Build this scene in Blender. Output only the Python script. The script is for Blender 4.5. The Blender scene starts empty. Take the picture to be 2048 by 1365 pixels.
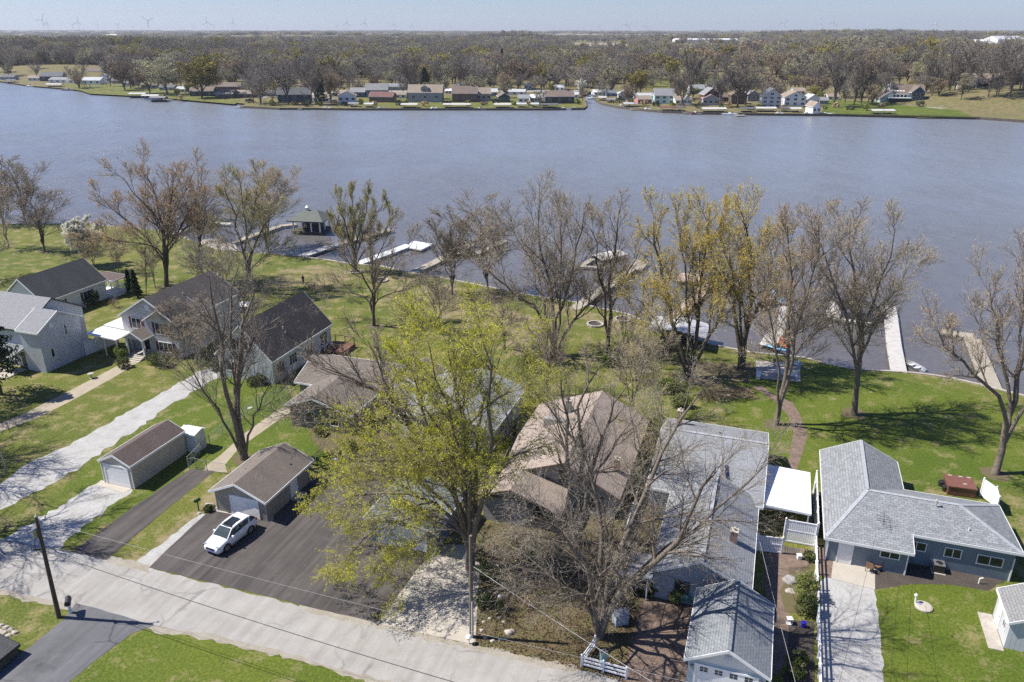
import bpy, bmesh, math, random
import numpy as np
from math import radians, sin, cos, pi
from mathutils import Vector, Matrix
random.seed(7)
scn = bpy.context.scene
COL = scn.collection

# ------------------------------------------------------------------ camera, sky, sun, exposure
F = 1550.0; HY = 56.0; CH = 40.0
PITCH = math.atan((682.5 - HY) / F)
cd = bpy.data.cameras.new('camera'); cam = bpy.data.objects.new('camera', cd); COL.objects.link(cam)
cam.location = (0, 0, CH); cam.rotation_euler = (pi / 2 - PITCH, 0, 0)
cd.sensor_width = 36.0; cd.lens = F / 2048 * 36.0; cd.clip_start = 0.5; cd.clip_end = 60000
scn.camera = cam

SUN_EL = radians(52); SUN_AZ = radians(-84)      # azimuth clockwise from +Y (the lake)
w = bpy.data.worlds.new('World'); scn.world = w; w.use_nodes = True
nt = w.node_tree; nt.nodes.clear()
sk = nt.nodes.new('ShaderNodeTexSky'); sk.sky_type = 'NISHITA'; sk.sun_disc = False
sk.sun_elevation = SUN_EL; sk.sun_rotation = SUN_AZ; sk.altitude = 200
sk.air_density = 1.0; sk.dust_density = 0.2; sk.ozone_density = 3.0
bg = nt.nodes.new('ShaderNodeBackground'); bg.inputs['Strength'].default_value = 0.055
wo = nt.nodes.new('ShaderNodeOutputWorld')
tint = nt.nodes.new('ShaderNodeMix'); tint.data_type = 'RGBA'; tint.blend_type = 'MULTIPLY'; tint.inputs[0].default_value = 1.0
tint.inputs[7].default_value = (.88, 1.0, 1.42, 1); nt.links.new(sk.outputs[0], tint.inputs[6]); nt.links.new(tint.outputs[2], bg.inputs[0]); nt.links.new(bg.outputs[0], wo.inputs[0])
sl = bpy.data.lights.new('sun', 'SUN'); sl.energy = 4.6; sl.angle = radians(0.53); sl.color = (1.0, 0.95, 0.87)
so = bpy.data.objects.new('sun', sl); COL.objects.link(so)
sdir = Vector((sin(SUN_AZ) * cos(SUN_EL), cos(SUN_AZ) * cos(SUN_EL), sin(SUN_EL)))
so.rotation_euler = sdir.to_track_quat('Z', 'Y').to_euler(); so.location = (-30, 0, 80)
scn.view_settings.view_transform = 'Standard'; scn.view_settings.look = 'None'
scn.view_settings.exposure = 0.72; scn.view_settings.gamma = 1.0
scn.cycles.volume_bounces = 0; scn.cycles.max_bounces = 6; scn.cycles.diffuse_bounces = 4
scn.cycles.glossy_bounces = 3; scn.cycles.transparent_max_bounces = 8
scn.cycles.use_denoising = False; scn.cycles.sample_clamp_direct = 5.0; scn.cycles.sample_clamp_indirect = 1.2; scn.cycles.caustics_reflective = False; scn.cycles.caustics_refractive = False; scn.cycles.denoiser = 'OPENIMAGEDENOISE'; scn.cycles.denoising_prefilter = 'ACCURATE'; scn.cycles.denoising_input_passes = 'RGB_ALBEDO_NORMAL'

# ------------------------------------------------------------------ survey helpers: where a measured point of the place lies
S_, C_ = sin(PITCH), cos(PITCH)
def W(x, y, z=0.0):
    u = (x - 1024) / F; v = (y - 682.5) / F
    t = (CH - z) / (S_ + v * C_)
    return Vector((u * t, (C_ - v * S_) * t, z))
def AY(x, y, Y):
    u = (x - 1024) / F; v = (y - 682.5) / F
    t = Y / (C_ - v * S_)
    return Vector((u * t, Y, CH - (S_ + v * C_) * t))
TH = -radians(18.8)                               # the lots all run 18.8 degrees off the view axis
AX = Vector((cos(TH), sin(TH), 0)); AYV = Vector((-sin(TH), cos(TH), 0))

# ------------------------------------------------------------------ materials
MATS = {}
def nmat(name):
    m = bpy.data.materials.new(name); m.use_nodes = True
    n = m.node_tree; b = n.nodes['Principled BSDF']
    return m, n, b
def nd(n, t, **k):
    x = n.nodes.new(t)
    for a, v in k.items():
        if a in x.inputs: x.inputs[a].default_value = v
        else: setattr(x, a, v)
    return x
def noise(n, scale, detail=4, rough=.55, vec=None):
    t = nd(n, 'ShaderNodeTexNoise'); t.inputs['Scale'].default_value = scale
    t.inputs['Detail'].default_value = detail; t.inputs['Roughness'].default_value = rough
    if vec is not None: n.links.new(vec, t.inputs['Vector'])
    return t.outputs['Fac']
def ramp(n, fac, stops):
    r = nd(n, 'ShaderNodeValToRGB'); e = r.color_ramp.elements
    while len(e) > 1: e.remove(e[-1])
    e[0].position = stops[0][0]; e[0].color = (*stops[0][1], 1)
    for p, c in stops[1:]:
        q = e.new(p); q.color = (*c, 1)
    n.links.new(fac, r.inputs[0]); return r.outputs[0]
def mixc(n, fac, a, b, mode='MIX'):
    m = nd(n, 'ShaderNodeMix', data_type='RGBA', blend_type=mode)
    for s, v in ((0, fac), (6, a), (7, b)):
        if isinstance(v, (int, float)): m.inputs[s].default_value = v
        elif isinstance(v, tuple): m.inputs[s].default_value = (*v, 1)
        else: n.links.new(v, m.inputs[s])
    return m.outputs[2]
def coords(n, kind='Object'):
    return nd(n, 'ShaderNodeTexCoord').outputs[kind]
def geo_pos(n): return nd(n, 'ShaderNodeNewGeometry').outputs['Position']
def bump(n, b, h, strength, dist=.05):
    u = nd(n, 'ShaderNodeBump'); u.inputs['Strength'].default_value = strength; u.inputs['Distance'].default_value = dist
    n.links.new(h, u.inputs['Height']); n.links.new(u.outputs[0], b.inputs['Normal'])
def plain(name, c, rough=.6, var=.25, scale=3.0, metal=0., bs=0., rnd=0.):
    if name in MATS: return MATS[name]
    m, n, b = nmat(name); p = geo_pos(n)
    f = noise(n, scale, 5, .6, p)
    lo = tuple(x * (1 - var) for x in c); hi = tuple(min(1, x * (1 + var)) for x in c)
    col = ramp(n, f, [(.3, lo), (.7, hi)])
    if rnd:
        oi = nd(n, 'ShaderNodeObjectInfo')
        hsv = nd(n, 'ShaderNodeHueSaturation'); n.links.new(col, hsv.inputs['Color'])
        mr = nd(n, 'ShaderNodeMapRange'); mr.inputs[3].default_value = 1 - rnd; mr.inputs[4].default_value = 1 + rnd
        n.links.new(oi.outputs['Random'], mr.inputs[0]); n.links.new(mr.outputs[0], hsv.inputs['Value'])
        mh = nd(n, 'ShaderNodeMapRange'); mh.inputs[3].default_value = .49; mh.inputs[4].default_value = .51
        n.links.new(oi.outputs['Random'], mh.inputs[0]); n.links.new(mh.outputs[0], hsv.inputs['Hue'])
        col = hsv.outputs[0]
    n.links.new(col, b.inputs['Base Color'])
    b.inputs['Roughness'].default_value = rough; b.inputs['Metallic'].default_value = metal
    if bs: bump(n, b, noise(n, scale * 6, 3, .6, p), bs, .03)
    MATS[name] = m; return m
def siding(name, c, pitch=.2, vertical=False):
    if name in MATS: return MATS[name]
    m, n, b = nmat(name); uv = coords(n, 'UV')
    sep = nd(n, 'ShaderNodeSeparateXYZ'); n.links.new(uv, sep.inputs[0])
    d = nd(n, 'ShaderNodeMath', operation='DIVIDE'); n.links.new(sep.outputs[0 if vertical else 1], d.inputs[0]); d.inputs[1].default_value = pitch
    fr = nd(n, 'ShaderNodeMath', operation='FRACT'); n.links.new(d.outputs[0], fr.inputs[0])
    line = ramp(n, fr.outputs[0], [(0, (.55,) * 3), (.1, (1,) * 3), (1, (1,) * 3)])
    st = noise(n, .8, 5, .6, geo_pos(n))
    base = ramp(n, st, [(.3, tuple(x * .88 for x in c)), (.7, tuple(min(1, x * 1.06) for x in c))])
    n.links.new(mixc(n, 1.0, base, line, 'MULTIPLY'), b.inputs['Base Color'])
    b.inputs['Roughness'].default_value = .55
    bump(n, b, fr.outputs[0], .5, .03)
    MATS[name] = m; return m
def shingle(name, c1, c2, stain=(.1, .09, .08), st=.25, wdt=.36, row=.20):
    if name in MATS: return MATS[name]
    m, n, b = nmat(name); uv = coords(n, 'UV')
    br = nd(n, 'ShaderNodeTexBrick'); n.links.new(uv, br.inputs['Vector'])
    for k, v in (('Color1', c1), ('Color2', c2), ('Mortar', tuple(x * .30 for x in c1))): br.inputs[k].default_value = (*v, 1)
    br.inputs['Scale'].default_value = 1.0; br.inputs['Mortar Size'].default_value = .022; br.inputs['Bias'].default_value = 0.0
    br.inputs['Brick Width'].default_value = wdt; br.inputs['Row Height'].default_value = row; br.inputs['Mortar Smooth'].default_value = .2
    p = geo_pos(n)
    g = noise(n, 9.0, 3, .7, p)
    col = mixc(n, .45, br.outputs[0], ramp(n, g, [(.3, tuple(x * .55 for x in c1)), (.7, tuple(min(1, x * 1.45) for x in c2))]), 'MIX')
    sp = nd(n, 'ShaderNodeMapping'); sp.inputs['Scale'].default_value = (.5, .12, 1); n.links.new(uv, sp.inputs[0])
    sn = noise(n, 1.1, 5, .65, sp.outputs[0])
    fac = nd(n, 'ShaderNodeMapRange'); fac.inputs[1].default_value = .45; fac.inputs[2].default_value = .8; fac.inputs[4].default_value = st
    n.links.new(sn, fac.inputs[0])
    n.links.new(mixc(n, fac.outputs[0], col, stain), b.inputs['Base Color'])
    b.inputs['Roughness'].default_value = .9
    bump(n, b, br.outputs[1], -.4, .02)
    MATS[name] = m; return m
def bricks(name, c1, c2, mortar, wdt, row, rough=.85):
    if name in MATS: return MATS[name]
    m, n, b = nmat(name); uv = coords(n, 'UV')
    br = nd(n, 'ShaderNodeTexBrick'); n.links.new(uv, br.inputs['Vector'])
    for k, v in (('Color1', c1), ('Color2', c2), ('Mortar', mortar)): br.inputs[k].default_value = (*v, 1)
    br.inputs['Scale'].default_value = 1.0; br.inputs['Mortar Size'].default_value = .02
    br.inputs['Brick Width'].default_value = wdt; br.inputs['Row Height'].default_value = row
    f = noise(n, 1.3, 5, .65, geo_pos(n))
    n.links.new(mixc(n, 1.0, br.outputs[0], ramp(n, f, [(.3, (.6, .6, .6)), (.7, (1.15, 1.1, 1.05))]), 'MULTIPLY'), b.inputs['Base Color'])
    b.inputs['Roughness'].default_value = rough; bump(n, b, br.outputs[1], -.3, .02)
    MATS[name] = m; return m
def speckle(name, stops, s1, s2, rough=.9, bs=.3, mixf=.5, stops2=None):
    """a loose surface: two noises of stone or dirt colour"""
    if name in MATS: return MATS[name]
    m, n, b = nmat(name); p = geo_pos(n)
    a = ramp(n, noise(n, s1, 6, .65, p), stops)
    c = ramp(n, noise(n, s2, 3, .7, p), stops2 or stops)
    n.links.new(mixc(n, mixf, a, c), b.inputs['Base Color'])
    b.inputs['Roughness'].default_value = rough
    if bs: bump(n, b, noise(n, s2, 2, .6, p), bs, .04)
    MATS[name] = m; return m

def make_grass(name, g1, g2, dry, dryamt=.5, shadow_scale=1.):
    m, n, b = nmat(name); p = geo_pos(n)
    big = noise(n, .06, 5, .6, p); mid = noise(n, .45, 5, .65, p); fine = noise(n, 4.5, 4, .75, p); vf = noise(n, 14., 2, .8, p)
    col = ramp(n, big, [(.32, g1), (.66, g2)])
    lum = ramp(n, fine, [(.3, (.5, .55, .45)), (.52, (1, 1, 1)), (.75, (1.5, 1.45, 1.3))])
    col = mixc(n, 1., col, lum, 'MULTIPLY')
    l2 = ramp(n, vf, [(.3, (.6, .62, .55)), (.7, (1.4, 1.35, 1.3))])
    col = mixc(n, 1., col, l2, 'MULTIPLY')
    ad = nd(n, 'ShaderNodeMath', operation='MULTIPLY_ADD'); n.links.new(fine, ad.inputs[0]); ad.inputs[1].default_value = .35; n.links.new(mid, ad.inputs[2])
    df = nd(n, 'ShaderNodeMapRange'); df.inputs[1].default_value = .72 - .12 * dryamt; df.inputs[2].default_value = .9 - .12 * dryamt; df.inputs[4].default_value = .85
    n.links.new(ad.outputs[0], df.inputs[0])
    col = mixc(n, df.outputs[0], col, dry)
    n.links.new(col, b.inputs['Base Color']); b.inputs['Roughness'].default_value = .85
    b.inputs['Specular IOR Level'].default_value = .2
    bump(n, b, fine, .5, .12)
    MATS[name] = m; return m
GRASS = make_grass('grass', (.085, .115, .020), (.135, .145, .030), (.27, .22, .11), .5)
GRASS2 = make_grass('lush_grass', (.065, .105, .012), (.115, .145, .020), (.25, .21, .10), .1)
GRASSW = make_grass('worn_grass', (.10, .118, .032), (.15, .14, .045), (.26, .21, .12), 1.2)
FARG = make_grass('far_grass', (.10, .12, .035), (.15, .14, .05), (.22, .17, .10), 1.2)
def paving(name, stops, stain, streak=0., crack=.0, s1=.35, s2=9.):
    m, n, b = nmat(name); p = geo_pos(n); uv = coords(n, 'UV')
    a = ramp(n, noise(n, s1, 6, .7, p), stops); c = ramp(n, noise(n, s2, 3, .7, p), stops); col = mixc(n, .4, a, c)
    if streak:
        mp = nd(n, 'ShaderNodeMapping'); mp.inputs['Scale'].default_value = (1.6, .09, 1); n.links.new(uv, mp.inputs[0])
        col = mixc(n, 1., col, ramp(n, noise(n, 1., 4, .6, mp.outputs[0]), [(.3, (1 - streak,) * 3), (.7, (1 + streak,) * 3)]), 'MULTIPLY')
    f = nd(n, 'ShaderNodeMapRange'); f.inputs[1].default_value = .56; f.inputs[2].default_value = .72; f.inputs[4].default_value = .7
    n.links.new(noise(n, .5, 5, .7, p), f.inputs[0]); col = mixc(n, f.outputs[0], col, stain)
    if crack:
        wp = nd(n, 'ShaderNodeMixRGB' if False else 'ShaderNodeVectorMath', operation='ADD'); n.links.new(p, wp.inputs[0])
        ns = nd(n, 'ShaderNodeTexNoise'); ns.inputs['Scale'].default_value = .8; n.links.new(p, ns.inputs['Vector']); n.links.new(ns.outputs['Color'], wp.inputs[1])
        vo = nd(n, 'ShaderNodeTexVoronoi', feature='DISTANCE_TO_EDGE'); vo.inputs['Scale'].default_value = .28; n.links.new(wp.outputs[0], vo.inputs['Vector'])
        k = ramp(n, vo.outputs['Distance'], [(0, (crack,) * 3), (.012, (crack,) * 3), (.03, (1, 1, 1))])
        msk = ramp(n, noise(n, .22, 3, .6, p), [(.45, (0, 0, 0)), (.6, (1, 1, 1))])
        col = mixc(n, 1., col, mixc(n, msk, (1., 1., 1.), k), 'MULTIPLY')
    n.links.new(col, b.inputs['Base Color']); b.inputs['Roughness'].default_value = .9; bump(n, b, noise(n, s2, 2, .6, p), .35, .03); return m
ROADM = paving('road_chipseal', [(.25, (.225, .212, .192)), (.5, (.31, .297, .275)), (.75, (.40, .386, .36))], (.27, .24, .195), .12, .72)
GRAVEL = speckle('pale_gravel', [(.30, (.17, .165, .12)), (.42, (.33, .32, .30)), (.58, (.41, .405, .395)), (.78, (.54, .54, .53))], .7, 6., .95, .6, .5)
ASPH = paving('new_asphalt', [(.25, (.048, .041, .039)), (.5, (.070, .061, .057)), (.8, (.105, .092, .085))], (.11, .098, .088), .42, .0, .4, 12.)
ASPH2 = paving('worn_asphalt', [(.25, (.080, .082, .090)), (.5, (.11, .112, .12)), (.8, (.17, .17, .175))], (.15, .15, .15), .2, .6, .5, 14.)
CONC = speckle('concrete', [(.3, (.34, .305, .25)), (.55, (.44, .40, .34)), (.8, (.52, .48, .41))], .6, 8., .85, .1, .5)
CONCD = speckle('stained_concrete', [(.3, (.25, .21, .15)), (.55, (.36, .31, .23)), (.8, (.44, .385, .30))], .8, 6., .85, .1, .5)
LITTER = speckle('leaf_litter', [(.25, (.05, .035, .02)), (.45, (.13, .095, .055)), (.6, (.09, .10, .03)), (.8, (.24, .17, .10))], .5, 5., .95, .8, .55)
MULCH = speckle('dark_mulch', [(.25, (.03, .024, .02)), (.5, (.06, .048, .04)), (.8, (.13, .11, .09))], 1., 8., .95, .6, .6)
SOIL = speckle('field_soil', [(.3, (.20, .16, .11)), (.7, (.33, .27, .19))], .02, .2, .95, 0, .5)
PAVER = bricks('brick_paver', (.19, .13, .10), (.26, .185, .145), (.13, .11, .09), .3, .15)
REDBR = bricks('red_brick', (.19, .05, .035), (.26, .075, .05), (.35, .32, .3), .25, .09)
WHITE = plain('white_paint', (.78, .78, .77), .4, .06, 1.5)
WVINYL = plain('white_vinyl', (.82, .83, .85), .35, .04, 1.)
METALW = plain('white_metal_roof', (.80, .80, .80), .3, .05, 2.)
DGLASS = plain('dark_glass', (.02, .026, .032), .06, .3, .6)
DARK = plain('dark_void', (.012, .012, .014), .7, .3, 2.)
GREYM = plain('grey_metal', (.32, .33, .34), .35, .15, 3., .6)
BLACK = plain('black_plastic', (.02, .02, .022), .5, .3, 4.)
WOODG = plain('weathered_wood', (.30, .265, .215), .85, .35, 2.5, 0, .3)
WOODP = plain('pole_wood', (.085, .062, .045), .9, .4, 3., 0, .4)
DOCKW = speckle('dock_boards', [(.3, (.36, .34, .31)), (.55, (.50, .48, .45)), (.8, (.60, .585, .56))], 1.2, 9., .8, .2, .5)
DOCKT = speckle('old_dock_boards', [(.3, (.24, .21, .16)), (.55, (.37, .33, .26)), (.8, (.46, .42, .35))], 1.2, 9., .85, .2, .5)
STONE = speckle('pale_stone', [(.3, (.28, .25, .21)), (.55, (.42, .38, .33)), (.8, (.56, .52, .46))], 1.5, 6., .9, .4, .5)

# ------------------------------------------------------------------ mesh building
class MB:
    def __init__(s): s.v = []; s.f = []; s.m = []
    def poly(s, pts, m=0):
        k = len(s.v); s.v += [tuple(p) for p in pts]; s.f.append(tuple(range(k, k + len(pts)))); s.m.append(m)
    def box(s, x0, y0, z0, x1, y1, z1, m=0):
        k = len(s.v)
        s.v += [(x0, y0, z0), (x1, y0, z0), (x1, y1, z0), (x0, y1, z0), (x0, y0, z1), (x1, y0, z1), (x1, y1, z1), (x0, y1, z1)]
        for f in ((3, 2, 1, 0), (4, 5, 6, 7), (0, 1, 5, 4), (1, 2, 6, 5), (2, 3, 7, 6), (3, 0, 4, 7)):
            s.f.append(tuple(k + i for i in f)); s.m.append(m)
    def obox(s, c, t, n, u, ht, hn, hu, m=0):
        k = len(s.v); c = Vector(c); t = Vector(t).normalized(); n = Vector(n).normalized(); u = Vector(u).normalized()
        for a, b_, d in ((-1, -1, -1), (1, -1, -1), (1, 1, -1), (-1, 1, -1), (-1, -1, 1), (1, -1, 1), (1, 1, 1), (-1, 1, 1)):
            s.v.append(tuple(c + t * (a * ht) + n * (b_ * hn) + u * (d * hu)))
        for f in ((3, 2, 1, 0), (4, 5, 6, 7), (0, 1, 5, 4), (1, 2, 6, 5), (2, 3, 7, 6), (3, 0, 4, 7)):
            s.f.append(tuple(k + i for i in f)); s.m.append(m)
    def bar(s, p, q, wd=.05, h=None, m=0):
        p = Vector(p); q = Vector(q); d = q - p; L = d.length
        if L < 1e-6: return
        d /= L; r = Vector((0, 0, 1)) if abs(d.z) < .9 else Vector((1, 0, 0))
        n = d.cross(r).normalized(); u = n.cross(d)
        s.obox((p + q) / 2, d, n, u, L / 2, wd / 2, (h or wd) / 2, m)
    def cyl(s, p, q, r0, r1=None, n=8, m=0, cap=True):
        p = Vector(p); q = Vector(q); r1 = r0 if r1 is None else r1
        d = (q - p).normalized(); r = Vector((0, 0, 1)) if abs(d.z) < .9 else Vector((1, 0, 0))
        a = d.cross(r).normalized(); b_ = d.cross(a); k = len(s.v)
        for c, rr in ((p, r0), (q, r1)):
            for i in range(n): s.v.append(tuple(c + a * rr * cos(2 * pi * i / n) + b_ * rr * sin(2 * pi * i / n)))
        for i in range(n):
            j = (i + 1) % n; s.f.append((k + i, k + n + i, k + n + j, k + j)); s.m.append(m)
        if cap:
            s.f.append(tuple(k + i for i in range(n))); s.m.append(m)
            s.f.append(tuple(k + n + i for i in reversed(range(n)))); s.m.append(m)
    def prism(s, pts, z0, z1, m=0):
        n = len(pts); k = len(s.v)
        s.v += [(p[0], p[1], z0) for p in pts] + [(p[0], p[1], z1) for p in pts]
        s.f.append(tuple(k + i for i in reversed(range(n)))); s.m.append(m)
        s.f.append(tuple(k + n + i for i in range(n))); s.m.append(m)
        for i in range(n):
            j = (i + 1) % n; s.f.append((k + i, k + j, k + n + j, k + n + i)); s.m.append(m)
    def lathe(s, c, prof, n=12, m=0):
        k = len(s.v); c = Vector(c)
        for r, z in prof:
            for i in range(n): s.v.append((c.x + r * cos(2 * pi * i / n), c.y + r * sin(2 * pi * i / n), c.z + z))
        for a in range(len(prof) - 1):
            for i in range(n):
                j = (i + 1) % n; s.f.append((k + a * n + i, k + a * n + j, k + (a + 1) * n + j, k + (a + 1) * n + i)); s.m.append(m)
        s.f.append(tuple(k + (len(prof) - 1) * n + i for i in range(n))); s.m.append(m)
    def build(s, name, mats, parent=None, smooth=False, **props):
        me = bpy.data.meshes.new(name); me.from_pydata(s.v, [], s.f)
        mats = mats if isinstance(mats, (list, tuple)) else [mats]
        for m in mats: me.materials.append(m)
        me.polygons.foreach_set('material_index', s.m)
        uv = me.uv_layers.new(name='UVMap').data
        for p in me.polygons:
            nn = p.normal; h = Vector((0, 0, 1)).cross(nn) if abs(nn.z) < .999 else Vector((1, 0, 0)); h.normalize(); v = nn.cross(h)
            for li in p.loop_indices:
                co = me.vertices[me.loops[li].vertex_index].co; uv[li].uv = (co.dot(h), co.dot(v))
        if smooth: me.polygons.foreach_set('use_smooth', [True] * len(me.polygons))
        o = bpy.data.objects.new(name, me); COL.objects.link(o)
        if parent is not None: o.parent = parent
        for a, b_ in props.items(): o[a] = b_
        return o
def thing(name, label, cat, loc=(0, 0, 0), rz=0.0, group=None):
    o = bpy.data.objects.new(name, None); COL.objects.link(o); o.empty_display_size = .3
    o.location = loc; o.rotation_euler = (0, 0, rz); o['label'] = label; o['category'] = cat
    if group: o['group'] = group
    return o
def tag(o, label, cat, group=None):
    o['label'] = label; o['category'] = cat
    if group: o['group'] = group
    return o
def copy_tree(o, parent=None):
    c = o.copy(); COL.objects.link(c)
    if parent is not None: c.parent = parent
    for ch in list(o.children): copy_tree(ch, c)
    return c

# ------------------------------------------------------------------ setting: ground, roads, water
def densify(pts, step, jit, closed=True, rng=random.Random(3)):
    out = []; n = len(pts)
    for i in range(n if closed else n - 1):
        a = Vector(pts[i]); b_ = Vector(pts[(i + 1) % n]); L = (b_ - a).length; k = max(1, int(L / step))
        d = (b_ - a) / max(L, 1e-6); nn = Vector((-d.y, d.x, 0))
        for j in range(k):
            o = 0 if j == 0 and jit > 2 else rng.uniform(-jit, jit)
            out.append(a + (b_ - a) * (j / k) + nn * o)
    if not closed: out.append(Vector(pts[-1]))
    return out
def sheet(name, pts, z, mat, jit=0., step=.6, kind='structure', thick=.0):
    if jit: pts = densify([Vector((p[0], p[1], 0)) for p in pts], step, jit)
    bm = bmesh.new(); vs = [bm.verts.new((p[0], p[1], z)) for p in pts]
    f = bm.faces.new(vs); f.normal_update()
    if f.normal.z < 0: f.normal_flip()
    if thick:
        r = bmesh.ops.extrude_face_region(bm, geom=[f]); up = [g for g in r['geom'] if isinstance(g, bmesh.types.BMVert)]
        for v in up: v.co.z += 0
        for v in vs: v.co.z -= thick
        bmesh.ops.recalc_face_normals(bm, faces=bm.faces[:])
    bmesh.ops.triangulate(bm, faces=bm.faces[:])
    me = bpy.data.meshes.new(name); bm.to_mesh(me); bm.free(); me.materials.append(mat)
    uv = me.uv_layers.new(name='UVMap').data
    for l in me.loops:
        co = me.vertices[l.vertex_index].co; q = Vector((co.dot(AX), co.dot(AYV))); uv[l.index].uv = q
    o = bpy.data.objects.new(name, me); COL.objects.link(o)
    if kind: o['kind'] = kind
    return o
def px(l, z=0.): return [W(x, y, z) for x, y in l]

SHORE = [(-60, 444), (0, 448), (110, 447), (180, 450), (300, 459), (345, 469), (400, 487), (440, 500), (520, 507), (600, 514), (655, 521), (690, 527), (715, 530), (760, 533), (822, 547),
         (880, 556), (960, 572), (1040, 588), (1100, 598), (1150, 606), (1200, 618), (1250, 628), (1300, 648), (1345, 668), (1420, 690), (1500, 706), (1560, 712), (1610, 717), (1650, 728), (1700, 739),
         (1760, 743), (1810, 746), (1850, 750), (1900, 757), (1960, 771), (2048, 793), (2140, 815)]
near = px(SHORE)
near = [Vector((-330, 190, 0)), Vector((-200, 178, 0))] + near + [Vector((140, 62, 0)), Vector((140, -30, 0)), Vector((-330, -30, 0))]
sheet('ground', near, 0., GRASS)
# seawall
def strip(pts, wd, z0, z1, off=0.):
    m = MB()
    for a, b_ in zip(pts[:-1], pts[1:]):
        d = (b_ - a).normalized(); n = Vector((-d.y, d.x, 0))
        c = (a + b_) / 2 + n * off; m.obox((c.x, c.y, (z0 + z1) / 2), d, n, (0, 0, 1), (b_ - a).length / 2 + .02, wd / 2, (z1 - z0) / 2)
    return m
swpts = densify(px(SHORE[8:]), 3., .05, False)
tag(strip(swpts, .35, -1.5, .12, .1).build('seawall', STONE), 'pale stone seawall edging the near lawns along the water', 'seawall')
rk = MB(); rr = random.Random(5)
for a, b_ in zip(near[2:10], near[3:11]):
    k = int((b_ - a).length / .8)
    for i in range(k):
        p = a.lerp(b_, rr.random()) + Vector((rr.uniform(-.5, .5), rr.uniform(0, .9), -.35)); r = rr.uniform(.2, .5)
        rk.lathe(p, [(r * .8, -.2), (r, .15 * r), (r * .7, r * .6), (r * .25, r * .8)], 6)
rk.build('shore_rocks', STONE, kind='stuff')

FSHORE = [(-420, 100), (-200, 140), (-60, 157), (0, 163), (60, 172), (110, 176), (150, 180), (190, 186), (260, 189), (330, 193), (400, 201), (470, 206), (492, 208), (480, 213), (560, 217), (620, 217), (700, 218), (800, 218), (900, 218),
          (1000, 218), (1100, 218), (1168, 217), (1174, 212), (1172, 200), (1166, 192), (1180, 186), (1192, 188), (1190, 200), (1205, 208), (1235, 214), (1280, 219), (1325, 223), (1400, 226), (1500, 228), (1600, 229), (1700, 230),
          (1780, 232), (1850, 233), (1960, 236), (2048, 242), (2200, 250), (2500, 262)]
FZ = 0.3
far = px(FSHORE, FZ)
fl = [Vector((-16000, 5000, FZ))] + far + [Vector((900, 330, FZ)), Vector((16000, 300, FZ)), Vector((16000, 12000, FZ)), Vector((-16000, 12000, FZ))]
fl[0] = Vector((-16000, 4000, FZ))
sheet('far_ground', fl, FZ, FARG)
tag(strip(px(FSHORE[13:22], FZ), .5, -1.5, FZ + .25).build('seawall', plain('dark_timber', (.10, .085, .07), .9, .4, 1.)), 'dark timber seawall along the far bank left of the channel', 'seawall')
tag(strip(px(FSHORE[26:41], FZ), .5, -1.5, FZ + .35).build('seawall', plain('dark_timber', (.10, .085, .07), .9, .4, 1.)), 'long dark seawall along the far bank right of the channel', 'seawall')
for i, (a, b_) in enumerate([((150, 180), (470, 206))]): pass

# water
m, n, b = nmat('lake_water'); p = geo_pos(n)
mp = nd(n, 'ShaderNodeMapping'); mp.inputs['Scale'].default_value = (.55, 1.3, 1); mp.inputs['Rotation'].default_value = (0, 0, radians(-14)); n.links.new(p, mp.inputs[0])
w1 = noise(n, .8, 5, .68, mp.outputs[0]); w2 = noise(n, .03, 4, .6, p); w3 = noise(n, .24, 3, .6, mp.outputs[0])
ma = nd(n, 'ShaderNodeMath', operation='MULTIPLY_ADD'); n.links.new(w3, ma.inputs[0]); ma.inputs[1].default_value = 2.6; n.links.new(w1, ma.inputs[2])
mm = nd(n, 'ShaderNodeMath', operation='MULTIPLY'); n.links.new(ma.outputs[0], mm.inputs[0])
mr = nd(n, 'ShaderNodeMapRange'); mr.inputs[1].default_value = .3; mr.inputs[2].default_value = .7; mr.inputs[3].default_value = .15; mr.inputs[4].default_value = 1.25; n.links.new(w2, mr.inputs[0]); n.links.new(mr.outputs[0], mm.inputs[1])
bump(n, b, mm.outputs[0], 1.0, .36)
dv = nd(n, 'ShaderNodeVectorMath', operation='DOT_PRODUCT'); n.links.new(p, dv.inputs[0]); dv.inputs[1].default_value = (.45, .89, 0)   # brown silt by the near bank; open water paled in place of sky reflection
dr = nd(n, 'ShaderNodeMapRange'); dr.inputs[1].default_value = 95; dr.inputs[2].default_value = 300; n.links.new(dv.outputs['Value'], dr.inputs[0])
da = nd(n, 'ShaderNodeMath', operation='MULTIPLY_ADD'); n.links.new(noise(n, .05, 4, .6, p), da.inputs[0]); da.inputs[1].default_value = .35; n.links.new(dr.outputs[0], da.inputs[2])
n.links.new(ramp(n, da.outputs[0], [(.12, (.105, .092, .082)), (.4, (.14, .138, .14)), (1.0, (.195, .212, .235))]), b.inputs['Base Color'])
b.inputs['Roughness'].default_value = .26; b.inputs['IOR'].default_value = 1.85
WATER = m
sheet('lake', [Vector((-3000, -200)), Vector((3000, -200)), Vector((3000, 3000)), Vector((-3000, 3000))], -.55, WATER)

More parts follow.
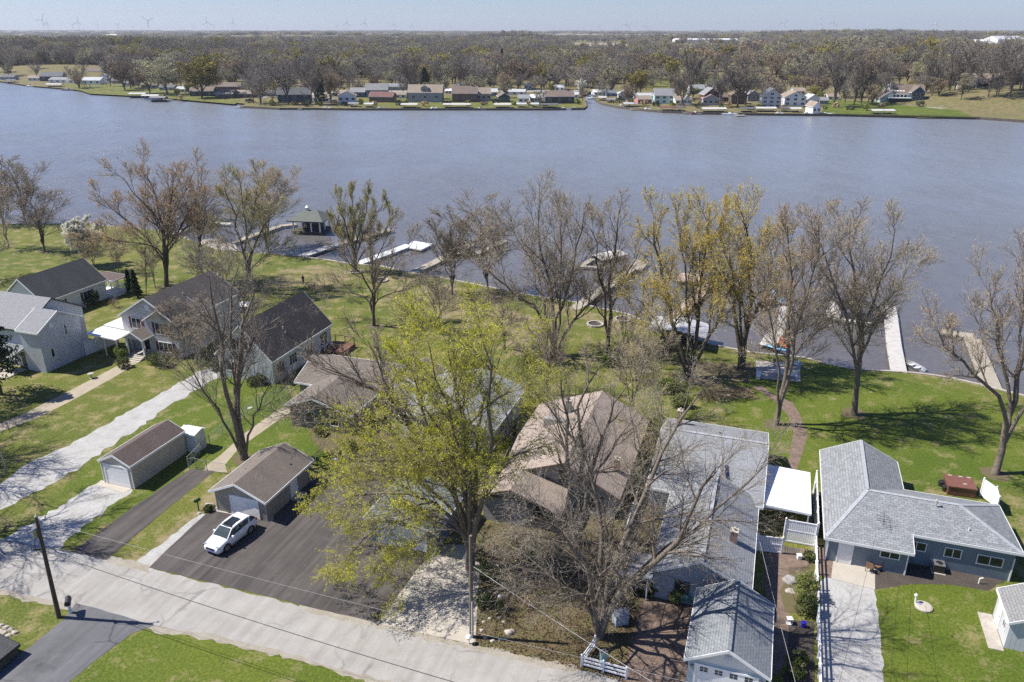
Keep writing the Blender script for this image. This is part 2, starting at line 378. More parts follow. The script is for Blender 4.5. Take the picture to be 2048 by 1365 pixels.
# roads and drives (each sheet 1-2 cm above the one below)
road_top = [(-80, 1060), (0, 1078), (110, 1098), (215, 1119), (300, 1138), (450, 1175), (600, 1212), (755, 1248), (880, 1277), (1000, 1305), (1150, 1338), (1260, 1362), (1500, 1420), (2100, 1570)]
road_bot = [(1900, 1720), (1200, 1480), (960, 1408), (755, 1358), (560, 1303), (430, 1270), (300, 1252), (130, 1207), (0, 1180), (-80, 1163)]
sheet('road', px(road_top + road_bot), .012, ROADM, .12, .7)
SHLD = speckle('road_shoulder', [(.3, (.20, .175, .13)), (.5, (.29, .26, .21)), (.7, (.38, .355, .31))], 1.2, 7., .95, .5, .5)
sheet('road_shoulder', px([(-60, 1158), (0, 1172), (130, 1200), (300, 1246), (430, 1263), (560, 1297), (755, 1351), (960, 1400), (950, 1416), (750, 1368), (556, 1312), (425, 1280), (300, 1262), (128, 1219), (0, 1190), (-60, 1178)]), .009, SHLD, .22, .45)
sheet('road_shoulder', px([(215, 1112), (298, 1130), (300, 1146), (215, 1126)]), .014, SHLD, .15, .4)
sheet('road_shoulder', px([(600, 1206), (755, 1242), (950, 1290), (1150, 1332), (1150, 1346), (950, 1302), (755, 1256), (600, 1219)]), .0145, SHLD, .2, .4)
sheet('gravel_drive', px([(-30, 985), (60, 925), (150, 885), (260, 820), (400, 742), (440, 728), (452, 745), (360, 800), (240, 880), (160, 935), (70, 985), (0, 1022), (-50, 1045)]), .010, GRAVEL, .3, .6)
sheet('gravel_drive', px([(200, 962), (266, 980), (240, 1000), (200, 1030), (150, 1070), (115, 1102), (60, 1095), (0, 1080), (30, 1062), (90, 1030), (150, 995)]), .010, GRAVEL, .3, .5)
sheet('concrete_apron', px([(205, 963), (266, 977), (248, 987), (192, 971)]), .03, CONC)
sheet('asphalt_strip', px([(383, 938), (427, 944), (320, 1030), (213, 1121), (143, 1105), (270, 1012)]), .02, ASPH, .04, .8)
sheet('asphalt_parking', px([(412, 1028), (640, 950), (760, 960), (905, 1040), (872, 1092), (810, 1170), (755, 1247), (600, 1210), (450, 1173), (298, 1136), (350, 1085)]), .016, ASPH, .04, .8)
sheet('asphalt_drive', px([(125, 1242), (152, 1206), (310, 1252), (262, 1268), (180, 1330), (120, 1380), (-60, 1400), (-40, 1372), (50, 1302)]), .016, ASPH2, .05, .6)
sheet('concrete_pad', px([(755, 1248), (812, 1170), (872, 1090), (935, 1090), (960, 1130), (950, 1290)]), .020, CONC, .03, .8)
sheet('gravel_shoulder', px([(298, 1140), (352, 1085), (412, 1030), (400, 1028), (340, 1075), (262, 1130)]), .008, GRAVEL, .1, .4)
sheet('garage_slab', px([(432, 1015), (440, 1012), (548, 1033), (545, 1045), (425, 1022)]), .035, CONC)
sheet('walkway', px([(-10, 852), (60, 822), (130, 787), (205, 748), (262, 718), (282, 722), (225, 757), (140, 804), (70, 838), (-10, 868)]), .012, CONCD, .03, .8)
sheet('walkway', px([(405, 945), (412, 932), (440, 912), (480, 875), (520, 845), (560, 818), (580, 815), (582, 824), (530, 860), (480, 895), (450, 930), (455, 945)]), .012, CONCD, .03, .8)
sheet('worn_verge', px([(300, 1128), (262, 1128), (330, 1070), (420, 990), (430, 960), (440, 1015), (400, 1028), (350, 1083)]), .006, GRASSW, .15, .5)
sheet('bare_verge', px([(-60, 1185), (20, 1190), (110, 1212), (140, 1235), (105, 1262), (60, 1300), (-60, 1320)]), .006, GRASS, .15, .5)
sheet('leaf_litter', px([(935, 1092), (960, 1040), (1060, 1050), (1180, 1010), (1260, 950), (1290, 985), (1320, 1010), (1290, 1150), (1300, 1200), (1250, 1366), (1120, 1330), (940, 1288), (958, 1180)]), .008, LITTER, .2, .6)
sheet('leaf_litter', px([(610, 850), (720, 860), (800, 870), (900, 900), (960, 960), (900, 1010), (870, 1000), (760, 960), (690, 930), (640, 900)]), .008, LITTER, .25, .7)
sheet('lush_lawn', px([(1420, 790), (1520, 740), (1640, 725), (1800, 760), (1960, 790), (2080, 820), (2120, 1000), (1960, 960), (1800, 985), (1600, 960), (1560, 1000), (1500, 880)]), .006, GRASS2, .3, 1.)
sheet('lush_lawn', px([(1752, 1180), (1850, 1165), (1990, 1180), (2100, 1220), (2140, 1420), (1775, 1420)]), .006, GRASS2, .1, .5)
sheet('lush_lawn', px([(300, 1258), (560, 1306), (760, 1362), (950, 1410), (900, 1480), (0, 1480), (180, 1335), (262, 1270)]), .006, GRASS2, .08, .5)
sheet('lush_lawn', px([(200, 740), (345, 735), (395, 745), (240, 830), (120, 895), (0, 955), (0, 870), (140, 806)]), .006, GRASS, .2, .8)
sheet('lush_lawn', px([(440, 750), (560, 775), (600, 800), (700, 870), (760, 950), (600, 915), (470, 935), (400, 940), (290, 1005), (110, 1100), (30, 1080), (165, 940)]), .004, GRASS2, .25, .8)
sheet('gravel_pad', px([(1640, 1165), (1655, 1150), (1750, 1180), (1758, 1250), (1772, 1400), (1637, 1400)]), .010, GRAVEL, .08, .5)
sheet('patio', px([(1668, 1108), (1750, 1130), (1750, 1180), (1662, 1158)]), .03, CONC)
sheet('paver_path', px([(1632, 1092), (1668, 1100), (1664, 1158), (1632, 1150)]), .022, PAVER)
sheet('mulch_bed', px([(1738, 1128), (1800, 1128), (1900, 1140), (2012, 1160), (1975, 1182), (1900, 1170), (1820, 1168), (1752, 1180)]), .014, MULCH, .05, .4)
sheet('paver_court', px([(1285, 1190), (1400, 1215), (1380, 1366), (1240, 1366)]), .02, PAVER, .02, 1.)
sheet('paver_path', px([(1565, 1095), (1628, 1100), (1625, 1128), (1580, 1145), (1562, 1190), (1580, 1240), (1578, 1290), (1560, 1350), (1520, 1350), (1530, 1200), (1530, 1110)]), .02, PAVER, .02, 1.)
sheet('garden_bed', px([(1625, 1128), (1628, 1230), (1570, 1225), (1560, 1180), (1582, 1145)]), .03, LITTER, .05, .4)
sheet('garden_bed', px([(1628, 1244), (1628, 1400), (1560, 1400), (1578, 1300), (1576, 1240)]), .03, MULCH, .05, .4)
sheet('garden_path', px([(1573, 942), (1592, 945), (1606, 905), (1615, 870), (1600, 830), (1585, 805), (1548, 790), (1520, 770), (1505, 775), (1545, 800), (1575, 830), (1587, 865), (1580, 905)]), .014, PAVER, .03, .8)
sheet('garden_patio', px([(1512, 722), (1600, 727), (1601, 765), (1512, 757)]), .03, STONE)
sheet('leaf_litter', px([(1390, 790), (1430, 765), (1500, 775), (1510, 795), (1420, 802)]), .009, LITTER, .2, .6)
sheet('leaf_litter', px([(1360, 735), (1420, 725), (1500, 725), (1530, 745), (1490, 765), (1400, 770)]), .0095, LITTER, .5, .7)
sheet('leaf_litter', px([(1290, 668), (1345, 690), (1350, 715), (1300, 710), (1250, 680)]), .0095, LITTER, .5, .7)
sheet('leaf_litter', px([(860, 575), (960, 588), (1010, 605), (960, 618), (880, 600)]), .0095, LITTER, .5, .7)
sheet('shore_bank', px([(1090, 600), (1290, 655), (1270, 668), (1080, 615)]), .005, GRASSW, .3, 1.)
sheet('shore_bank', px([(400, 488), (440, 502), (480, 503), (470, 490), (430, 478), (405, 480)]), .04, STONE)
sheet('bare_lawn', px([(560, 540), (640, 530), (705, 545), (690, 575), (600, 572), (520, 580)]), .006, GRASSW, .6, 1.5)
sheet('bare_lawn', px([(1000, 612), (1100, 640), (1060, 720), (960, 690), (900, 640)]), .006, GRASSW, .6, 1.5)
sheet('bare_lawn', px([(760, 545), (960, 580), (1000, 620), (880, 640), (760, 600)]), .005, GRASSW, .6, 1.5)

# far fields, sheets
sheet('far_lawn', px([(180, 188), (300, 194), (400, 203), (470, 209), (480, 200), (330, 178), (200, 168), (120, 168)], FZ), FZ + .05, GRASS)
sheet('far_lawn', px([(720, 216), (820, 216), (960, 216), (1170, 215), (1160, 196), (720, 190)], FZ), FZ + .05, GRASS)
sheet('far_lawn', px([(1640, 229), (1950, 236), (1920, 222), (1800, 208), (1660, 200)], FZ), FZ + .05, GRASS2)
sheet('far_lawn', px([(1290, 180), (1500, 182), (1560, 178), (1520, 158), (1400, 145), (1290, 150)], FZ), FZ + .05, GRASS)
sheet('far_drive', px([(1800, 210), (1880, 218), (1950, 216), (1880, 207), (1820, 205)], FZ), FZ + .1, GRAVEL)
sheet('far_road', px([(520, 196), (720, 186), (960, 184), (1160, 184), (1160, 181), (960, 181), (720, 183), (510, 192)], FZ), FZ + .1, GRAVEL)
sheet('field', px([(1150, 86.5), (1520, 87), (1560, 92), (1150, 93)], FZ), FZ + .15, SOIL)
sheet('field', px([(1960, 98), (2300, 98), (2350, 112), (1900, 112)], FZ), FZ + .15, SOIL)
sheet('field', px([(-300, 68.5), (2400, 68.5), (2500, 70.5), (-400, 70.5)], FZ), FZ + .15, SOIL)
sheet('pond', px([(1160, 94), (1240, 94), (1245, 103), (1150, 103)], FZ), FZ + .2, WATER)
# ------------------------------------------------------------------ hills of the far bank
HILLS = [(305, 470, 110, 85, 9.0), (-420, 760, 170, 90, 8.0), (480, 900, 420, 330, 12.0), (-620, 1250, 500, 380, 12.0), (5, 2500, 190, 350, 17.0), (1150, 2700, 950, 600, 17.0), (-900, 3300, 900, 500, 14.0)]
def hill_z(x, y):
    z = FZ
    for cx, cy, rx, ry, h in HILLS:
        d = math.hypot((x - cx) / rx, (y - cy) / ry)
        if d < 1: z = max(z, FZ - .4 + (h + .4) * (.5 + .5 * cos(pi * d)))
    return z
for cx, cy, rx, ry, h in HILLS:
    m = MB(); N = 60
    for i in range(N + 1):
        for j in range(N + 1):
            x = cx - rx + 2 * rx * i / N; y = cy - ry + 2 * ry * j / N
            d = math.hypot((x - cx) / rx, (y - cy) / ry)
            m.v.append((x, y, FZ - .5 + (h + .5) * (.5 + .5 * cos(pi * min(d, 1)))))
    for i in range(N):
        for j in range(N):
            a = i * (N + 1) + j; m.f.append((a, a + N + 1, a + N + 2, a + 1)); m.m.append(0)
    m.build('hill', FARG, smooth=True, kind='structure')

# ------------------------------------------------------------------ trees: recursive tapered limbs
def norm(a): return a / np.maximum(np.linalg.norm(a, axis=-1, keepdims=True), 1e-9)
def kids(P, R, n, t0, t1, ang, ln, K, wander, up, rng, rk=.6, rmin=.01, droop=0., absl=None):
    N, K0, _ = P.shape
    L = np.linalg.norm(np.diff(P, axis=1), axis=2).sum(1)
    t = t0 + (t1 - t0) * (np.arange(n)[None] + rng.random((N, n))) / n
    f = t * (K0 - 1); i = np.minimum(f.astype(int), K0 - 2); fr = (f - i)[..., None]
    rows = np.arange(N)[:, None]
    A, B = P[rows, i], P[rows, i + 1]
    pos = A + (B - A) * fr; tan = norm(B - A)
    rad = R[rows, i] * (1 - fr[..., 0]) + R[rows, i + 1] * fr[..., 0]
    rv = norm(rng.normal(size=(N, n, 3))); perp = norm(np.cross(tan, rv))
    az = 2.4 * np.arange(n)[None] + rng.random((N, 1)) * 6.28 + rng.normal(size=(N, n)) * .3
    q = norm(np.cross(tan, np.array([.1, .2, 1.0]) + tan * 0)); q2 = np.cross(tan, q)
    perp = q * np.cos(az)[..., None] + q2 * np.sin(az)[..., None]
    a = np.radians(ang[0] + (ang[1] - ang[0]) * rng.random((N, n)))[..., None] * (1 - .35 * t[..., None])
    d = norm(tan * np.cos(a) + perp * np.sin(a))
    if absl is not None: length = absl * (.65 + .5 * rng.random((N, n))) * (1.15 - .5 * t)
    else: length = ln * L[:, None] * (.6 + .6 * rng.random((N, n))) * (1.25 - .6 * t)
    M = N * n; d = d.reshape(M, 3); pos = pos.reshape(M, 3); length = length.reshape(M, 1); rad = rad.reshape(M)
    out = np.zeros((M, K, 3)); out[:, 0] = pos; seg = length / (K - 1)
    for k in range(1, K):
        d = norm(d + rng.normal(size=(M, 3)) * wander + np.array([0, 0, up - droop * k]))
        pos = pos + d * seg; out[:, k] = pos
    r0 = np.maximum(np.minimum(rad * rk, length[:, 0] * .04 + rmin), rmin)
    RR = r0[:, None] * np.linspace(1, .3, K)[None]; RR = np.maximum(RR, rmin * .7)
    return out, RR
def tubes(P, R, S):
    N, K, _ = P.shape
    T = np.zeros_like(P); T[:, 1:-1] = P[:, 2:] - P[:, :-2]; T[:, 0] = P[:, 1] - P[:, 0]; T[:, -1] = P[:, -1] - P[:, -2]; T = norm(T)
    ref = norm(np.array([.31, .17, .2]) + 0 * T); a = norm(np.cross(T, ref)); b_ = np.cross(T, a)
    th = np.arange(S) * 2 * pi / S
    V = P[:, :, None] + R[:, :, None, None] * (a[:, :, None] * np.cos(th)[None, None, :, None] + b_[:, :, None] * np.sin(th)[None, None, :, None])
    idx = np.arange(N * K * S).reshape(N, K, S)
    nx = np.roll(idx, -1, 2)
    Fc = np.stack([idx[:, :-1], idx[:, 1:], nx[:, 1:], nx[:, :-1]], -1).reshape(-1, 4)
    return V.reshape(-1, 3), Fc
def ribbons(P, wd, rng):
    N, K, _ = P.shape; T = norm(P[:, -1] - P[:, 0]); s = norm(np.cross(T, rng.normal(size=(N, 3))))
    ws = (wd * np.linspace(1, .35, K))[None, :, None] * s[:, None]
    V = np.stack([P - ws, P + ws], 2).reshape(-1, 3); idx = np.arange(N * K * 2).reshape(N, K, 2)
    Fc = np.stack([idx[:, :-1, 0], idx[:, :-1, 1], idx[:, 1:, 1], idx[:, 1:, 0]], -1).reshape(-1, 4)
    return V, Fc
def leaves(C, size, rng, asp=.55):
    N = len(C); a = norm(rng.normal(size=(N, 3))); b_ = norm(np.cross(a, rng.normal(size=(N, 3))))
    s = (size * (.55 + .9 * rng.random((N, 1)))); a = a * s; b_ = b_ * s * asp
    V = np.stack([C - a, C + b_ * 1.0, C + a, C - b_ * 1.0], 1).reshape(-1, 3)
    return V, np.arange(N * 4).reshape(N, 4)
def npmesh(name, parts, smooth_all=False):
    vs = []; fs = []; mi = []; off = 0
    for V, Fc, m in parts:
        vs.append(V); fs.append(Fc + off); mi.append(np.full(len(Fc), m, np.int32)); off += len(V)
    V = np.concatenate(vs).astype(np.float32); Fc = np.concatenate(fs).astype(np.int32); mi = np.concatenate(mi)
    me = bpy.data.meshes.new(name); me.vertices.add(len(V)); me.vertices.foreach_set('co', V.ravel())
    me.loops.add(Fc.size); me.loops.foreach_set('vertex_index', Fc.ravel())
    me.polygons.add(len(Fc)); me.polygons.foreach_set('loop_start', np.arange(0, Fc.size, 4, dtype=np.int32))
    me.polygons.foreach_set('material_index', mi)
    me.polygons.foreach_set('use_smooth', (mi == 0) if not smooth_all else np.ones(len(mi), bool))
    me.update(calc_edges=True); return me
def resample(pts, K):
    P = np.array([tuple(p) for p in pts], float); s = np.r_[0, np.cumsum(np.linalg.norm(np.diff(P, axis=0), axis=1))]
    t = np.linspace(0, s[-1], K); return np.stack([np.interp(t, s, P[:, i]) for i in range(3)], 1)
def smooth_path(pts, K):
    P = resample(pts, K)
    for _ in range(2): P[1:-1] = (P[:-2] + 2 * P[1:-1] + P[2:]) / 4
    return P
def grow(seed, stems, n=(8, 7, 6, 5), length=(5., .5, .5, .5), ang=(30, 60), up=.12, wander=.12, leaf=0, lsize=.1, twig=.02, leafr=1, droop=0., t1=(.3, 1.), lwd=.55, K1=7, fitHW=None):
    """stems: [(points, base radius, tip radius)]; returns (trunk parts, crown parts)"""
    rng = np.random.default_rng(seed); K = 9
    P0 = np.stack([smooth_path(s[0], K) for s in stems])
    P0[:, 2:] += rng.normal(size=(len(stems), K - 2, 3)) * .03 * (P0[:, -1:, 2:] - P0[:, :1, 2:]) * .4
    R0 = np.stack([np.linspace(1, 0, K) ** .8 * (s[1] - s[2]) + s[2] for s in stems])
    R0[:, 0] *= 1.15
    P1, R1 = kids(P0, R0, n[0], t1[0], t1[1], (ang[0] + 8, ang[1] + 14), 0, K1, wander, up, rng, .55, twig * 1.8, absl=length[0], droop=droop * .3)
    P2, R2 = kids(P1, R1, n[1], .15, 1., ang, length[1], 5, wander * 1.2, up, rng, .6, twig * 1.3, droop=droop * .6)
    P3, R3 = kids(P2, R2, n[2], .1, 1., (ang[0], ang[1] + 5), length[2], 4, wander * 1.4, up * .8, rng, .6, twig, droop=droop)
    P4, R4 = kids(P3, R3, n[3], .05, 1., (ang[0], ang[1] + 10), length[3], 3, wander * 1.5, up * .6, rng, .7, twig * .7, droop=droop)
    if fitHW:
        V = np.concatenate([P3[:, -1], P4[:, -1]]); hh = np.percentile(V[:, 2], 99.5)
        sc = np.array([fitHW[1] / (np.percentile(V[:, 0], 97.5) - np.percentile(V[:, 0], 2.5)), fitHW[1] / (np.percentile(V[:, 1], 97.5) - np.percentile(V[:, 1], 2.5)), fitHW[0] / hh])
        P0, P1, P2, P3, P4 = [q * sc for q in (P0, P1, P2, P3, P4)]
    tr = [tubes(P0, R0, 9) + (0,), tubes(P1, R1, 6) + (0,), tubes(P2, R2, 4) + (0,)]
    cr = [tubes(P3, R3, 3) + (0,)]
    cr.append(ribbons(P4, twig * .6, rng) + (1,))
    if leaf:
        tt = rng.random((len(P4), leafr))[..., None]
        C = P4[:, 0][:, None] * (1 - tt) + P4[:, -1][:, None] * tt + rng.normal(size=(len(P4), leafr, 3)) * lsize * .8
        C = C.reshape(-1, 3); C = C[rng.random(len(C)) < leaf]
        cr.append(leaves(C, lsize, rng, lwd) + (2,))
    return tr, cr
def auto_stems(seed, H=1., Wd=.5, fork=.3, ns=5, r=.03, lean=0.):
    """unit-height stems: trunk to the fork and ns ascending limbs"""
    rng = random.Random(seed); st = []; lx, ly = rng.uniform(-1, 1) * lean, rng.uniform(-1, 1) * lean
    fk = Vector((lx * fork, ly * fork, H * fork))
    a0 = rng.uniform(0, 6.28)
    for i in range(ns):
        a = a0 + 2 * pi * i / ns + rng.uniform(-.3, .3); rd = Wd * rng.uniform(.5, .9) if i else Wd * .1
        f2 = fork * rng.uniform(.8, 1.5)
        top = Vector((lx + cos(a) * rd, ly + sin(a) * rd, H * (rng.uniform(.72, .92) if i else .97)))
        mid = Vector((lx * f2 + cos(a) * rd * .55, ly * f2 + sin(a) * rd * .55, H * (f2 + (.9 - f2) * .42)))
        f1 = Vector((lx * f2 * .8, ly * f2 * .8, H * f2 * .85))
        if i == 0: pts = [Vector((0, 0, -.01)), fk, fk.lerp(top, .5), top]
        else: pts = [Vector((0, 0, -.01)), f1 * .5, f1, f1.lerp(mid, .6), mid, top]
        st.append((pts, r * (1 if i == 0 else .72), r * .12))
    return st
BARK = plain('grey_bark', (.17, .14, .11), .95, .35, 5., 0, .5)
BARKD = plain('dark_bark', (.105, .085, .068), .95, .35, 5., 0, .5)
BARKL = plain('light_bark', (.22, .19, .15), .95, .3, 5., 0, .5)
TWIG = plain('brown_twig', (.43, .365, .265), .9, .3, 2.)
TWIGL = plain('tan_twig', (.50, .435, .33), .9, .3, 2.)
TWIGG = plain('grey_twig', (.35, .31, .26), .9, .3, 2.)
def leafmat(name, c, tr=.35, var=.35):
    if name in MATS: return MATS[name]
    m, n, b = nmat(name); p = geo_pos(n)
    f = noise(n, .9, 3, .6, p); lo = tuple(x * (1 - var) for x in c); hi = tuple(x * (1 + var) for x in c)
    col = ramp(n, f, [(.3, lo), (.7, hi)])
    n.links.new(col, b.inputs['Base Color']); b.inputs['Roughness'].default_value = .6; b.inputs['Specular IOR Level'].default_value = .2
    ts = nd(n, 'ShaderNodeBsdfTranslucent'); n.links.new(col, ts.inputs[0])
    mx = nd(n, 'ShaderNodeMixShader'); mx.inputs[0].default_value = tr
    n.links.new(b.outputs[0], mx.inputs[1]); n.links.new(ts.outputs[0], mx.inputs[2])
    n.links.new(mx.outputs[0], n.nodes['Material Output'].inputs[0]); MATS[name] = m; return m
L_GREEN = leafmat('spring_green_leaf', (.52, .52, .045), .45)
L_YEL = leafmat('yellow_green_bud', (.66, .52, .08), .45)
L_RED = leafmat('reddish_bud', (.56, .38, .20), .45)
L_TAN = leafmat('tan_bud', (.54, .43, .26), .45)
L_OLIVE = leafmat('olive_bud', (.40, .37, .13), .4)
L_WHITE = leafmat('white_blossom', (.75, .73, .62), .3, .1)
L_DARK = leafmat('evergreen_leaf', (.03, .055, .018), .1)
L_SHRUB = leafmat('shrub_leaf', (.09, .12, .03), .2)
L_LIGHTSH = leafmat('pale_shrub_leaf', (.20, .24, .06), .25)
L_DRY = leafmat('dry_leaf', (.17, .115, .065), .2)
LM = dict(green=L_GREEN, yellow=L_YEL, red=L_RED, tan=L_TAN, olive=L_OLIVE, white=L_WHITE)
def put_tree(name, label, cat, base, tr, cr, mats, scale=(1, 1, 1), group=None, rz=0.):
    root = thing(name, label, cat, base, rz, group)
    for nm, parts in (('trunk', tr), ('crown', cr)):
        sc = np.array(scale)
        me = npmesh(nm, [(V * sc, Fc, mi) for V, Fc, mi in parts])
        for mm_ in mats: me.materials.append(mm_)
        o = bpy.data.objects.new(nm, me); COL.objects.link(o); o.parent = root
    return root
def fit(tr, cr, H, Wd):
    V = np.concatenate([p[0] for p in cr]); h = np.percentile(V[:, 2], 99.7)
    wx = max(np.percentile(V[:, 0], 98) - np.percentile(V[:, 0], 2), .1); wy = max(np.percentile(V[:, 1], 98) - np.percentile(V[:, 1], 2), .1)
    return (Wd / wx, Wd / wy, H / h)
def tree_px(name, label, cat, bx, by, ty, wpx, seed, leafk=None, leaf=0, lsize=.12, bark=BARK, twig=TWIG, tw=.022, fork=.3, ns=5, n=(7, 7, 6, 5),
            r=.022, up=.12, ang=(28, 55), group=None, z0=0., lean=.05, leafr=1, droop=0., depth_scale=1.):
    """an unfitted tree grown in metres at the measured foot, its height read off the photo"""
    b_ = W(bx, by, z0); H = AY(bx, ty, b_.y).z - z0; Wd = wpx * (b_.y * C_ + CH * S_) / F
    st = auto_stems(seed, 1., .5 * Wd / H * .62, fork, ns, r, lean)
    st = [([p * H for p in s[0]], s[1] * H * .62, s[2] * H * .8) for s in st]; lsize *= .45; leafr *= 2; tw *= .68; n = (n[0], n[1], n[2], n[3] + 1)
    tr, cr = grow(seed, st, n, (H * .27, .6, .6, .6), (ang[0] * .78, ang[1] * .8), up * .7, .085, leaf, lsize, tw, leafr, droop, fitHW=(H, Wd))
    return put_tree(name, label, cat, b_, tr, cr, [bark, twig, LM.get(leafk, L_TAN)], (1, 1, 1), group)
def tree_stems(name, label, cat, bx, by, stems, seed, leafk=None, leaf=0, lsize=.12, bark=BARK, twig=TWIG, tw=.022, n=(9, 7, 6, 5), length=(4.5, .5, .5, .5),
               up=.1, ang=(30, 60), leafr=1, droop=0., t1=(.3, 1.), group=None):
    """limbs traced as real space curves: each point lies at its own distance from the foot of the tree"""
    b_ = W(bx, by, 0); st = []
    for pts, dy, r0, r1 in stems:
        K = len(pts); P = []
        for i, (x, y) in enumerate(pts):
            P.append(AY(x, y, b_.y + dy * i / (K - 1)) - b_)
        P = [Vector((q.x, q.y, q.z * .935)) for q in P]
        st.append((P, r0 * .78, r1))
    length = (length[0] * 1.15, .64, .6, .6); lsize *= .55; leafr = leafr * 2 if leafr < 5 else leafr; tw *= .72; n = (n[0], n[1], n[2], n[3] + 1)
    tr, cr = grow(seed, st, n, length, (ang[0] * .8, ang[1] * .82), up * .8, .09, leaf, lsize, tw, leafr, droop, t1)
    return put_tree(name, label, cat, b_, tr, cr, [bark, twig, LM.get(leafk, L_TAN)], (1, 1, 1), group)
# ------------------------------------------------------------------ near trees
tree_stems('maple_tree', 'tall reddish budding maple, broadest crown of the left shore, behind the black roofed white house', 'tree', 333, 573, [
    ([(333, 573), (330, 480), (322, 420), (300, 360), (285, 325)], 2, .46, .05), ([(333, 573), (331, 470), (335, 400), (345, 330)], -3, .36, .05), ([(333, 573), (330, 500), (290, 470), (235, 420), (200, 385)], 3, .30, .04),
    ([(333, 573), (330, 490), (270, 480), (215, 470)], -4, .22, .04), ([(333, 573), (332, 480), (370, 430), (400, 370)], -1, .32, .04), ([(333, 573), (333, 490), (380, 440), (415, 400)], 4, .24, .04), ([(333, 573), (328, 450), (275, 380), (245, 340)], -4, .28, .04), ([(333, 573), (333, 450), (370, 370), (385, 330)], 4, .28, .04)],
    11, 'red', .9, .13, BARKD, TWIG, .026, (7, 7, 6, 5), (4.6, .5, .5, .5), t1=(.35, 1.))
tree_px('shore_tree', 'dark trunk bare tree standing alone on the sunny lawn at the left shore', 'tree', 90, 504, 350, 105, 12, 'red', .35, .12, BARKD, TWIGG, .028, .25, 5, (7, 7, 6, 4), .018)
tree_px('shore_tree', 'grey tree at the water edge second from the left frame edge', 'tree', 52, 448, 310, 95, 13, 'tan', .4, .14, BARK, TWIGG, .035, .3, 5, (7, 6, 5, 4), .02)
tree_px('shore_tree', 'tan brown budding tree at the water edge touching the left frame edge', 'tree', 8, 449, 322, 80, 14, 'red', .8, .14, BARK, TWIG, .035, .3, 5, (7, 6, 5, 4), .02)
tree_px('pale_tree', 'pale barked slim tree on the lawn at the far left', 'tree', 18, 496, 368, 60, 15, 'tan', .5, .12, BARKL, TWIGL, .03, .3, 4, (6, 6, 5, 4), .014)
tree_px('shore_tree', 'bare tree whose twigs hang in from the left frame edge above the grey house', 'tree', -25, 560, 420, 110, 16, 'tan', .3, .12, BARK, TWIG, .028, .3, 5, (6, 6, 5, 4), .016)
tree_px('blossom_tree', 'white blossoming pear tree behind the black roofed house', 'tree', 170, 532, 436, 50, 17, 'white', 1., .30, BARK, TWIGL, .02, .15, 6, (8, 7, 5, 4), .014, .3, (20, 40), leafr=2)
tree_px('young_tree', 'small tan leafed tree right beside the white blossom tree', 'tree', 192, 545, 448, 62, 18, 'tan', .8, .14, BARK, TWIG, .02, .2, 5, (6, 6, 5, 4), .014)
tree_px('young_tree', 'slender bare tree between the tan tree and the pergola', 'tree', 238, 548, 466, 48, 19, 'tan', .4, .12, BARK, TWIG, .02, .3, 4, (5, 6, 5, 4), .012)
tree_px('young_tree', 'thin leaning tree just left of the big maple trunk', 'tree', 292, 588, 462, 62, 20, 'olive', .3, .12, BARKD, TWIG, .02, .5, 3, (5, 5, 5, 4), .010, lean=.12)
tree_px('young_tree', 'pale thin tree right behind the paired arborvitae', 'tree', 311, 577, 478, 50, 21, 'tan', .3, .12, BARKL, TWIGL, .02, .35, 4, (5, 6, 5, 4), .012)
tree_px('shore_tree', 'dark slim tree with pale buds between the big maple and the pavilion', 'tree', 405, 560, 345, 105, 22, 'tan', .5, .12, BARKD, TWIG, .026, .4, 5, (6, 6, 6, 4), .015)
tree_stems('shore_tree', 'olive leafed dark trunk tree on the lawn in front of the pavilion', 'tree', 500, 582, [
    ([(500, 582), (494, 520), (488, 440), (480, 350)], 2, .32, .04), ([(500, 582), (492, 500), (465, 430), (450, 360)], -3, .26, .04), ([(500, 582), (497, 500), (520, 450), (560, 400)], -3, .24, .04), ([(500, 582), (496, 470), (505, 400), (520, 345)], 3, .24, .04), ([(500, 582), (496, 530), (540, 500), (570, 480)], 1, .16, .03)],
    23, 'olive', .8, .13, BARKD, TWIGL, .024, (7, 7, 6, 5), (4., .5, .5, .5), t1=(.35, 1.))
tree_px('willow_tree', 'pale trunk willow with orange top beside the covered pavilion', 'tree', 533, 497, 330, 135, 24, 'tan', 1., .15, BARKL, TWIGL, .032, .25, 7, (7, 7, 6, 5), .02, leafr=1)
tree_stems('shore_tree', 'rounded green budding tree by the long white dock', 'tree', 709, 545, [
    ([(709, 545), (708, 490), (705, 430), (700, 375)], 2, .40, .04), ([(709, 545), (705, 480), (685, 430), (675, 395)], -2, .28, .04), ([(709, 545), (715, 480), (745, 430), (765, 400)], -2, .30, .04), ([(709, 545), (715, 470), (730, 410), (735, 380)], 3, .28, .04), ([(709, 545), (720, 500), (765, 470), (785, 430)], 2, .2, .03), ([(709, 545), (700, 500), (680, 470), (670, 440)], 2, .2, .03)],
    25, 'olive', .95, .13, BARK, TWIGL, .024, (8, 7, 6, 5), (3.2, .5, .5, .5), up=.2, ang=(20, 42), t1=(.25, 1.))
tree_stems('lawn_tree', 'dark barked bare tree standing on the middle lawn behind the dark roofed house', 'tree', 748, 652, [
    ([(748, 652), (744, 580), (742, 520), (738, 450)], 2, .30, .04), ([(748, 652), (744, 560), (700, 520), (660, 480)], -3, .22, .03), ([(748, 652), (746, 560), (790, 520), (830, 470)], -2, .22, .03), ([(748, 652), (744, 590), (690, 580), (640, 570)], 2, .18, .03), ([(748, 652), (746, 590), (800, 580), (850, 560)], 2, .16, .03), ([(748, 652), (744, 530), (770, 470), (790, 430)], 3, .2, .03)],
    26, 'tan', .3, .1, BARKD, TWIG, .02, (7, 7, 6, 5), (3.4, .5, .5, .5), t1=(.35, 1.))
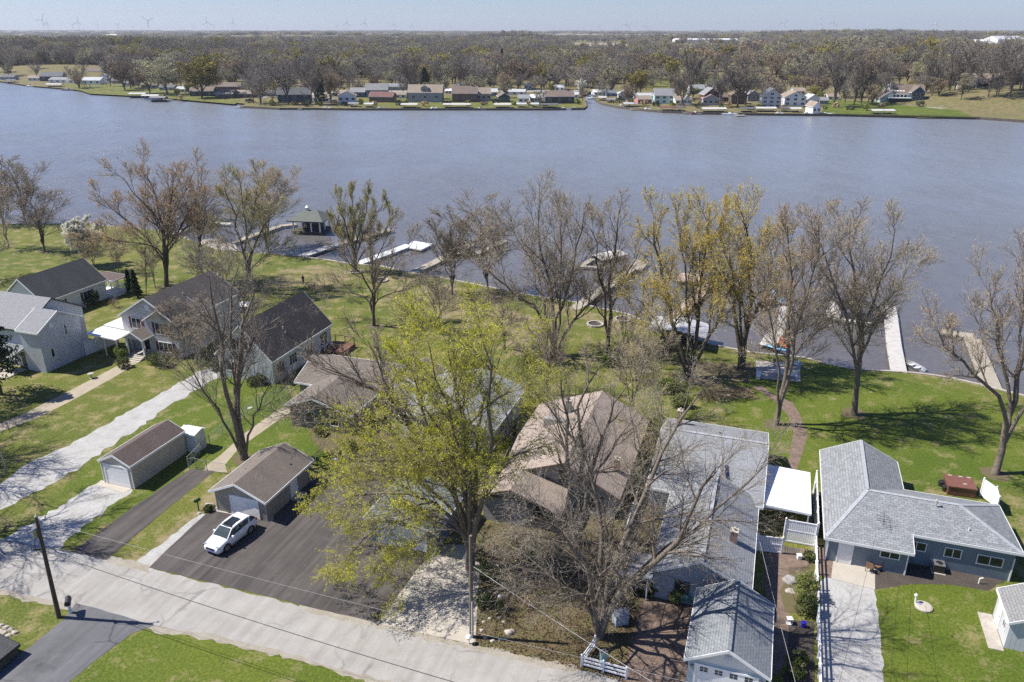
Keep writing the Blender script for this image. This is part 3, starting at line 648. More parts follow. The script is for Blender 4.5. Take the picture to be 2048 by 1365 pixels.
tree_px('shore_tree', 'dark narrow bare tree on the bank by the T shaped dock', 'tree', 904, 590, 412, 88, 27, 'tan', .15, .1, BARKD, TWIG, .028, .3, 7, (6, 6, 6, 4), .018, .25, (20, 42))
tree_px('shore_tree', 'bare tree on the bank with tan twigs right of the narrow dark tree', 'tree', 976, 580, 384, 135, 28, 'tan', .5, .1, BARK, TWIG, .028, .3, 6, (7, 7, 6, 5), .018)
tree_stems('shore_tree', 'wide spreading many trunked bare tree in the middle of the lake shore', 'tree', 1108, 712, [
    ([(1108, 712), (1112, 640), (1100, 560), (1085, 480), (1075, 400)], 2, .38, .05),
    ([(1108, 712), (1100, 640), (1050, 590), (1000, 560), (970, 520)], -2, .28, .05),
    ([(1108, 712), (1115, 640), (1140, 560), (1160, 470), (1165, 405)], -1, .32, .05),
    ([(1112, 712), (1135, 650), (1180, 600), (1225, 555)], 3, .28, .04),
    ([(1108, 712), (1090, 600), (1060, 500), (1020, 430)], 3, .25, .04),
    ([(1108, 712), (1120, 600), (1120, 500), (1125, 400)], -3, .25, .04)], 29, 'tan', .45, .1, BARK, TWIG, .025, (10, 7, 6, 5), (5.2, .5, .5, .5))
tree_stems('shore_tree', 'straight dark trunk bare tree right of the wide spreading tree', 'tree', 1216, 702, [
    ([(1216, 702), (1218, 620), (1222, 540), (1235, 440), (1240, 400)], 2, .34, .04), ([(1216, 702), (1216, 600), (1195, 520), (1185, 440)], -3, .24, .03), ([(1216, 702), (1220, 600), (1255, 540), (1285, 470)], -2, .24, .03), ([(1216, 702), (1218, 630), (1170, 590), (1150, 550)], 2, .16, .03), ([(1216, 702), (1222, 560), (1215, 480), (1205, 410)], 3, .2, .03)],
    30, 'tan', .5, .1, BARKD, TWIG, .022, (7, 7, 6, 5), (3.6, .5, .5, .5), t1=(.35, 1.))
tree_stems('willow_tree', 'golden budding willow leaning over the metal roofed boathouse', 'tree', 1375, 755, [
    ([(1375, 755), (1372, 700), (1345, 640), (1330, 560), (1320, 480), (1310, 420)], 1, .42, .05),
    ([(1378, 755), (1392, 690), (1400, 600), (1410, 500), (1420, 410)], 2, .38, .05),
    ([(1378, 755), (1410, 680), (1450, 610), (1475, 520)], -2, .3, .04),
    ([(1375, 755), (1355, 690), (1310, 640), (1285, 590)], -3, .26, .04),
    ([(1375, 755), (1380, 640), (1370, 520), (1365, 430)], 3, .26, .04)], 31, 'yellow', .8, .11, BARKD, TWIGL, .024, (10, 7, 6, 5), (5., .5, .5, .5), leafr=2)
tree_stems('willow_tree', 'thick trunk willow with the brightest golden top on the right shore', 'tree', 1482, 738, [
    ([(1482, 738), (1485, 680), (1500, 600), (1505, 500), (1490, 415)], 1, .55, .05),
    ([(1482, 738), (1480, 660), (1460, 570), (1450, 470), (1440, 405)], 3, .4, .05),
    ([(1485, 738), (1500, 640), (1540, 560), (1560, 470)], -2, .32, .04),
    ([(1482, 738), (1488, 650), (1475, 560), (1400, 480)], -3, .25, .04)], 32, 'yellow', .8, .11, BARKD, TWIGL, .024, (10, 7, 6, 5), (5., .5, .5, .5), leafr=2)
tree_stems('lawn_tree', 'bare tree with a straight trunk beside the curving brick garden path', 'tree', 1552, 850, [
    ([(1552, 850), (1568, 770), (1578, 680), (1580, 560), (1575, 420)], 2, .34, .04),
    ([(1554, 850), (1572, 740), (1600, 640), (1625, 520), (1640, 420)], -2, .26, .04),
    ([(1554, 850), (1575, 720), (1620, 660), (1670, 600)], 2, .2, .03),
    ([(1554, 850), (1566, 740), (1545, 640), (1530, 540)], -2, .22, .03)], 33, 'red', .4, .1, BARK, TWIG, .022, (13, 8, 6, 5), (4.2, .5, .5, .5), t1=(.4, 1.))
tree_stems('lawn_tree', 'large bare tree with a rounded crown in front of the covered boat lift', 'tree', 1708, 830, [
    ([(1708, 830), (1714, 760), (1722, 660), (1715, 540), (1700, 410)], 2, .42, .05),
    ([(1710, 830), (1718, 720), (1690, 620), (1665, 520), (1655, 460)], -2, .3, .04),
    ([(1710, 830), (1722, 700), (1740, 600), (1770, 500), (1790, 430)], -3, .3, .04),
    ([(1710, 830), (1722, 680), (1770, 590), (1820, 520)], 3, .26, .04)], 34, 'tan', .4, .1, BARK, TWIG, .02, (11, 8, 6, 5), (4.6, .5, .5, .5), t1=(.35, 1.))
tree_stems('lawn_tree', 'leaning grey trunk tree at the right frame edge behind the ranch house', 'tree', 1990, 948, [
    ([(1990, 948), (2008, 880), (2032, 820), (2048, 740), (2050, 640), (2055, 520)], 2, .42, .06),
    ([(2010, 880), (2030, 822), (1995, 780), (1950, 730), (1905, 700), (1880, 650)], -2, .3, .04),
    ([(2010, 880), (2034, 815), (2010, 720), (2000, 620), (1990, 540)], 3, .28, .04),
    ([(2010, 880), (2040, 820), (2090, 760), (2130, 680)], 1, .28, .04)], 35, 'red', .4, .1, BARK, TWIG, .02, (9, 7, 6, 5), (4.2, .5, .5, .5), t1=(.45, 1.))
tree_stems('yard_tree', 'bare forked tree with a thick grey trunk behind the middle tan garage', 'tree', 488, 918, [
    ([(488, 918), (478, 850), (470, 770), (472, 700), (490, 620), (510, 540)], 1, .50, .05),
    ([(486, 918), (470, 840), (452, 760), (440, 690), (420, 600), (412, 520)], -2, .36, .05),
    ([(488, 915), (480, 830), (468, 690), (450, 610), (470, 500)], 2, .3, .04),
    ([(486, 918), (455, 850), (420, 790), (385, 740), (370, 700)], -2, .2, .03),
    ([(490, 918), (500, 850), (520, 790), (545, 740)], -1, .18, .03),
    ([(488, 918), (474, 800), (478, 690), (530, 620), (590, 590)], 1, .24, .03)], 36, 'tan', .12, .08, BARK, TWIGG, .017, (8, 6, 6, 5), (4.6, .5, .5, .5), t1=(.35, 1.))
tree_stems('yard_tree', 'bare tree arching its heavy limb left over the brown roofed house', 'tree', 838, 985, [
    ([(838, 985), (832, 920), (835, 850), (820, 810), (770, 770), (700, 740), (640, 715)], 1, .42, .04),
    ([(838, 985), (830, 900), (790, 850), (730, 815), (660, 800), (600, 790)], -2, .3, .03),
    ([(838, 985), (835, 880), (845, 800), (840, 720), (820, 650)], 2, .32, .03),
    ([(838, 985), (835, 880), (800, 800), (760, 720), (740, 660)], 3, .26, .03)], 37, 'tan', .2, .08, BARKD, TWIG, .02, (9, 7, 6, 5), (4.2, .5, .5, .5), t1=(.35, 1.))
tree_stems('maple_tree', 'bright green leafing maple rising in the centre behind the street pole', 'tree', 940, 1138, [
    ([(940, 1138), (945, 1060), (940, 960), (925, 860), (915, 760), (905, 640)], 2, .45, .05),
    ([(940, 1138), (945, 1050), (970, 950), (985, 850), (975, 740), (960, 640)], -2, .34, .05),
    ([(940, 1138), (942, 1040), (900, 940), (855, 850), (830, 760), (830, 680)], 3, .32, .04),
    ([(940, 1138), (940, 1060), (890, 1000), (820, 960), (740, 960), (655, 1000)], -3, .26, .03),
    ([(940, 1138), (942, 1050), (870, 1010), (790, 1020), (720, 1070), (690, 1110)], -4, .22, .03),
    ([(940, 1138), (942, 1060), (890, 1040), (840, 1060), (800, 1110)], -3, .18, .03),
    ([(940, 1138), (945, 1030), (1000, 930), (1040, 850), (1060, 760)], 1, .26, .03),
    ([(940, 1138), (940, 1040), (880, 930), (800, 880), (720, 870)], 2, .24, .03),
    ([(940, 1138), (940, 1040), (860, 960), (760, 910), (670, 920)], 4, .22, .03),
    ([(940, 1138), (942, 960), (905, 800), (900, 700), (905, 612)], 1, .24, .03),
    ([(940, 1138), (945, 960), (960, 820), (985, 720), (1005, 655)], 3, .24, .03),
    ([(940, 1138), (942, 980), (880, 850), (830, 740), (800, 670)], -1, .22, .03),
    ([(940, 1138), (943, 1020), (930, 880), (880, 760), (860, 650)], -3, .24, .03)], 38, 'green', .58, .10, BARK, TWIG, .014, (9, 7, 6, 5), (4.2, .5, .48, .48), leafr=6, droop=.03, up=.04, t1=(.32, 1.))
tree_stems('street_tree', 'huge bare tree with a long limb leaning right over the grey garage', 'tree', 1198, 1275, [
    ([(1198, 1275), (1212, 1200), (1262, 1150), (1330, 1110), (1365, 1070), (1400, 980), (1440, 900)], -2, .38, .05),
    ([(1200, 1275), (1208, 1180), (1235, 1100), (1275, 1000), (1320, 900), (1370, 800), (1400, 740)], 2, .33, .05),
    ([(1196, 1275), (1190, 1180), (1170, 1100), (1120, 1040), (1060, 1010)], -3, .3, .04),
    ([(1198, 1275), (1204, 1170), (1210, 1080), (1190, 980), (1175, 880)], 3, .34, .04),
    ([(1198, 1275), (1215, 1190), (1300, 1120), (1400, 1040), (1480, 960), (1540, 900)], 1, .3, .03),
    ([(1196, 1275), (1180, 1200), (1110, 1150), (1040, 1120)], -1, .22, .03)], 39, 'tan', .25, .07, BARK, TWIGG, .011, (11, 7, 6, 5), (4.6, .5, .5, .5), up=.02, droop=.02, t1=(.22, 1.))
tree_stems('yard_tree', 'twin trunked bare tree rising in front of the tan shingled house', 'tree', 1150, 1088, [
    ([(1145, 1088), (1140, 1000), (1135, 900), (1140, 800), (1120, 720)], 1, .3, .04),
    ([(1158, 1088), (1160, 1000), (1165, 900), (1150, 830), (1175, 760), (1200, 700)], 2, .32, .04),
    ([(1158, 1088), (1165, 960), (1195, 890), (1220, 810), (1265, 730)], -2, .26, .04),
    ([(1145, 1088), (1138, 960), (1150, 850), (1100, 790), (1055, 760)], 2, .2, .03),
    ([(1158, 1088), (1175, 940), (1240, 870), (1300, 800)], 2, .22, .03)], 40, 'tan', .2, .07, BARK, TWIGL, .012, (8, 6, 5, 5), (3.8, .5, .5, .5), t1=(.35, 1.))
tree_px('yard_tree', 'bare grey twigged tree beside the long blue grey house', 'tree', 1292, 1000, 770, 150, 41, 'yellow', .3, .09, BARK, TWIGL, .014, .25, 5, (6, 6, 5, 4), .018, .05, (35, 60))
tree_px('yard_tree', 'small bare tree between the tan shingled house and the lawn', 'tree', 1262, 838, 620, 120, 42, 'yellow', .2, .09, BARK, TWIGL, .018, .25, 5, (6, 6, 6, 5), .015)
tree_px('young_tree', 'thin dark tree behind the bright green maple top', 'tree', 1010, 700, 560, 90, 43, 'tan', .3, .08, BARKD, TWIG, .02, .3, 4, (6, 6, 5, 4), .014)
tree_px('young_tree', 'slim bare tree on the middle lawn right of the wide spreading tree base', 'tree', 1095, 790, 600, 100, 44, 'tan', .3, .08, BARKD, TWIG, .02, .3, 5, (6, 6, 5, 4), .014)
tree_px('young_tree', 'small leafless tree on the lawn left of the narrow dark tree', 'tree', 880, 670, 520, 110, 45, 'tan', .2, .08, BARKD, TWIG, .02, .2, 5, (6, 6, 5, 4), .013)
tree_px('young_tree', 'thin bare tree next to the low brick fire ring behind the lawn trees', 'tree', 1240, 760, 560, 70, 46, 'tan', .3, .08, BARKD, TWIG, .02, .3, 4, (5, 6, 5, 4), .013)
tree_px('young_tree', 'bare pale twigged tree behind the shutters house among the left lawn trees', 'tree', 412, 600, 455, 90, 47, 'tan', .3, .08, BARKL, TWIGG, .02, .25, 5, (6, 6, 5, 4), .013)
tree_px('young_tree', 'leaning olive budding tree left of the white patio tent', 'tree', 455, 612, 470, 80, 48, 'olive', .6, .1, BARK, TWIG, .02, .3, 4, (6, 6, 5, 4), .012)
tree_px('brushy_tree', 'brushy bare small tree beside the purple shrub and driveway top', 'tree', 400, 715, 600, 110, 49, 'tan', .1, .06, BARK, TWIG, .02, .08, 8, (7, 7, 6, 5), .014)
tree_px('shore_tree', 'small dark bare shrub tree on the left shore beside the wooden deck', 'tree', 425, 480, 428, 50, 50, 'tan', .1, .1, BARKD, TWIG, .03, .1, 6, (6, 6, 5, 4), .016)
tree_px('yard_tree', 'bare roadside tree past the left frame edge shading the upper gravel drive', 'tree', -190, 925, 600, 230, 52, 'tan', .2, .1, BARK, TWIG, .03, .3, 6, (7, 7, 6, 4), .024)
tree_px('yard_tree', 'bare roadside tree past the left frame edge shading the lower gravel drive', 'tree', -150, 1075, 700, 260, 53, 'tan', .2, .1, BARK, TWIG, .03, .3, 6, (7, 7, 6, 4), .024)
tree_px('yard_tree', 'bare tree standing past the bottom left road off the frame', 'tree', -90, 830, 600, 120, 51, 'tan', .3, .1, BARK, TWIG, .02, .3, 5, (7, 7, 6, 4), .02)

# conifers and shrubs
def leaf_cloud(rng, n, rx, ry, rz, cz, size, shell=.5, lump=.25):
    d = norm(rng.normal(size=(n, 3))); d[:, 2] = np.where(rng.random(n) < .5, np.abs(d[:, 2]), d[:, 2])
    ph = rng.random(8) * 6.28
    wob = 1 + lump * np.sin(d[:, 0] * 5 + ph[0]) * np.sin(d[:, 1] * 5 + ph[1]) + lump * .6 * np.sin(d[:, 2] * 7 + ph[2] + d[:, 0] * 4)
    r = (shell + (1 - shell) * rng.random(n)) ** .6 * wob
    C = d * r[:, None] * np.array([rx, ry, rz]) + np.array([0, 0, cz]); C = C[C[:, 2] > .02]
    return leaves(C, size, rng, .6)
def shrub(name, label, cat, x, y, wd, h, seed, mat=None, n=1100, size=.10, z0=0., group=None, deep=1.):
    mat = mat or L_SHRUB; rng = np.random.default_rng(seed); b_ = W(x, y, z0)
    root = thing(name, label, cat, b_, 0, group)
    st = [([Vector((0, 0, 0)), Vector((rng.uniform(-.4, .4) * wd * .5, rng.uniform(-.4, .4) * wd * .5, h * .5)), Vector((rng.uniform(-.4, .4) * wd, rng.uniform(-.4, .4) * wd, h * .85))], .03, .01) for _ in range(5)]
    tr, cr = grow(seed, st, (4, 4, 3, 2), (h * .4, .5, .5, .5), (25, 55), .1, .12, 0, .1, .012)
    me = npmesh('stems', [(V, Fc, 0) for V, Fc, mi in tr + cr]); me.materials.append(TWIG); o = bpy.data.objects.new('stems', me); COL.objects.link(o); o.parent = root
    V, Fc = leaf_cloud(rng, n, wd / 2, wd / 2 * deep, h * .55, h * .5, size)
    me = npmesh('foliage', [(V, Fc, 0)]); me.materials.append(mat); o = bpy.data.objects.new('foliage', me); COL.objects.link(o); o.parent = root
    return root
def conifer(name, label, x, y, ty, wpx, seed, n=4000, size=.16, col=None, shape=1.0, open_=.0, z0=0.):
    rng = np.random.default_rng(seed); b_ = W(x, y, z0); H = AY(x, ty, b_.y).z - z0; R = wpx * (b_.y * C_ + CH * S_) / F / 2
    root = thing(name, label, 'tree', b_)
    m = MB(); m.cyl((0, 0, 0), (0, 0, H * .93), R * .07 + .06, .03, 7); m.build('trunk', BARKD, root)
    z = rng.random(n) ** .75; ph = rng.random(n) * 6.28
    prof = (1 - z) ** shape * (.55 + .45 * rng.random(n)) * (1 + .28 * np.sin(z * 38 + np.sin(ph * 3) * 1.5)) * (1 + .18 * np.sin(ph * 5 + z * 9))
    lo = .08 + open_; C = np.stack([np.cos(ph) * prof * R, np.sin(ph) * prof * R, (lo + (1 - lo) * z) * H - prof * .08 * H * .3], 1)
    V, Fc = leaves(C, size, rng, .4)
    me = npmesh('crown', [(V, Fc, 0)]); me.materials.append(col or L_DARK); o = bpy.data.objects.new('crown', me); COL.objects.link(o); o.parent = root
    return root
conifer('arborvitae', 'dark columnar arborvitae, left one of the pair by the white railed porch', 262, 590, 540, 15, 60, 2600, .16, None, .55)
conifer('arborvitae', 'dark columnar arborvitae, right wider one of the pair by the porch', 275, 596, 541, 20, 61, 2600, .16, None, .6)
conifer('pine_tree', 'dark green pine cut by the left frame edge before the grey two storey house', 2, 790, 608, 100, 62, 6000, .22, leafmat('pine_needle', (.055, .075, .03), .1), .7, .12)
SHR = [(180, 612, 1.6, 1.2, L_SHRUB, 'green shrub under the black shuttered window of the white house'), (193, 610, 1.2, 2.2, L_DARK, 'dark upright evergreen shrub beside the white house wall'),
       (228, 616, 1.8, 1.3, L_DRY, 'brown dry shrub at the corner of the white railed porch'), (245, 715, 1.8, 1.6, L_LIGHTSH, 'pale green shrub left of the front steps'),
       (248, 735, 1.8, 1.3, L_SHRUB, 'dark green shrub below the pale shrub by the walkway'), (307, 728, 1.7, 1.3, L_SHRUB, 'round boxwood just right of the porch steps'),
       (325, 733, 2.2, 1.5, L_SHRUB, 'wide round boxwood under the front double window'), (352, 718, 2.2, 1.6, L_DRY, 'purple brown bare shrub at the right corner of the shutters house'),
       (433, 742, 1.3, 1.1, L_SHRUB, 'small dark shrub beside the driveway end'), (505, 771, 1.3, 1.1, L_SHRUB, 'round shrub at the front wall of the white gable house, left of two'),
       (521, 769, 1.4, 1.3, L_SHRUB, 'round shrub at the front wall of the white gable house, right of two'), (562, 760, 1.6, 2.0, L_DRY, 'tall grey brown bush against the side wall of the white gable house'),
       (1350, 1205, 1.2, 1.0, L_LIGHTSH, 'bright green bush under the teal window box of the blue grey house'), (1295, 1190, 1.4, 1.1, L_SHRUB, 'olive bush at the left end of the blue grey house front'),
       (1610, 1195, 1.6, 2.0, L_LIGHTSH, 'large green bush beside the white fence in the garden bed'), (1612, 1228, 1.6, 1.6, L_SHRUB, 'dark green bush below the large bush by the white fence'),
       (1598, 1330, 1.1, 1.0, L_SHRUB, 'small round green bush beside the garage, upper of two'), (1590, 1355, 1.1, 1.0, L_SHRUB, 'small round green bush beside the garage, lower of two'),
       (1618, 1120, 1.0, .8, L_SHRUB, 'low green plant at the top of the garden bed'), (975, 1150, 1.6, 1.0, L_LIGHTSH, 'light green bush right behind the street pole'),
       (1010, 1170, 1.8, 1.0, L_SHRUB, 'green bush in the shade right of the big maple trunk'), (968, 1210, 1.3, .9, L_SHRUB, 'green groundcover bush on the edge of the concrete pad'),
       (1070, 1120, 1.8, 1.0, L_LIGHTSH, 'yellow green bush before the tan shingled house'), (1100, 1150, 1.6, .9, L_DRY, 'dry brown bush in the middle of the leaf litter'),
       (1150, 1140, 1.8, 1.2, L_DRY, 'tall dry bush left of the twin trunked tree base'), (1230, 1210, 2.0, 1.2, L_DRY, 'brown tangled bush beside the huge tree trunk'),
       (1170, 1210, 1.8, 1.1, L_DRY, 'dry tangled bush left of the huge tree trunk'), (1060, 1215, 1.6, .8, L_DRY, 'low brown bush by the stone ring'),
       (1305, 1040, 1.6, 1.4, L_DRY, 'leafless bush between the fence line and the blue grey house'), (1040, 870, 2.0, 1.6, L_SHRUB, 'dark bush between the grey roof and the tan roof'),
       (1005, 900, 1.8, 1.5, L_SHRUB, 'green bush beside the tan roof left edge'), (1290, 870, 2.4, 1.8, L_SHRUB, 'dense evergreen shrub behind the blue grey house chimney'),
       (1360, 815, 2.6, 1.5, L_LIGHTSH, 'low green shrub at the lawn edge behind the blue grey house'), (1215, 1165, 1.6, 1.2, L_DRY, 'brown bush between the two big bare trees'),
       (1435, 800, 4.2, 1.2, L_DRY, 'long reddish brush mound on the green lawn'), (1487, 797, 3.0, 1.1, L_DRY, 'smaller brush mound right of the long one'), (940, 600, 3.0, 1.3, L_DRY, 'brown brush on the bank under the narrow dark tree'),
       (985, 603, 3.0, 1.4, L_DRY, 'brown brush on the bank right of the narrow dark tree'), (1330, 700, 3.2, 1.8, L_DRY, 'brown brush left of the metal roofed boathouse'),
       (1060, 742, 3.0, 2.2, L_LIGHTSH, 'tall yellow green brush left behind the tan shingled house'), (1112, 728, 2.6, 2.0, L_DRY, 'dry brush clump behind the tan shingled house ridge'), (960, 735, 2.6, 1.8, L_LIGHTSH, 'yellow green brush behind the pale grey shingled house'),
       (1292, 765, 3.0, 2.2, L_DRY, 'dry thicket on the lawn right behind the tan shingled house'), (1335, 785, 3.2, 1.8, L_LIGHTSH, 'low yellow green thicket left of the long reddish brush mound'), (1225, 735, 2.6, 1.9, L_LIGHTSH, 'light brush behind the tan roof peak'),
       (640, 870, 1.3, 1.0, L_LIGHTSH, 'pale green bush before the brown roofed house wall'), (700, 900, 1.6, .9, L_LIGHTSH, 'yellow green low bush in the leafy side yard'), (418, 1022, .8, .6, L_SHRUB, 'small plant between boulder and garage corner')]
for i, (x, y, wd, h, mt, lb) in enumerate(SHR):
    shrub('bush', lb, 'bush', x, y, wd, h, 200 + i, mt, int((500 if mt is not L_DRY else 240) * wd * h + 200), .075 if mt is not L_DRY else .045, deep=1. if wd < 2.6 else .5)
# ------------------------------------------------------------------ buildings
def roof(parent, polys, mat, fmat, th=.16, name='roof', fasc=True):
    m = MB(); edges = {}
    key = lambda p: (round(p[0], 3), round(p[1], 3), round(p[2], 3))
    for P in polys:
        a = (Vector(P[1]) - Vector(P[0])).cross(Vector(P[2]) - Vector(P[1]))
        if a.z < 0: P = P[::-1]
        m.poly(P); m.poly([(p[0], p[1], p[2] - th) for p in P[::-1]])
        for i in range(len(P)):
            p, q = P[i], P[(i + 1) % len(P)]
            if (key(q), key(p)) in edges: edges.pop((key(q), key(p)))
            else: edges[(key(p), key(q))] = (Vector(p), Vector(q))
    for p, q in edges.values():
        m.poly([p, (p.x, p.y, p.z - th), (q.x, q.y, q.z - th), q])
    r = m.build(name, mat, parent)
    if fasc:
        f = MB()
        for p, q in edges.values():
            d = q - p; nn = Vector((d.y, -d.x, 0))
            if nn.length < 1e-4: continue
            nn.normalize(); o = nn * .045; e = Vector((0, 0, .012)); k = Vector((0, 0, -th - .06)); d2 = d.normalized() * .02
            A = [p - d2 + nn * .003 + e, q + d2 + nn * .003 + e, q + d2 + o + e, p - d2 + o + e]; B = [a + k for a in A]
            f.poly(A); f.poly(B[::-1])
            for i in range(4): j = (i + 1) % 4; f.poly([A[i], B[i], B[j], A[j]])
        f.build('fascia', fmat, parent)
    return r
def gable(root, x0, y0, x1, y1, h, rise, axis, wm, rm, fm=None, ridge=.5, ov=.3, h1=None, oe=None, z0=0., th=.16, wname='wall', rname='roof', ends=(1, 1), soffit=True):
    fm = fm or WHITE; h1 = h if h1 is None else h1; oe = ov if oe is None else oe
    sw = (lambda p: p) if axis == 'y' else (lambda p: (p[1], p[0], p[2]))
    if axis == 'x': x0, y0, x1, y1 = y0, x0, y1, x1
    xr = x0 + (x1 - x0) * ridge; hr = max(h, h1) + rise
    m = MB()
    def quad(ps): m.poly([sw(p) for p in (ps if axis == 'y' else ps[::-1])])
    quad([(x0, y1, z0), (x0, y0, z0), (x0, y0, h), (x0, y1, h)]); quad([(x1, y0, z0), (x1, y1, z0), (x1, y1, h1), (x1, y0, h1)])
    if ends[0]: quad([(x0, y0, z0), (x1, y0, z0), (x1, y0, h1), (xr, y0, hr), (x0, y0, h)])
    if ends[1]: quad([(x1, y1, z0), (x0, y1, z0), (x0, y1, h), (xr, y1, hr), (x1, y1, h1)])
    wl = m.build(wname, wm, root)
    sL = (hr - h) / max(xr - x0, .01); sR = (hr - h1) / max(x1 - xr, .01); e = .03 + th
    L0 = (x0 - ov, h - sL * ov + e); R0 = (x1 + ov, h1 - sR * ov + e); T = (xr, hr + e)
    polys = []
    if xr - x0 > .05: polys.append([sw((L0[0], y0 - oe, L0[1])), sw((T[0], y0 - oe, T[1])), sw((T[0], y1 + oe, T[1])), sw((L0[0], y1 + oe, L0[1]))])
    if x1 - xr > .05: polys.append([sw((T[0], y0 - oe, T[1])), sw((R0[0], y0 - oe, R0[1])), sw((R0[0], y1 + oe, R0[1])), sw((T[0], y1 + oe, T[1]))])
    roof(root, polys, rm, fm, th, rname)
    return wl
def window(root, c, n, wd, h, panes=2, fm=None, shut=None, grid=False, name='window', sill=True, door=False):
    fm = fm or WHITE; n = Vector((n[0], n[1], 0)).normalized(); t = Vector((-n.y, n.x, 0)); u = Vector((0, 0, 1)); c = Vector(c)
    m = MB(); b_ = .07
    for s in (-1, 1):
        m.obox(c + t * s * (wd / 2 + b_ / 2) + n * .03, t, n, u, b_ / 2, .032, h / 2 + b_)
        m.obox(c + u * s * (h / 2 + b_ / 2) + n * .03, t, n, u, wd / 2, .030, b_ / 2)
    for i in range(1, panes): m.obox(c + t * (wd * (i / panes - .5)) + n * .025, t, n, u, .03, .028, h / 2)
    if grid:
        for k in (1, 2): m.obox(c + u * (h * (k / 3 - .5)) + n * .022, t, n, u, wd / 2, .022, .015)
    f = m.build(name, fm, root)
    g = MB(); g.obox(c + n * .012, t, n, u, wd / 2, .010, h / 2); g.build('pane', DGLASS, f)
    if shut:
        for s in (-1, 1):
            q = MB(); q.obox(c + t * s * (wd / 2 + b_ + .2) + n * .022, t, n, u, .19, .022, h / 2 + .04)
            for k in range(int(h / .12)): q.obox(c + t * s * (wd / 2 + b_ + .2) + n * .046 + u * (-h / 2 + .08 + k * .12), t, n, u, .14, .006, .03)
            q.build('shutter', shut, root)
    return f
def door(root, c, n, wd=.95, h=2.05, mat=None, fm=None, name='door'):
    mat = mat or WHITE; n = Vector((n[0], n[1], 0)).normalized(); t = Vector((-n.y, n.x, 0)); u = Vector((0, 0, 1)); c = Vector(c)
    m = MB()
    for s in (-1, 1): m.obox(c + t * s * (wd / 2 + .05) + n * .03 + u * h / 2, t, n, u, .05, .034, h / 2)
    m.obox(c + n * .03 + u * (h + .05), t, n, u, wd / 2 + .1, .036, .05)
    f = m.build('door_frame', fm or WHITE, root)
    d = MB(); d.obox(c + n * .015 + u * h / 2, t, n, u, wd / 2, .02, h / 2)
    for a in (-.22, .22):
        for b2 in (.28, .72): d.obox(c + n * .037 + u * h * b2 + t * wd * a, t, n, u, wd * .15, .004, h * .15)
    dd = d.build(name, mat, root)
    k = MB(); k.cyl(c + n * .03 + t * wd * .4 + u * 1.0, c + n * .10 + t * wd * .4 + u * 1.0, .035, None, 8); k.build('handle', GREYM, dd)
    return dd
def garage_door(root, c, n, wd, h, mat=None, wins=0, fm=None):
    n = Vector((n[0], n[1], 0)).normalized(); t = Vector((-n.y, n.x, 0)); u = Vector((0, 0, 1)); c = Vector(c); m = MB()
    for s in (-1, 1): m.obox(c + t * s * (wd / 2 + .07) + n * .03 + u * h / 2, t, n, u, .07, .034, h / 2)
    m.obox(c + n * .03 + u * (h + .07), t, n, u, wd / 2 + .14, .036, .07); m.build('door_frame', fm or WHITE, root)
    d = MB(); rows = 4
    for r in range(rows): d.obox(c + n * .014 + u * (h * (r + .5) / rows), t, n, u, wd / 2, .014, h / rows / 2 - .012)
    d.obox(c + n * .004 + u * h / 2, t, n, u, wd / 2, .006, h / 2)
    dd = d.build('garage_door', mat or WHITE, root)
    for i in range(wins):
        q = MB()
        for a in (-1, 1):
            for b2 in (-1, 1):
                q.obox(c + t * (wd * ((i + .5) / wins - .5) + a * wd / wins * .14) + u * (h * .875 + b2 * h * .05) + n * .032, t, n, u, wd / wins * .12, .004, h * .04)
        q.build('pane', DGLASS, dd)
    return dd
def vent(root, p, name='roof_vent', r=.05, h=.4, mat=None, hat=False):
    m = MB(); m.cyl(p, Vector(p) + Vector((0, 0, h)), r, None, 8)
    if hat: m.cyl(Vector(p) + Vector((0, 0, h)), Vector(p) + Vector((0, 0, h + .1)), r * 1.8, r * .6, 8)
    m.build(name, mat or WHITE, root)
def chimney(root, x, y, z0, z1, wx=.5, wy=.5, mat=None):
    m = MB(); m.box(x - wx / 2, y - wy / 2, z0, x + wx / 2, y + wy / 2, z1); c = m.build('chimney', mat or REDBR, root)
    k = MB(); k.box(x - wx / 2 - .05, y - wy / 2 - .05, z1 + .002, x + wx / 2 + .05, y + wy / 2 + .05, z1 + .08); k.cyl((x, y, z1 + .08), (x, y, z1 + .3), .11, .1, 8); k.build('chimney_cap', CONC, c)

S_TAN = siding('tan_siding', (.50, .46, .385)); S_TAUPE = siding('taupe_siding', (.32, .292, .25)); S_WHITE = siding('white_siding', (.66, .67, .67))
S_BLUEG = siding('blue_grey_siding', (.36, .40, .44)); S_GREIGE = siding('greige_siding', (.50, .50, .51)); S_SAGE = siding('pale_sage_siding', (.62, .65, .65))
S_SLATE = siding('slate_blue_siding', (.16, .21, .26)); S_STUCCO = plain('grey_stucco', (.30, .29, .28), .9, .15, 3., 0, .3); S_LBLUE = siding('light_blue_siding', (.40, .48, .54))
S_BROWNG = siding('brown_grey_siding', (.17, .155, .14)); S_LGREY = siding('light_grey_panel', (.55, .57, .60), .3, True)
R_BROWN = shingle('brown_shingle', (.095, .068, .060), (.14, .108, .098), (.06, .045, .04), .5)
R_TAUPE = shingle('taupe_shingle', (.145, .12, .10), (.20, .17, .145), (.09, .08, .07), .5)
R_CHAR = shingle('charcoal_shingle', (.045, .05, .052), (.07, .075, .078), (.10, .10, .10), .5)
R_DARKB = shingle('dark_brown_shingle', (.062, .054, .05), (.105, .092, .085), (.035, .03, .028), .6)
R_GREY = shingle('grey_shingle', (.185, .195, .21), (.29, .305, .325), (.2, .2, .2), .3)
R_MOTT = shingle('mottled_grey_shingle', (.135, .145, .152), (.29, .305, .32), (.22, .22, .22), .15, .42, .24)
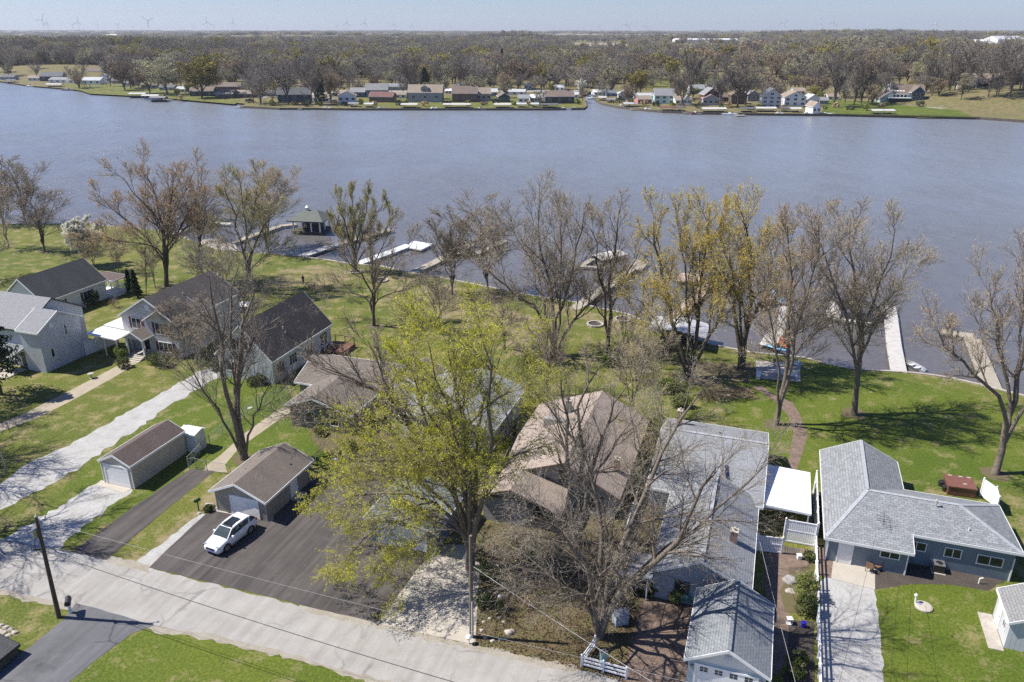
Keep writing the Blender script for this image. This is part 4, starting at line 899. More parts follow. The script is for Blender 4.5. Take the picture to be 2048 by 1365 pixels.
R_TANS = shingle('tan_shingle', (.27, .215, .18), (.40, .33, .285), (.17, .14, .10), .5)
R_SLATE = shingle('slate_shingle', (.13, .15, .165), (.21, .235, .25), (.10, .11, .12), .3)
R_LIGHT = shingle('pale_grey_shingle', (.20, .205, .215), (.27, .275, .285), (.2, .2, .2), .3)
BURG = plain('burgundy_paint', (.09, .018, .022), .5, .15); NAVY = plain('black_green_paint', (.022, .035, .04), .5, .2)
def L(origin, x, y, z=0): o = Vector((origin[0], origin[1], 0)); return o + AX * x + AYV * y + Vector((0, 0, z))

# G1 the long tan garage at the gravel drive
h = thing('garage', 'long tan one car garage with brown shingles and white door', 'garage', (-38.65, 63.15, 0), TH)
gable(h, 0, 0, 3.55, 7.1, 2.35, .85, 'y', S_TAN, R_BROWN, ov=.12)
garage_door(h, (1.78, -.0, .05), (0, -1), 2.6, 2.05)
for s in (-1, 1): m = MB(); m.poly([(1.78 + s * 1.3, -.07, 2.1), (1.78 + s * .9, -.07, 2.1), (1.78 + s * 1.3, -.07, 1.7)]); m.build('corner_brace', WHITE, h)
for x in (-.02, 3.49): m = MB(); m.box(x, -.02, 0, x + .08, .06, 2.3); m.build('corner_trim', WHITE, h)
h = thing('storage_shed', 'small white lean to shed behind the long tan garage', 'shed', tuple(L((-38.65, 63.15), 2.6, 7.35)), TH)
gable(h, 0, 0, 2.0, 1.5, 2.0, .25, 'x', S_WHITE, METALW, ov=.06, ridge=.7, th=.06)
# G2 the middle tan garage
O2 = (-26.3, 58.55)
h = thing('garage', 'tan two car garage with taupe hipped gable roof behind the white car', 'garage', (O2[0], O2[1], 0), TH)
gable(h, 0, 0, 5.2, 6.9, 2.15, 1.15, 'y', S_TAUPE, R_TAUPE, ov=.35, ridge=.48)
garage_door(h, (3.05, 0, .05), (0, -1), 2.7, 1.85)
door(h, (5.2, 4.2, .05), (1, 0), .9, 1.95); m = MB(); m.box(5.22, 3.5, 0, 6.1, 4.9, .14); m.build('door_step', CONC, h)
for x in (-.02, 5.13): m = MB(); m.box(x, -.02, 0, x + .09, .07, 2.1); m.build('corner_trim', S_TAN, h)
vent(h, (1.5, 2.6, 2.8), 'roof_vent', .04, .35, GREYM); vent(h, (4.4, 5.2, 2.5), 'roof_vent', .12, .2, BLACK)
# G3 the blue grey garage under the green maple
h = thing('garage', 'grey blue low roofed garage half hidden under the green maple', 'garage', (-11.9, 54.2, 0), TH)
gable(h, 0, 0, 6.0, 5.6, 2.3, .7, 'y', S_SLATE, R_SLATE, ov=.35); garage_door(h, (3., 0, .05), (0, -1), 4.2, 2.0)
# H4 white siding gable house
O4 = (-36.1, 87.5)
h = thing('house', 'white siding house with steep near black brown gable roof beside the brown roofed house', 'house', (O4[0], O4[1], 0), TH)
gable(h, 0, 0, 7.8, 13.2, 3.1, 4.0, 'y', S_SAGE, R_DARKB, ov=.25)
window(h, (3.9, 0, 4.6), (0, -1), 1.7, 1.2, 2, shut=NAVY); window(h, (1.9, 0, 1.6), (0, -1), 1.6, 1.2, 2, shut=NAVY)
for y in (1.5, 4.2): window(h, (7.8, y, 1.7), (1, 0), 1.5, 1.3, 3, grid=True)
window(h, (7.8, 11.3, 1.7), (1, 0), 1.6, 1.5, 2); door(h, (7.8, 8.0, .1), (1, 0), .95, 2.0, plain('dark_red_door', (.12, .02, .02), .5))
vent(h, (6.1, 5.2, 4.9), h=.5); vent(h, (6.5, 5.0, 4.5), h=.3)
m = MB(); m.box(8.05, 10.4, 0, 11.2, 13.6, .55); d_ = m.build('deck', plain('redwood_deck', (.14, .06, .04), .8, .3, 3.), h)
m = MB()
for x in (8.2, 9.7, 11.1):
    for y in (10.5, 13.5): m.box(x - .04, y - .04, .55, x + .04, y + .04, 1.5)
for y in (10.5, 13.5): m.box(8.2, y - .03, 1.44, 11.1, y + .03, 1.5)
m.box(11.08, 10.5, 1.44, 11.14, 13.5, 1.5); m.build('deck_railing', plain('redwood_deck', (.14, .06, .04)), h)
# H3 two storey house with burgundy shutters
O3 = (-51.6, 96.1)
h = thing('house', 'two storey greige house with burgundy shutters and gabled front porch', 'house', (O3[0], O3[1], 0), TH)
gable(h, 0, .0, 9.0, 12.5, 4.9, 2.7, 'y', S_GREIGE, R_DARKB, ov=.3)
gable(h, 4.4, -.45, 9.3, 4.5, 4.9, 1.55, 'y', S_GREIGE, R_DARKB, ov=.3, wname='bay_wall', rname='bay_roof')
window(h, (2.4, 0, 4.0), (0, -1), 1.4, 1.4, 2, shut=BURG); window(h, (6.9, -.45, 3.9), (0, -1), 2.1, 1.5, 3, shut=BURG); window(h, (7.0, -.45, 1.35), (0, -1), 2.1, 1.3, 3, shut=BURG)
m = MB(); m.box(4.2, -.03, 6.0, 4.9, .02, 6.8); m.build('gable_vent', WHITE, h)
door(h, (3.6, 0, .45), (0, -1), .95, 2.0, DARK)
m = MB(); m.box(2.0, -2.2, 0, 5.0, -.46, .42); m.build('porch_floor', CONC, h)
for i in range(3):
    m = MB(); m.box(2.2, -2.2 - .35 * (i + 1), 0, 4.8, -2.2 - .35 * i - .002, .42 - .12 * (i + 1)); m.build('step', CONC, h)
for x in (2.2, 4.8): m = MB(); m.box(x - .1, -2.1, .42, x + .1, -1.9, 2.75); m.build('column', WHITE, h)
roof(h, [[(1.8, -2.4, 2.8), (3.5, -2.4, 3.75), (3.5, 0, 3.75), (1.8, 0, 2.8)], [(3.5, -2.4, 3.75), (5.2, -2.4, 2.8), (5.2, 0, 2.8), (3.5, 0, 3.75)]], R_TAUPE, WHITE, .12, 'porch_roof')
m = MB(); m.poly([(1.9, -2.25, 2.72), (5.1, -2.25, 2.72), (3.5, -2.25, 3.6)]); m.build('porch_gable', S_GREIGE, h)
vent(h, (6.1, 5.0, 6.7)); 
# H2 tall grey two storey house on the left edge
O2b = (-58.1, 88.3)
h = thing('house', 'tall pale grey two storey house with grey roofs at the left frame edge', 'house', (O2b[0], O2b[1], 0), TH)
gable(h, -3.0, 0, 0, 6.2, 5.4, 1.7, 'x', siding('pale_grey_siding', (.53, .56, .60)), R_LIGHT, ov=.3, wname='wing_wall', rname='wing_roof')
gable(h, -16, .6, -3.02, 9.6, 5.2, 2.6, 'x', siding('pale_grey_siding', (.53, .56, .60)), R_LIGHT, NAVY, ov=.35)
window(h, (0, 3.9, 4.4), (1, 0), .35, 1.1, 1); window(h, (0, 1.4, 2.2), (1, 0), .4, 1.1, 1)
m = MB(); m.cyl((.0, 2.0, 5.7), (.06, 2.0, 5.7), .3, None, 14); m.build('gable_vent', WHITE, h)
roof(h, [[(-6.8, -2.0, 2.45), (-3.1, -2.0, 2.45), (-3.1, .58, 3.1), (-6.8, .58, 3.1)]], R_SLATE, WHITE, .12, 'porch_roof')
for x in (-6.6, -3.3): m = MB(); m.box(x - .08, -1.9, 0, x + .08, -1.75, 2.35); m.build('column', WHITE, h)
door(h, (-4.0, .6, .1), (0, -1), .95, 2.0, NAVY); window(h, (-5.7, .6, 1.5), (0, -1), 1.3, 1.2, 2)
m = MB(); m.box(-6.8, -3.0, 0, -3.2, -.1, .1); m.build('porch_floor', CONC, h)
# covered patio between the two-storey houses
h = thing('patio_cover', 'long white flat patio cover between the tall grey house and the shutters house', 'canopy', tuple(L(O2b, .4, 6.4)), TH)
roof(h, [[(-.2, 3.2, 3.0), (5.2, 3.2, 2.8), (5.2, 6.6, 2.8), (-.2, 6.6, 3.0)]], METALW, WVINYL, .1)
roof(h, [[(-.2, .2, 2.9), (4.6, .2, 2.6), (4.6, 3.0, 2.6), (-.2, 3.0, 2.9)]], METALW, WVINYL, .1, 'lower_roof')
for x, y in ((4.4, .4), (4.4, 2.8), (5.0, 3.5), (5.0, 6.3), (2.4, .4)): m = MB(); m.box(x - .06, y - .06, 0, x + .06, y + .06, 2.56); m.build('post', WVINYL, h)
def panel_fence(name, label, pts, ht, rails=False, pitch=1.9, z=0.02, slats=True, mat=None):
    mat = mat or WVINYL; o = Vector(pts[0]); f = thing(name, label, 'fence', (o.x, o.y, 0)); P = [Vector(p) - o for p in pts]
    for a, b_ in zip(P[:-1], P[1:]):
        d = b_ - a; Ln = d.length; k = max(1, round(Ln / pitch)); d.normalize(); nn = Vector((-d.y, d.x, 0))
        for i in range(k + 1):
            if i == 0 and a is not P[0]: continue
            c = a + d * (Ln * i / k); m = MB(); m.box(c.x - .06, c.y - .06, 0, c.x + .06, c.y + .06, ht + .1); m.lathe((c.x, c.y, ht + .1), [(.09, 0), (.09, .03), (.02, .1)], 4); m.build('post', mat, f)
        for i in range(k):
            m = MB(); s = a + d * (Ln * i / k + .07); e = a + d * (Ln * (i + 1) / k - .07); up = Vector((0, 0, 1))
            if rails:
                for q in (.3, .62, .94): m.obox((s + e) / 2 + up * ht * q, d, nn, up, (e - s).length / 2, .025, .07)
            else:
                m.obox((s + e) / 2 + up * (ht - .06), d, nn, up, (e - s).length / 2, .035, .05); m.obox((s + e) / 2 + up * .12, d, nn, up, (e - s).length / 2, .035, .06)
                nb = int((e - s).length / .16)
                for j in range(nb): m.obox(s + (e - s) * ((j + .5) / nb) + up * (ht / 2), d, nn, up, (e - s).length / nb / 2 - (.012 if slats else .002), .014, ht / 2 - .15)
                if slats: m.obox((s + e) / 2 + up * (ht * .55), d, nn, up, (e - s).length / 2, .03, .04)
            m.build('panel' if not rails else 'rail', mat, f)
    return f
panel_fence('privacy_fence', 'tall white vinyl fence panels on the corner of the tall grey house', [L(O2b, .2, 6.0), L(O2b, .9, 6.0), L(O2b, 4.9, 8.0)][0:1] + [W(238, 686)], 1.9, slats=False)
# H1 white ranch with charcoal roof
O1 = (-75.4, 109.2)
h = thing('house', 'white ranch house with charcoal gable roof and black green shutters', 'house', (O1[0], O1[1], 0), TH)
gable(h, 0, 0, 7.6, 11.3, 3.0, 3.0, 'y', siding('bright_white_siding', (.72, .73, .72)), R_CHAR, ov=.3)
for y in (2.6, 7.6): window(h, (7.6, y, 1.6), (1, 0), 1.5, 1.3, 2, shut=NAVY)
window(h, (3.0, 0, 3.0), (0, -1), .9, 1.0, 1, shut=NAVY); window(h, (4.8, 0, 3.0), (0, -1), .9, 1.0, 1, shut=NAVY)
m = MB(); m.box(4.6, 11.35, 0, 8.6, 14.6, .6); m.build('porch_floor', WHITE, h)
for x, y in ((4.8, 14.4), (6.6, 14.4), (8.4, 14.4), (8.4, 13.0), (8.4, 11.6)): m = MB(); m.box(x - .06, y - .06, .6, x + .06, y + .06, 2.75); m.build('post', WHITE, h)
m = MB()
for z in (1.0, 1.5): m.box(4.8, 14.38, z, 8.4, 14.42, z + .06); m.box(8.38, 11.6, z, 8.42, 14.4, z + .06)
for i in range(16): m.box(8.385, 11.7 + i * .17, .6, 8.415, 11.73 + i * .17, 1.5); m.box(4.9 + i * .22, 14.385, .6, 4.93 + i * .22, 14.415, 1.5)
m.build('porch_railing', WHITE, h)
roof(h, [[(4.2, 11.7, 3.0), (8.9, 11.7, 2.8), (8.9, 15, 2.8), (4.2, 15, 3.0)]], R_BROWN, WHITE, .12, 'porch_roof')
# H5 brown roofed low house
O5 = (-23.9, 74.6)
h = thing('house', 'low brown grey house with taupe roof and two small front windows', 'house', (O5[0], O5[1], 0), TH)
gable(h, 0, 0, 7.4, 7.2, 2.5, 1.25, 'y', S_BROWNG, R_TAUPE, ov=.4, ridge=.42, wname='wing_wall', rname='wing_roof')
gable(h, -2.4, 5.5, 8.0, 13.0, 2.5, 1.5, 'x', S_BROWNG, R_TAUPE, ov=.4)
gable(h, 7.4, 8.5, 12.0, 13.6, 2.4, 1.1, 'y', S_BROWNG, R_TAUPE, ov=.4, wname='side_wall', rname='side_roof')
window(h, (2.4, 0, 1.45), (0, -1), 1.1, 1.25, 1); window(h, (5.4, 0, 1.45), (0, -1), .9, 1.2, 1)
vent(h, (4.6, 7.8, 3.4), h=.4); vent(h, (3.4, 6.0, 3.2), h=.3)
# H6 grey roof behind the maple
O6 = (-11.5, 72.0)
h = thing('house', 'low white trimmed house with pale grey shingles behind the green maple', 'house', (O6[0], O6[1], 0), TH)
gable(h, 0, 0, 10.0, 10.2, 2.5, 1.4, 'y', S_LGREY, R_GREY, ov=.35)
gable(h, -3.2, 3.0, .02, 8.0, 2.3, .8, 'x', S_LGREY, R_GREY, ov=.3, wname='wing_wall', rname='wing_roof')
window(h, (3, 0, 1.4), (0, -1), 1.3, 1.1, 2); window(h, (7, 0, 1.4), (0, -1), 1.3, 1.1, 2); window(h, (10, 3, 1.4), (1, 0), 1.3, 1.1, 2)
# H7 tan shingled house
O7 = (-2.8, 57.35)
h = thing('house', 'grey stucco house with large tan shingle roof behind the bare trees', 'house', (O7[0], O7[1], 0), TH)
gable(h, .3, 3.6, 11.2, 18.0, 2.5, 2.4, 'y', S_STUCCO, R_TANS, plain('brown_trim', (.12, .085, .06), .7), ov=.45, ridge=.58)
BT = MATS['brown_trim']
gable(h, .3, 0, 4.1, 3.58, 2.5, .0, 'y', S_STUCCO, R_TANS, BT, ov=.01, wname='wing_wall', rname='wing_ceiling')
roof(h, [[(-.2, -.4, 2.65), (2.9, -.4, 3.75), (2.9, 5.0, 3.75), (-.2, 3.5, 2.67)], [(2.9, -.4, 3.75), (7.4, -.4, 2.2), (7.4, 3.55, 2.2), (4.5, 3.55, 3.2), (2.9, 5.0, 3.75)]], R_TANS, BT, .14, 'wing_roof')
m = MB(); m.poly([(.3, .0, 2.5), (4.1, .0, 2.5), (4.1, 0, 3.2), (2.9, 0, 3.55)]); m.build('wing_gable', S_STUCCO, h)
for x in (7.1,): m = MB(); m.box(x - .08, -.2, 0, x + .08, -.04, 2.15); m.build('post', BT, h)
window(h, (6.6, 3.6, 3.3), (0, -1), .9, 1.3, 1, BT); window(h, (9.5, 3.6, 1.4), (0, -1), 1.2, 1.1, 2, BT); door(h, (5.4, 3.6, .05), (0, -1), .95, 2.05, BT)
chimney(h, 4.1, 14.3, 3.4, 5.5, .55, .55, plain('grey_metal_flue', (.25, .26, .26), .5)); chimney(h, 10.6, 6.8, 2.8, 4.2, .5, .5)
m = MB(); m.box(2.2, 11.9, 3.0, 4.4, 12.5, 4.35); m.build('dormer', S_STUCCO, h)
# H8 long blue grey house
O8 = (10.25, 47.0)
h = thing('house', 'long blue grey house with two joined grey shingle gables', 'house', (O8[0], O8[1], 0), TH)
gable(h, .25, .35, 7.0, 12.2, 2.5, 1.65, 'y', S_BLUEG, R_GREY, ov=.3)
gable(h, -1.9, 11.4, 7.35, 24.5, 2.55, 1.5, 'x', S_BLUEG, R_GREY, ov=.3, ridge=.62, wname='rear_wall', rname='rear_roof')
RIDGE_LIGHT = plain('ridge_light_tone', (.33, .345, .365), .9, .2, 4.)  # pale grey strip, painting in the light that sets off the ridges
for a, b_ in (((3.62, .1, 4.36), (3.62, 15.5, 4.36)), ((-2.2, 19.52, 4.26), (7.65, 19.52, 4.26))): m = MB(); m.bar(a, b_, .32, .06); m.build('ridge_light_strip', RIDGE_LIGHT, h)
TEAL = plain('teal_paint', (.04, .11, .12), .5)
window(h, (2.4, .35, 1.4), (0, -1), 1.0, 1.1, 1, TEAL); window(h, (4.6, .35, 1.4), (0, -1), 1.0, 1.1, 1, TEAL)
m = MB(); m.box(1.7, .0, .45, 5.4, .33, .8); m.build('window_box', TEAL, h)
m = MB(); m.box(-2.2, .8, 0, .2, 4.2, .1); m.build('side_step', STONE, h)
roof(h, [[(-2.6, -.4, 2.0), (.2, -.4, 2.3), (.2, 2.4, 2.3), (-2.6, 2.4, 2.0)]], R_LIGHT, S_BLUEG, .1, 'side_roof')
for x in (-2.4, -.1): m = MB(); m.box(x - .05, -.3, 0, x + .05, -.2, 1.9); m.build('post', WHITE, h)
chimney(h, 5.6, 4.6, 2.7, 4.3, .55, .5); chimney(h, -.9, 23.0, 3.0, 4.6, .5, .5)
vent(h, (2.2, 9.0, 3.6), 'roof_vent', .14, .22, BLACK); vent(h, (3.2, 21.0, 3.6), 'roof_vent', .14, .25, BLACK); vent(h, (3.0, 12.3, 3.9), 'roof_vent', .05, .4)
window(h, (-1.9, 14, 1.5), (-1, 0), 1.2, 1.1, 2); window(h, (7.0, 3, 1.5), (1, 0), 1.2, 1.1, 2)
# carport
Oc = (21.15, 55.85)
h = thing('carport', 'flat bright white roof carport between the two grey roofed houses', 'carport', (Oc[0], Oc[1], 0), TH)
roof(h, [[(.0, -.1, 2.6), (4.0, -.1, 2.45), (4.0, 6.7, 2.45), (.0, 6.7, 2.6)]], METALW, WVINYL, .12)
for y in (.1, 3.2, 6.4):
    m = MB(); m.box(3.8, y, 0, 3.92, y + .12, 2.36); m.build('post', WVINYL, h)
m = MB(); m.box(.05, .0, 2.2, 3.95, .08, 2.34); m.build('beam', WVINYL, h)
# H9 street garage
O9 = (11.35, 38.55)
h = thing('garage', 'blue grey garage with grey gable roof and windowed white door at the bottom edge', 'garage', (O9[0], O9[1], 0), TH)
gable(h, 0, 0, 4.8, 6.6, 2.5, 1.35, 'y', S_LBLUE, shingle('blue_grey_shingle', (.17, .185, .20), (.25, .27, .29), (.14, .15, .16), .3), ov=.25)
garage_door(h, (2.4, 0, .05), (0, -1), 3.7, 2.05, None, 4)
m = MB(); m.poly([(.1, -.012, 2.5), (4.7, -.012, 2.5), (2.4, -.012, 3.8)]); m.build('gable_panel', S_WHITE, h); m = MB(); m.box(2.2, -.05, 3.0, 2.6, -.014, 3.35); m.build('gable_vent', S_LGREY, h)
m = MB(); m.box(2.28, -.24, 4.03, 2.52, 6.84, 4.08); m.build('ridge_vent', R_SLATE, h)
for x in (.25, 4.55): m = MB(); m.cyl((x, -.12, 1.75), (x, -.12, 2.05), .06, .09, 8); m.build('wall_lamp', GREYM, h)
# H10 L-shaped ranch
O10 = (24.95, 51.45)
h = thing('house', 'slate sided L shaped ranch house with mottled grey roof', 'house', (O10[0], O10[1], 0), TH)
m = MB(); e = 2.45
fp = [(.35, .3), (6.2, .3), (6.2, 2.1), (13.8, 2.1), (13.8, 9.3), (6.4, 9.3), (6.4, 14.2), (.35, 14.2)]
ez = [2.15, 2.15, 2.72, 2.72, 2.15, 2.15, 2.1, 2.1]
for i in range(len(fp)):
    j = (i + 1) % len(fp); p, q = fp[i], fp[j]
    if i == 6: m.poly([(*p, 0), (*q, 0), (*q, ez[j]), (3.4, 14.2, 3.85), (*p, ez[i])])
    else: m.poly([(*p, 0), (*q, 0), (*q, ez[j]), (*p, ez[i])])
m.build('wall', S_SLATE, h)
Z = 2.3; ZM = 2.853; ZR = 4.0
roof(h, [[(0, 14.6, Z), (0, 0, Z), (3.3, 5.6, ZR), (3.4, 14.6, ZR)], [(3.4, 14.6, ZR), (3.3, 5.6, ZR), (6.8, 9.6, Z), (6.8, 14.6, Z)],
         [(0, 0, Z), (6.5, 0, Z), (6.5, 1.82, ZM), (14.2, 1.82, ZM), (10.2, 5.6, ZR), (3.3, 5.6, ZR)],
         [(14.2, 1.82, ZM), (14.2, 9.6, Z), (10.2, 5.6, ZR)], [(14.2, 9.6, Z), (6.8, 9.6, Z), (3.3, 5.6, ZR), (10.2, 5.6, ZR)]], R_MOTT, WHITE, .16)
for a, b_ in (((3.4, 14.6, 4.0), (3.3, 5.6, 4.0)), ((3.3, 5.6, 4.0), (10.2, 5.6, 4.0)), ((.1, .15, 2.33), (3.3, 5.6, 4.0)), ((14.1, 1.9, 2.86), (10.2, 5.6, 4.0)), ((14.1, 9.5, 2.33), (10.2, 5.6, 4.0))): m = MB(); m.bar(a, b_, .3, .05); m.build('ridge_light_strip', RIDGE_LIGHT, h)  # pale strips paint light along these ridges and hips too
door(h, (1.7, .3, .05), (0, -1), .95, 2.0); window(h, (4.9, .3, 1.6), (0, -1), 1.3, .5, 2); window(h, (7.0, 2.1, 1.7), (0, -1), 1.3, .7, 2)
window(h, (9.6, 2.1, 1.65), (0, -1), 1.1, .75, 2); window(h, (12.2, 2.1, 1.55), (0, -1), 1.7, .75, 2)
for x, y in ((13.74, 2.04), (6.14, .24), (.3, .24)): m = MB(); m.box(x, y, 0, x + .1, y + .1, 2.15); m.build('corner_trim', WHITE, h)
vent(h, (8.4, 5.0, 4.0), 'roof_vent', .07, .45, CONC, True); vent(h, (10.6, 3.2, 3.1), 'roof_vent', .05, .4)
m = MB(); m.cyl((4.3, 2.0, 3.0), (4.3, 2.0, 3.9), .02, None, 6)
for a in range(3): m.bar((3.7, 2.0 + a * .18 - .2, 3.6 + a * .1), (4.9, 2.0 + a * .18 - .2, 3.6 + a * .1), .02)
m.bar((4.3, 1.4, 3.6), (4.3, 2.6, 3.9), .02); m.build('antenna', BLACK, h)
# H11 shed at the right edge
h = thing('storage_shed', 'pale grey panelled shed with grey shingles at the right frame edge', 'shed', (34.2, 42.0, 0), TH)
gable(h, 0, 0, 3.6, 3.4, 2.2, 1.0, 'y', S_LGREY, shingle('mid_grey_shingle', (.19, .19, .19), (.25, .25, .25), (.16, .16, .16), .3, .4, .2), ov=.15, ridge=.5)
window(h, (0, .9, 1.3), (-1, 0), .5, .6, 2); door(h, (0, 2.3, .05), (-1, 0), .8, 1.8, WHITE)
m = MB(); m.box(-1.0, -.4, 0, -.05, 3.4, .05); m.build('gravel_ledge', STONE, h)
# dark roof edge by the lower left corner
h = thing('pergola', 'dark flat topped structure with pale stone edge at the lower left corner', 'shelter', tuple(W(-22, 1335)), TH)
gable(h, -2.4, -1.6, .9, 1.5, .7, .35, 'y', plain('dark_timber', (.03, .03, .03)), R_CHAR, BLACK, ov=.15)
def boulder(name, label, x, y, s, seed, mat=None, group=None, flat=.75, z=0.):
    rng = np.random.default_rng(seed); bm = bmesh.new(); bmesh.ops.create_icosphere(bm, subdivisions=3, radius=1)
    ph = rng.random(6) * 6
    for v in bm.verts:
        c = v.co; k = 1 + .16 * math.sin(c.x * 3 + ph[0]) * math.cos(c.y * 3.3 + ph[1]) + .1 * math.sin(c.z * 5 + ph[2] + c.x * 4)
        v.co = Vector((c.x * k * s, c.y * k * s * .8, max(c.z * k * s * flat, -.1 * s)))
    me = bpy.data.meshes.new(name); bm.to_mesh(me); bm.free(); me.materials.append(mat or STONE)
    o = bpy.data.objects.new(name, me); COL.objects.link(o); o.location = W(x, y, z); tag(o, label, 'rock', group); return o
boulder('boulder', 'large pale boulder at the front left corner of the middle tan garage', 420, 1014, .48, 1)
boulder('boulder', 'small white stone below the green mailbox on the verge', 399, 1028, .2, 2)
boulder('boulder', 'grey boulder in the garden bed by the white fence', 1583, 1163, .62, 3, S_STUCCO)
boulder('boulder', 'flat pale stone in the garden bed below the grey boulder', 1580, 1183, .42, 4, None, None, .35)
boulder('boulder', 'round pale boulder on the stone ring beside the street pole', 1019, 1266, .36, 5)
for i, (x, y) in enumerate([(963, 1262), (968, 1245), (980, 1238), (1000, 1280), (985, 1283), (970, 1277), (1008, 1245), (1012, 1278), (1000, 1236)]):
    boulder('edging_stone', 'rough grey stone of the ring around the street pole bed', x, y, .17, 20 + i, None, 'stones ringing the street pole bed')
for i, (x, y) in enumerate([(2, 1252), (12, 1256), (22, 1260), (8, 1266), (30, 1266), (18, 1272), (0, 1264)]):
    boulder('edging_stone', 'tan block stone heaped beside the dark roof at the lower left corner', x, y, .25, 40 + i, None, 'stones heaped at the lower left corner', .6)
# ------------------------------------------------------------------ the white car
def loft(secs, m=None):
    m = m or MB(); k = len(m.v); n = len(secs[0])
    for s in secs: m.v += [tuple(p) for p in s]
    for i in range(len(secs) - 1):
        for j in range(n):
            jj = (j + 1) % n; m.f.append((k + i * n + j, k + i * n + jj, k + (i + 1) * n + jj, k + (i + 1) * n + j)); m.m.append(0)
    m.f.append(tuple(k + j for j in reversed(range(n)))); m.m.append(0); m.f.append(tuple(k + (len(secs) - 1) * n + j for j in range(n))); m.m.append(0)
    return m
def suv(name, label, loc, rz):
    PAINT, n_, b_ = nmat('car_paint_white'); b_.inputs['Base Color'].default_value = (.80, .81, .83, 1); b_.inputs['Roughness'].default_value = .25; b_.inputs['Coat Weight'].default_value = .6
    c = thing(name, label, 'car', loc, rz)
    # local: front toward -y, length 4.65, width 1.84
    prof = [(-2.32, .62, .34, .66, .80), (-2.22, .78, .26, .78, .86), (-1.95, .86, .22, .90, .90), (-1.4, .91, .22, 1.00, .92), (-1.05, .92, .22, 1.06, .92), (-.4, .92, .22, 1.08, .92),
            (.6, .92, .22, 1.10, .92), (1.4, .92, .22, 1.12, .92), (1.95, .90, .24, 1.10, .90), (2.2, .86, .30, 1.02, .88), (2.32, .78, .42, .92, .84)]
    secs = []
    for y, hw, zb, zt, hs in prof:
        zm = (zb + zt) / 2
        secs.append([(-hw * .94, y, zb), (hw * .94, y, zb), (hw, y, zm - .1), (hw, y, zm + .08), (hw * .97, y, zt - .1), (hw * .86, y, zt), (0, y, zt + .035), (-hw * .86, y, zt), (-hw * .97, y, zt - .1), (-hw, y, zm + .08), (-hw, y, zm - .1)])
    o = loft(secs).build('body', PAINT, c, True)
    gp = [(-1.15, .80, 1.05, .76, 1.07), (-.75, .82, 1.05, .66, 1.36), (-.3, .84, 1.06, .60, 1.58), (.3, .84, 1.08, .60, 1.63), (1.2, .84, 1.10, .60, 1.60), (1.75, .82, 1.10, .60, 1.50), (2.18, .78, 1.02, .66, 1.15)]
    secs = [[(-w0, y, z0), (w0, y, z0), (w1, y, z1), (0, y, z1 + .02), (-w1, y, z1)] for y, w0, z0, w1, z1 in gp]
    loft(secs).build('window_glass', plain('car_glass', (.05, .065, .065), .04, .2, 1.), c)  # glass colour lightened to stand for pale reflections
    m = MB()
    rp = [(-.42, .64, 1.555), (-.1, .67, 1.605), (.3, .68, 1.645), (1.2, .68, 1.62), (1.7, .66, 1.535)]
    for a, b2 in zip(rp[:-1], rp[1:]):
        m.poly([(-a[1], a[0], a[2]), (a[1], a[0], a[2]), (b2[1], b2[0], b2[2]), (-b2[1], b2[0], b2[2])])
        m.poly([(a[1], a[0], a[2]), (a[1] + .03, a[0], a[2] - .09), (b2[1] + .03, b2[0], b2[2] - .09), (b2[1], b2[0], b2[2])]); m.poly([(-a[1], a[0], a[2]), (-b2[1], b2[0], b2[2]), (-b2[1] - .03, b2[0], b2[2] - .09), (-a[1] - .03, a[0], a[2] - .09)])
    m.build('roof', PAINT, c)
    m = MB(); m.poly([(-.45, -.25, 1.592), (.45, -.25, 1.592), (.45, .9, 1.652), (-.45, .9, 1.652)]); m.poly([(-.45, .9, 1.652), (.45, .9, 1.652), (.45, -.25, 1.592), (-.45, -.25, 1.592)]); m.box(-.45, -.2, 1.60, .45, .85, 1.668); m.build('sunroof', DGLASS, c)
    for s in (-1, 1):
        m = MB(); m.bar((s * .80, -1.12, 1.06), (s * .64, -.40, 1.56), .05); m.build('pillar', PAINT, c)
        m = MB(); m.bar((s * .84, .42, 1.08), (s * .64, .42, 1.60), .05); m.build('pillar', BLACK, c)
        m = MB(); m.bar((s * .84, 1.35, 1.10), (s * .63, 1.55, 1.55), .10); m.build('pillar', PAINT, c)
        m = MB(); m.bar((s * .58, -.1, 1.645), (s * .58, 1.45, 1.63), .025); m.build('roof_rail', WHITE, c)
        m = MB(); m.obox((s * 1.0, -.72, 1.10), (1, 0, 0), (0, 1, 0), (0, 0, 1), .10, .06, .07); m.build('side_mirror', PAINT, c)
        m = MB(); m.obox((s * .68, -2.14, .80), (1, -.35 * s, 0), (.35 * s, 1, 0), (0, 0, 1), .17, .07, .06); m.build('headlight', plain('headlight_glass', (.25, .27, .30), .15), c)
        m = MB(); m.obox((s * .74, 2.22, .95), (1, 0, 0), (0, 1, 0), (0, 0, 1), .12, .08, .07); m.build('tail_light', plain('tail_light_red', (.25, .01, .01), .2), c)
        for y in (-1.38, 1.36):
            m = MB(); m.cyl((s * .70, y, .355), (s * .93, y, .355), .355, None, 20); wh = m.build('wheel', BLACK, c)
            m = MB(); m.cyl((s * .925, y, .355), (s * .945, y, .355), .24, .22, 12); m.build('rim', GREYM, wh)
            m = MB()
            for k in range(10):
                a = pi * k / 9; m.obox((s * .915, y + cos(a) * .40, .36 + sin(a) * .40), (0, -sin(a), cos(a)), (1, 0, 0), (0, cos(a), sin(a)), .075, .02, .035)
            m.build('wheel_arch', BLACK, c)
        for y in (-.45, .55):
            m = MB(); m.obox((s * .925, y + .2, .93), (0, 1, 0), (1, 0, 0), (0, 0, 1), .09, .015, .02); m.build('door_handle', PAINT, c)
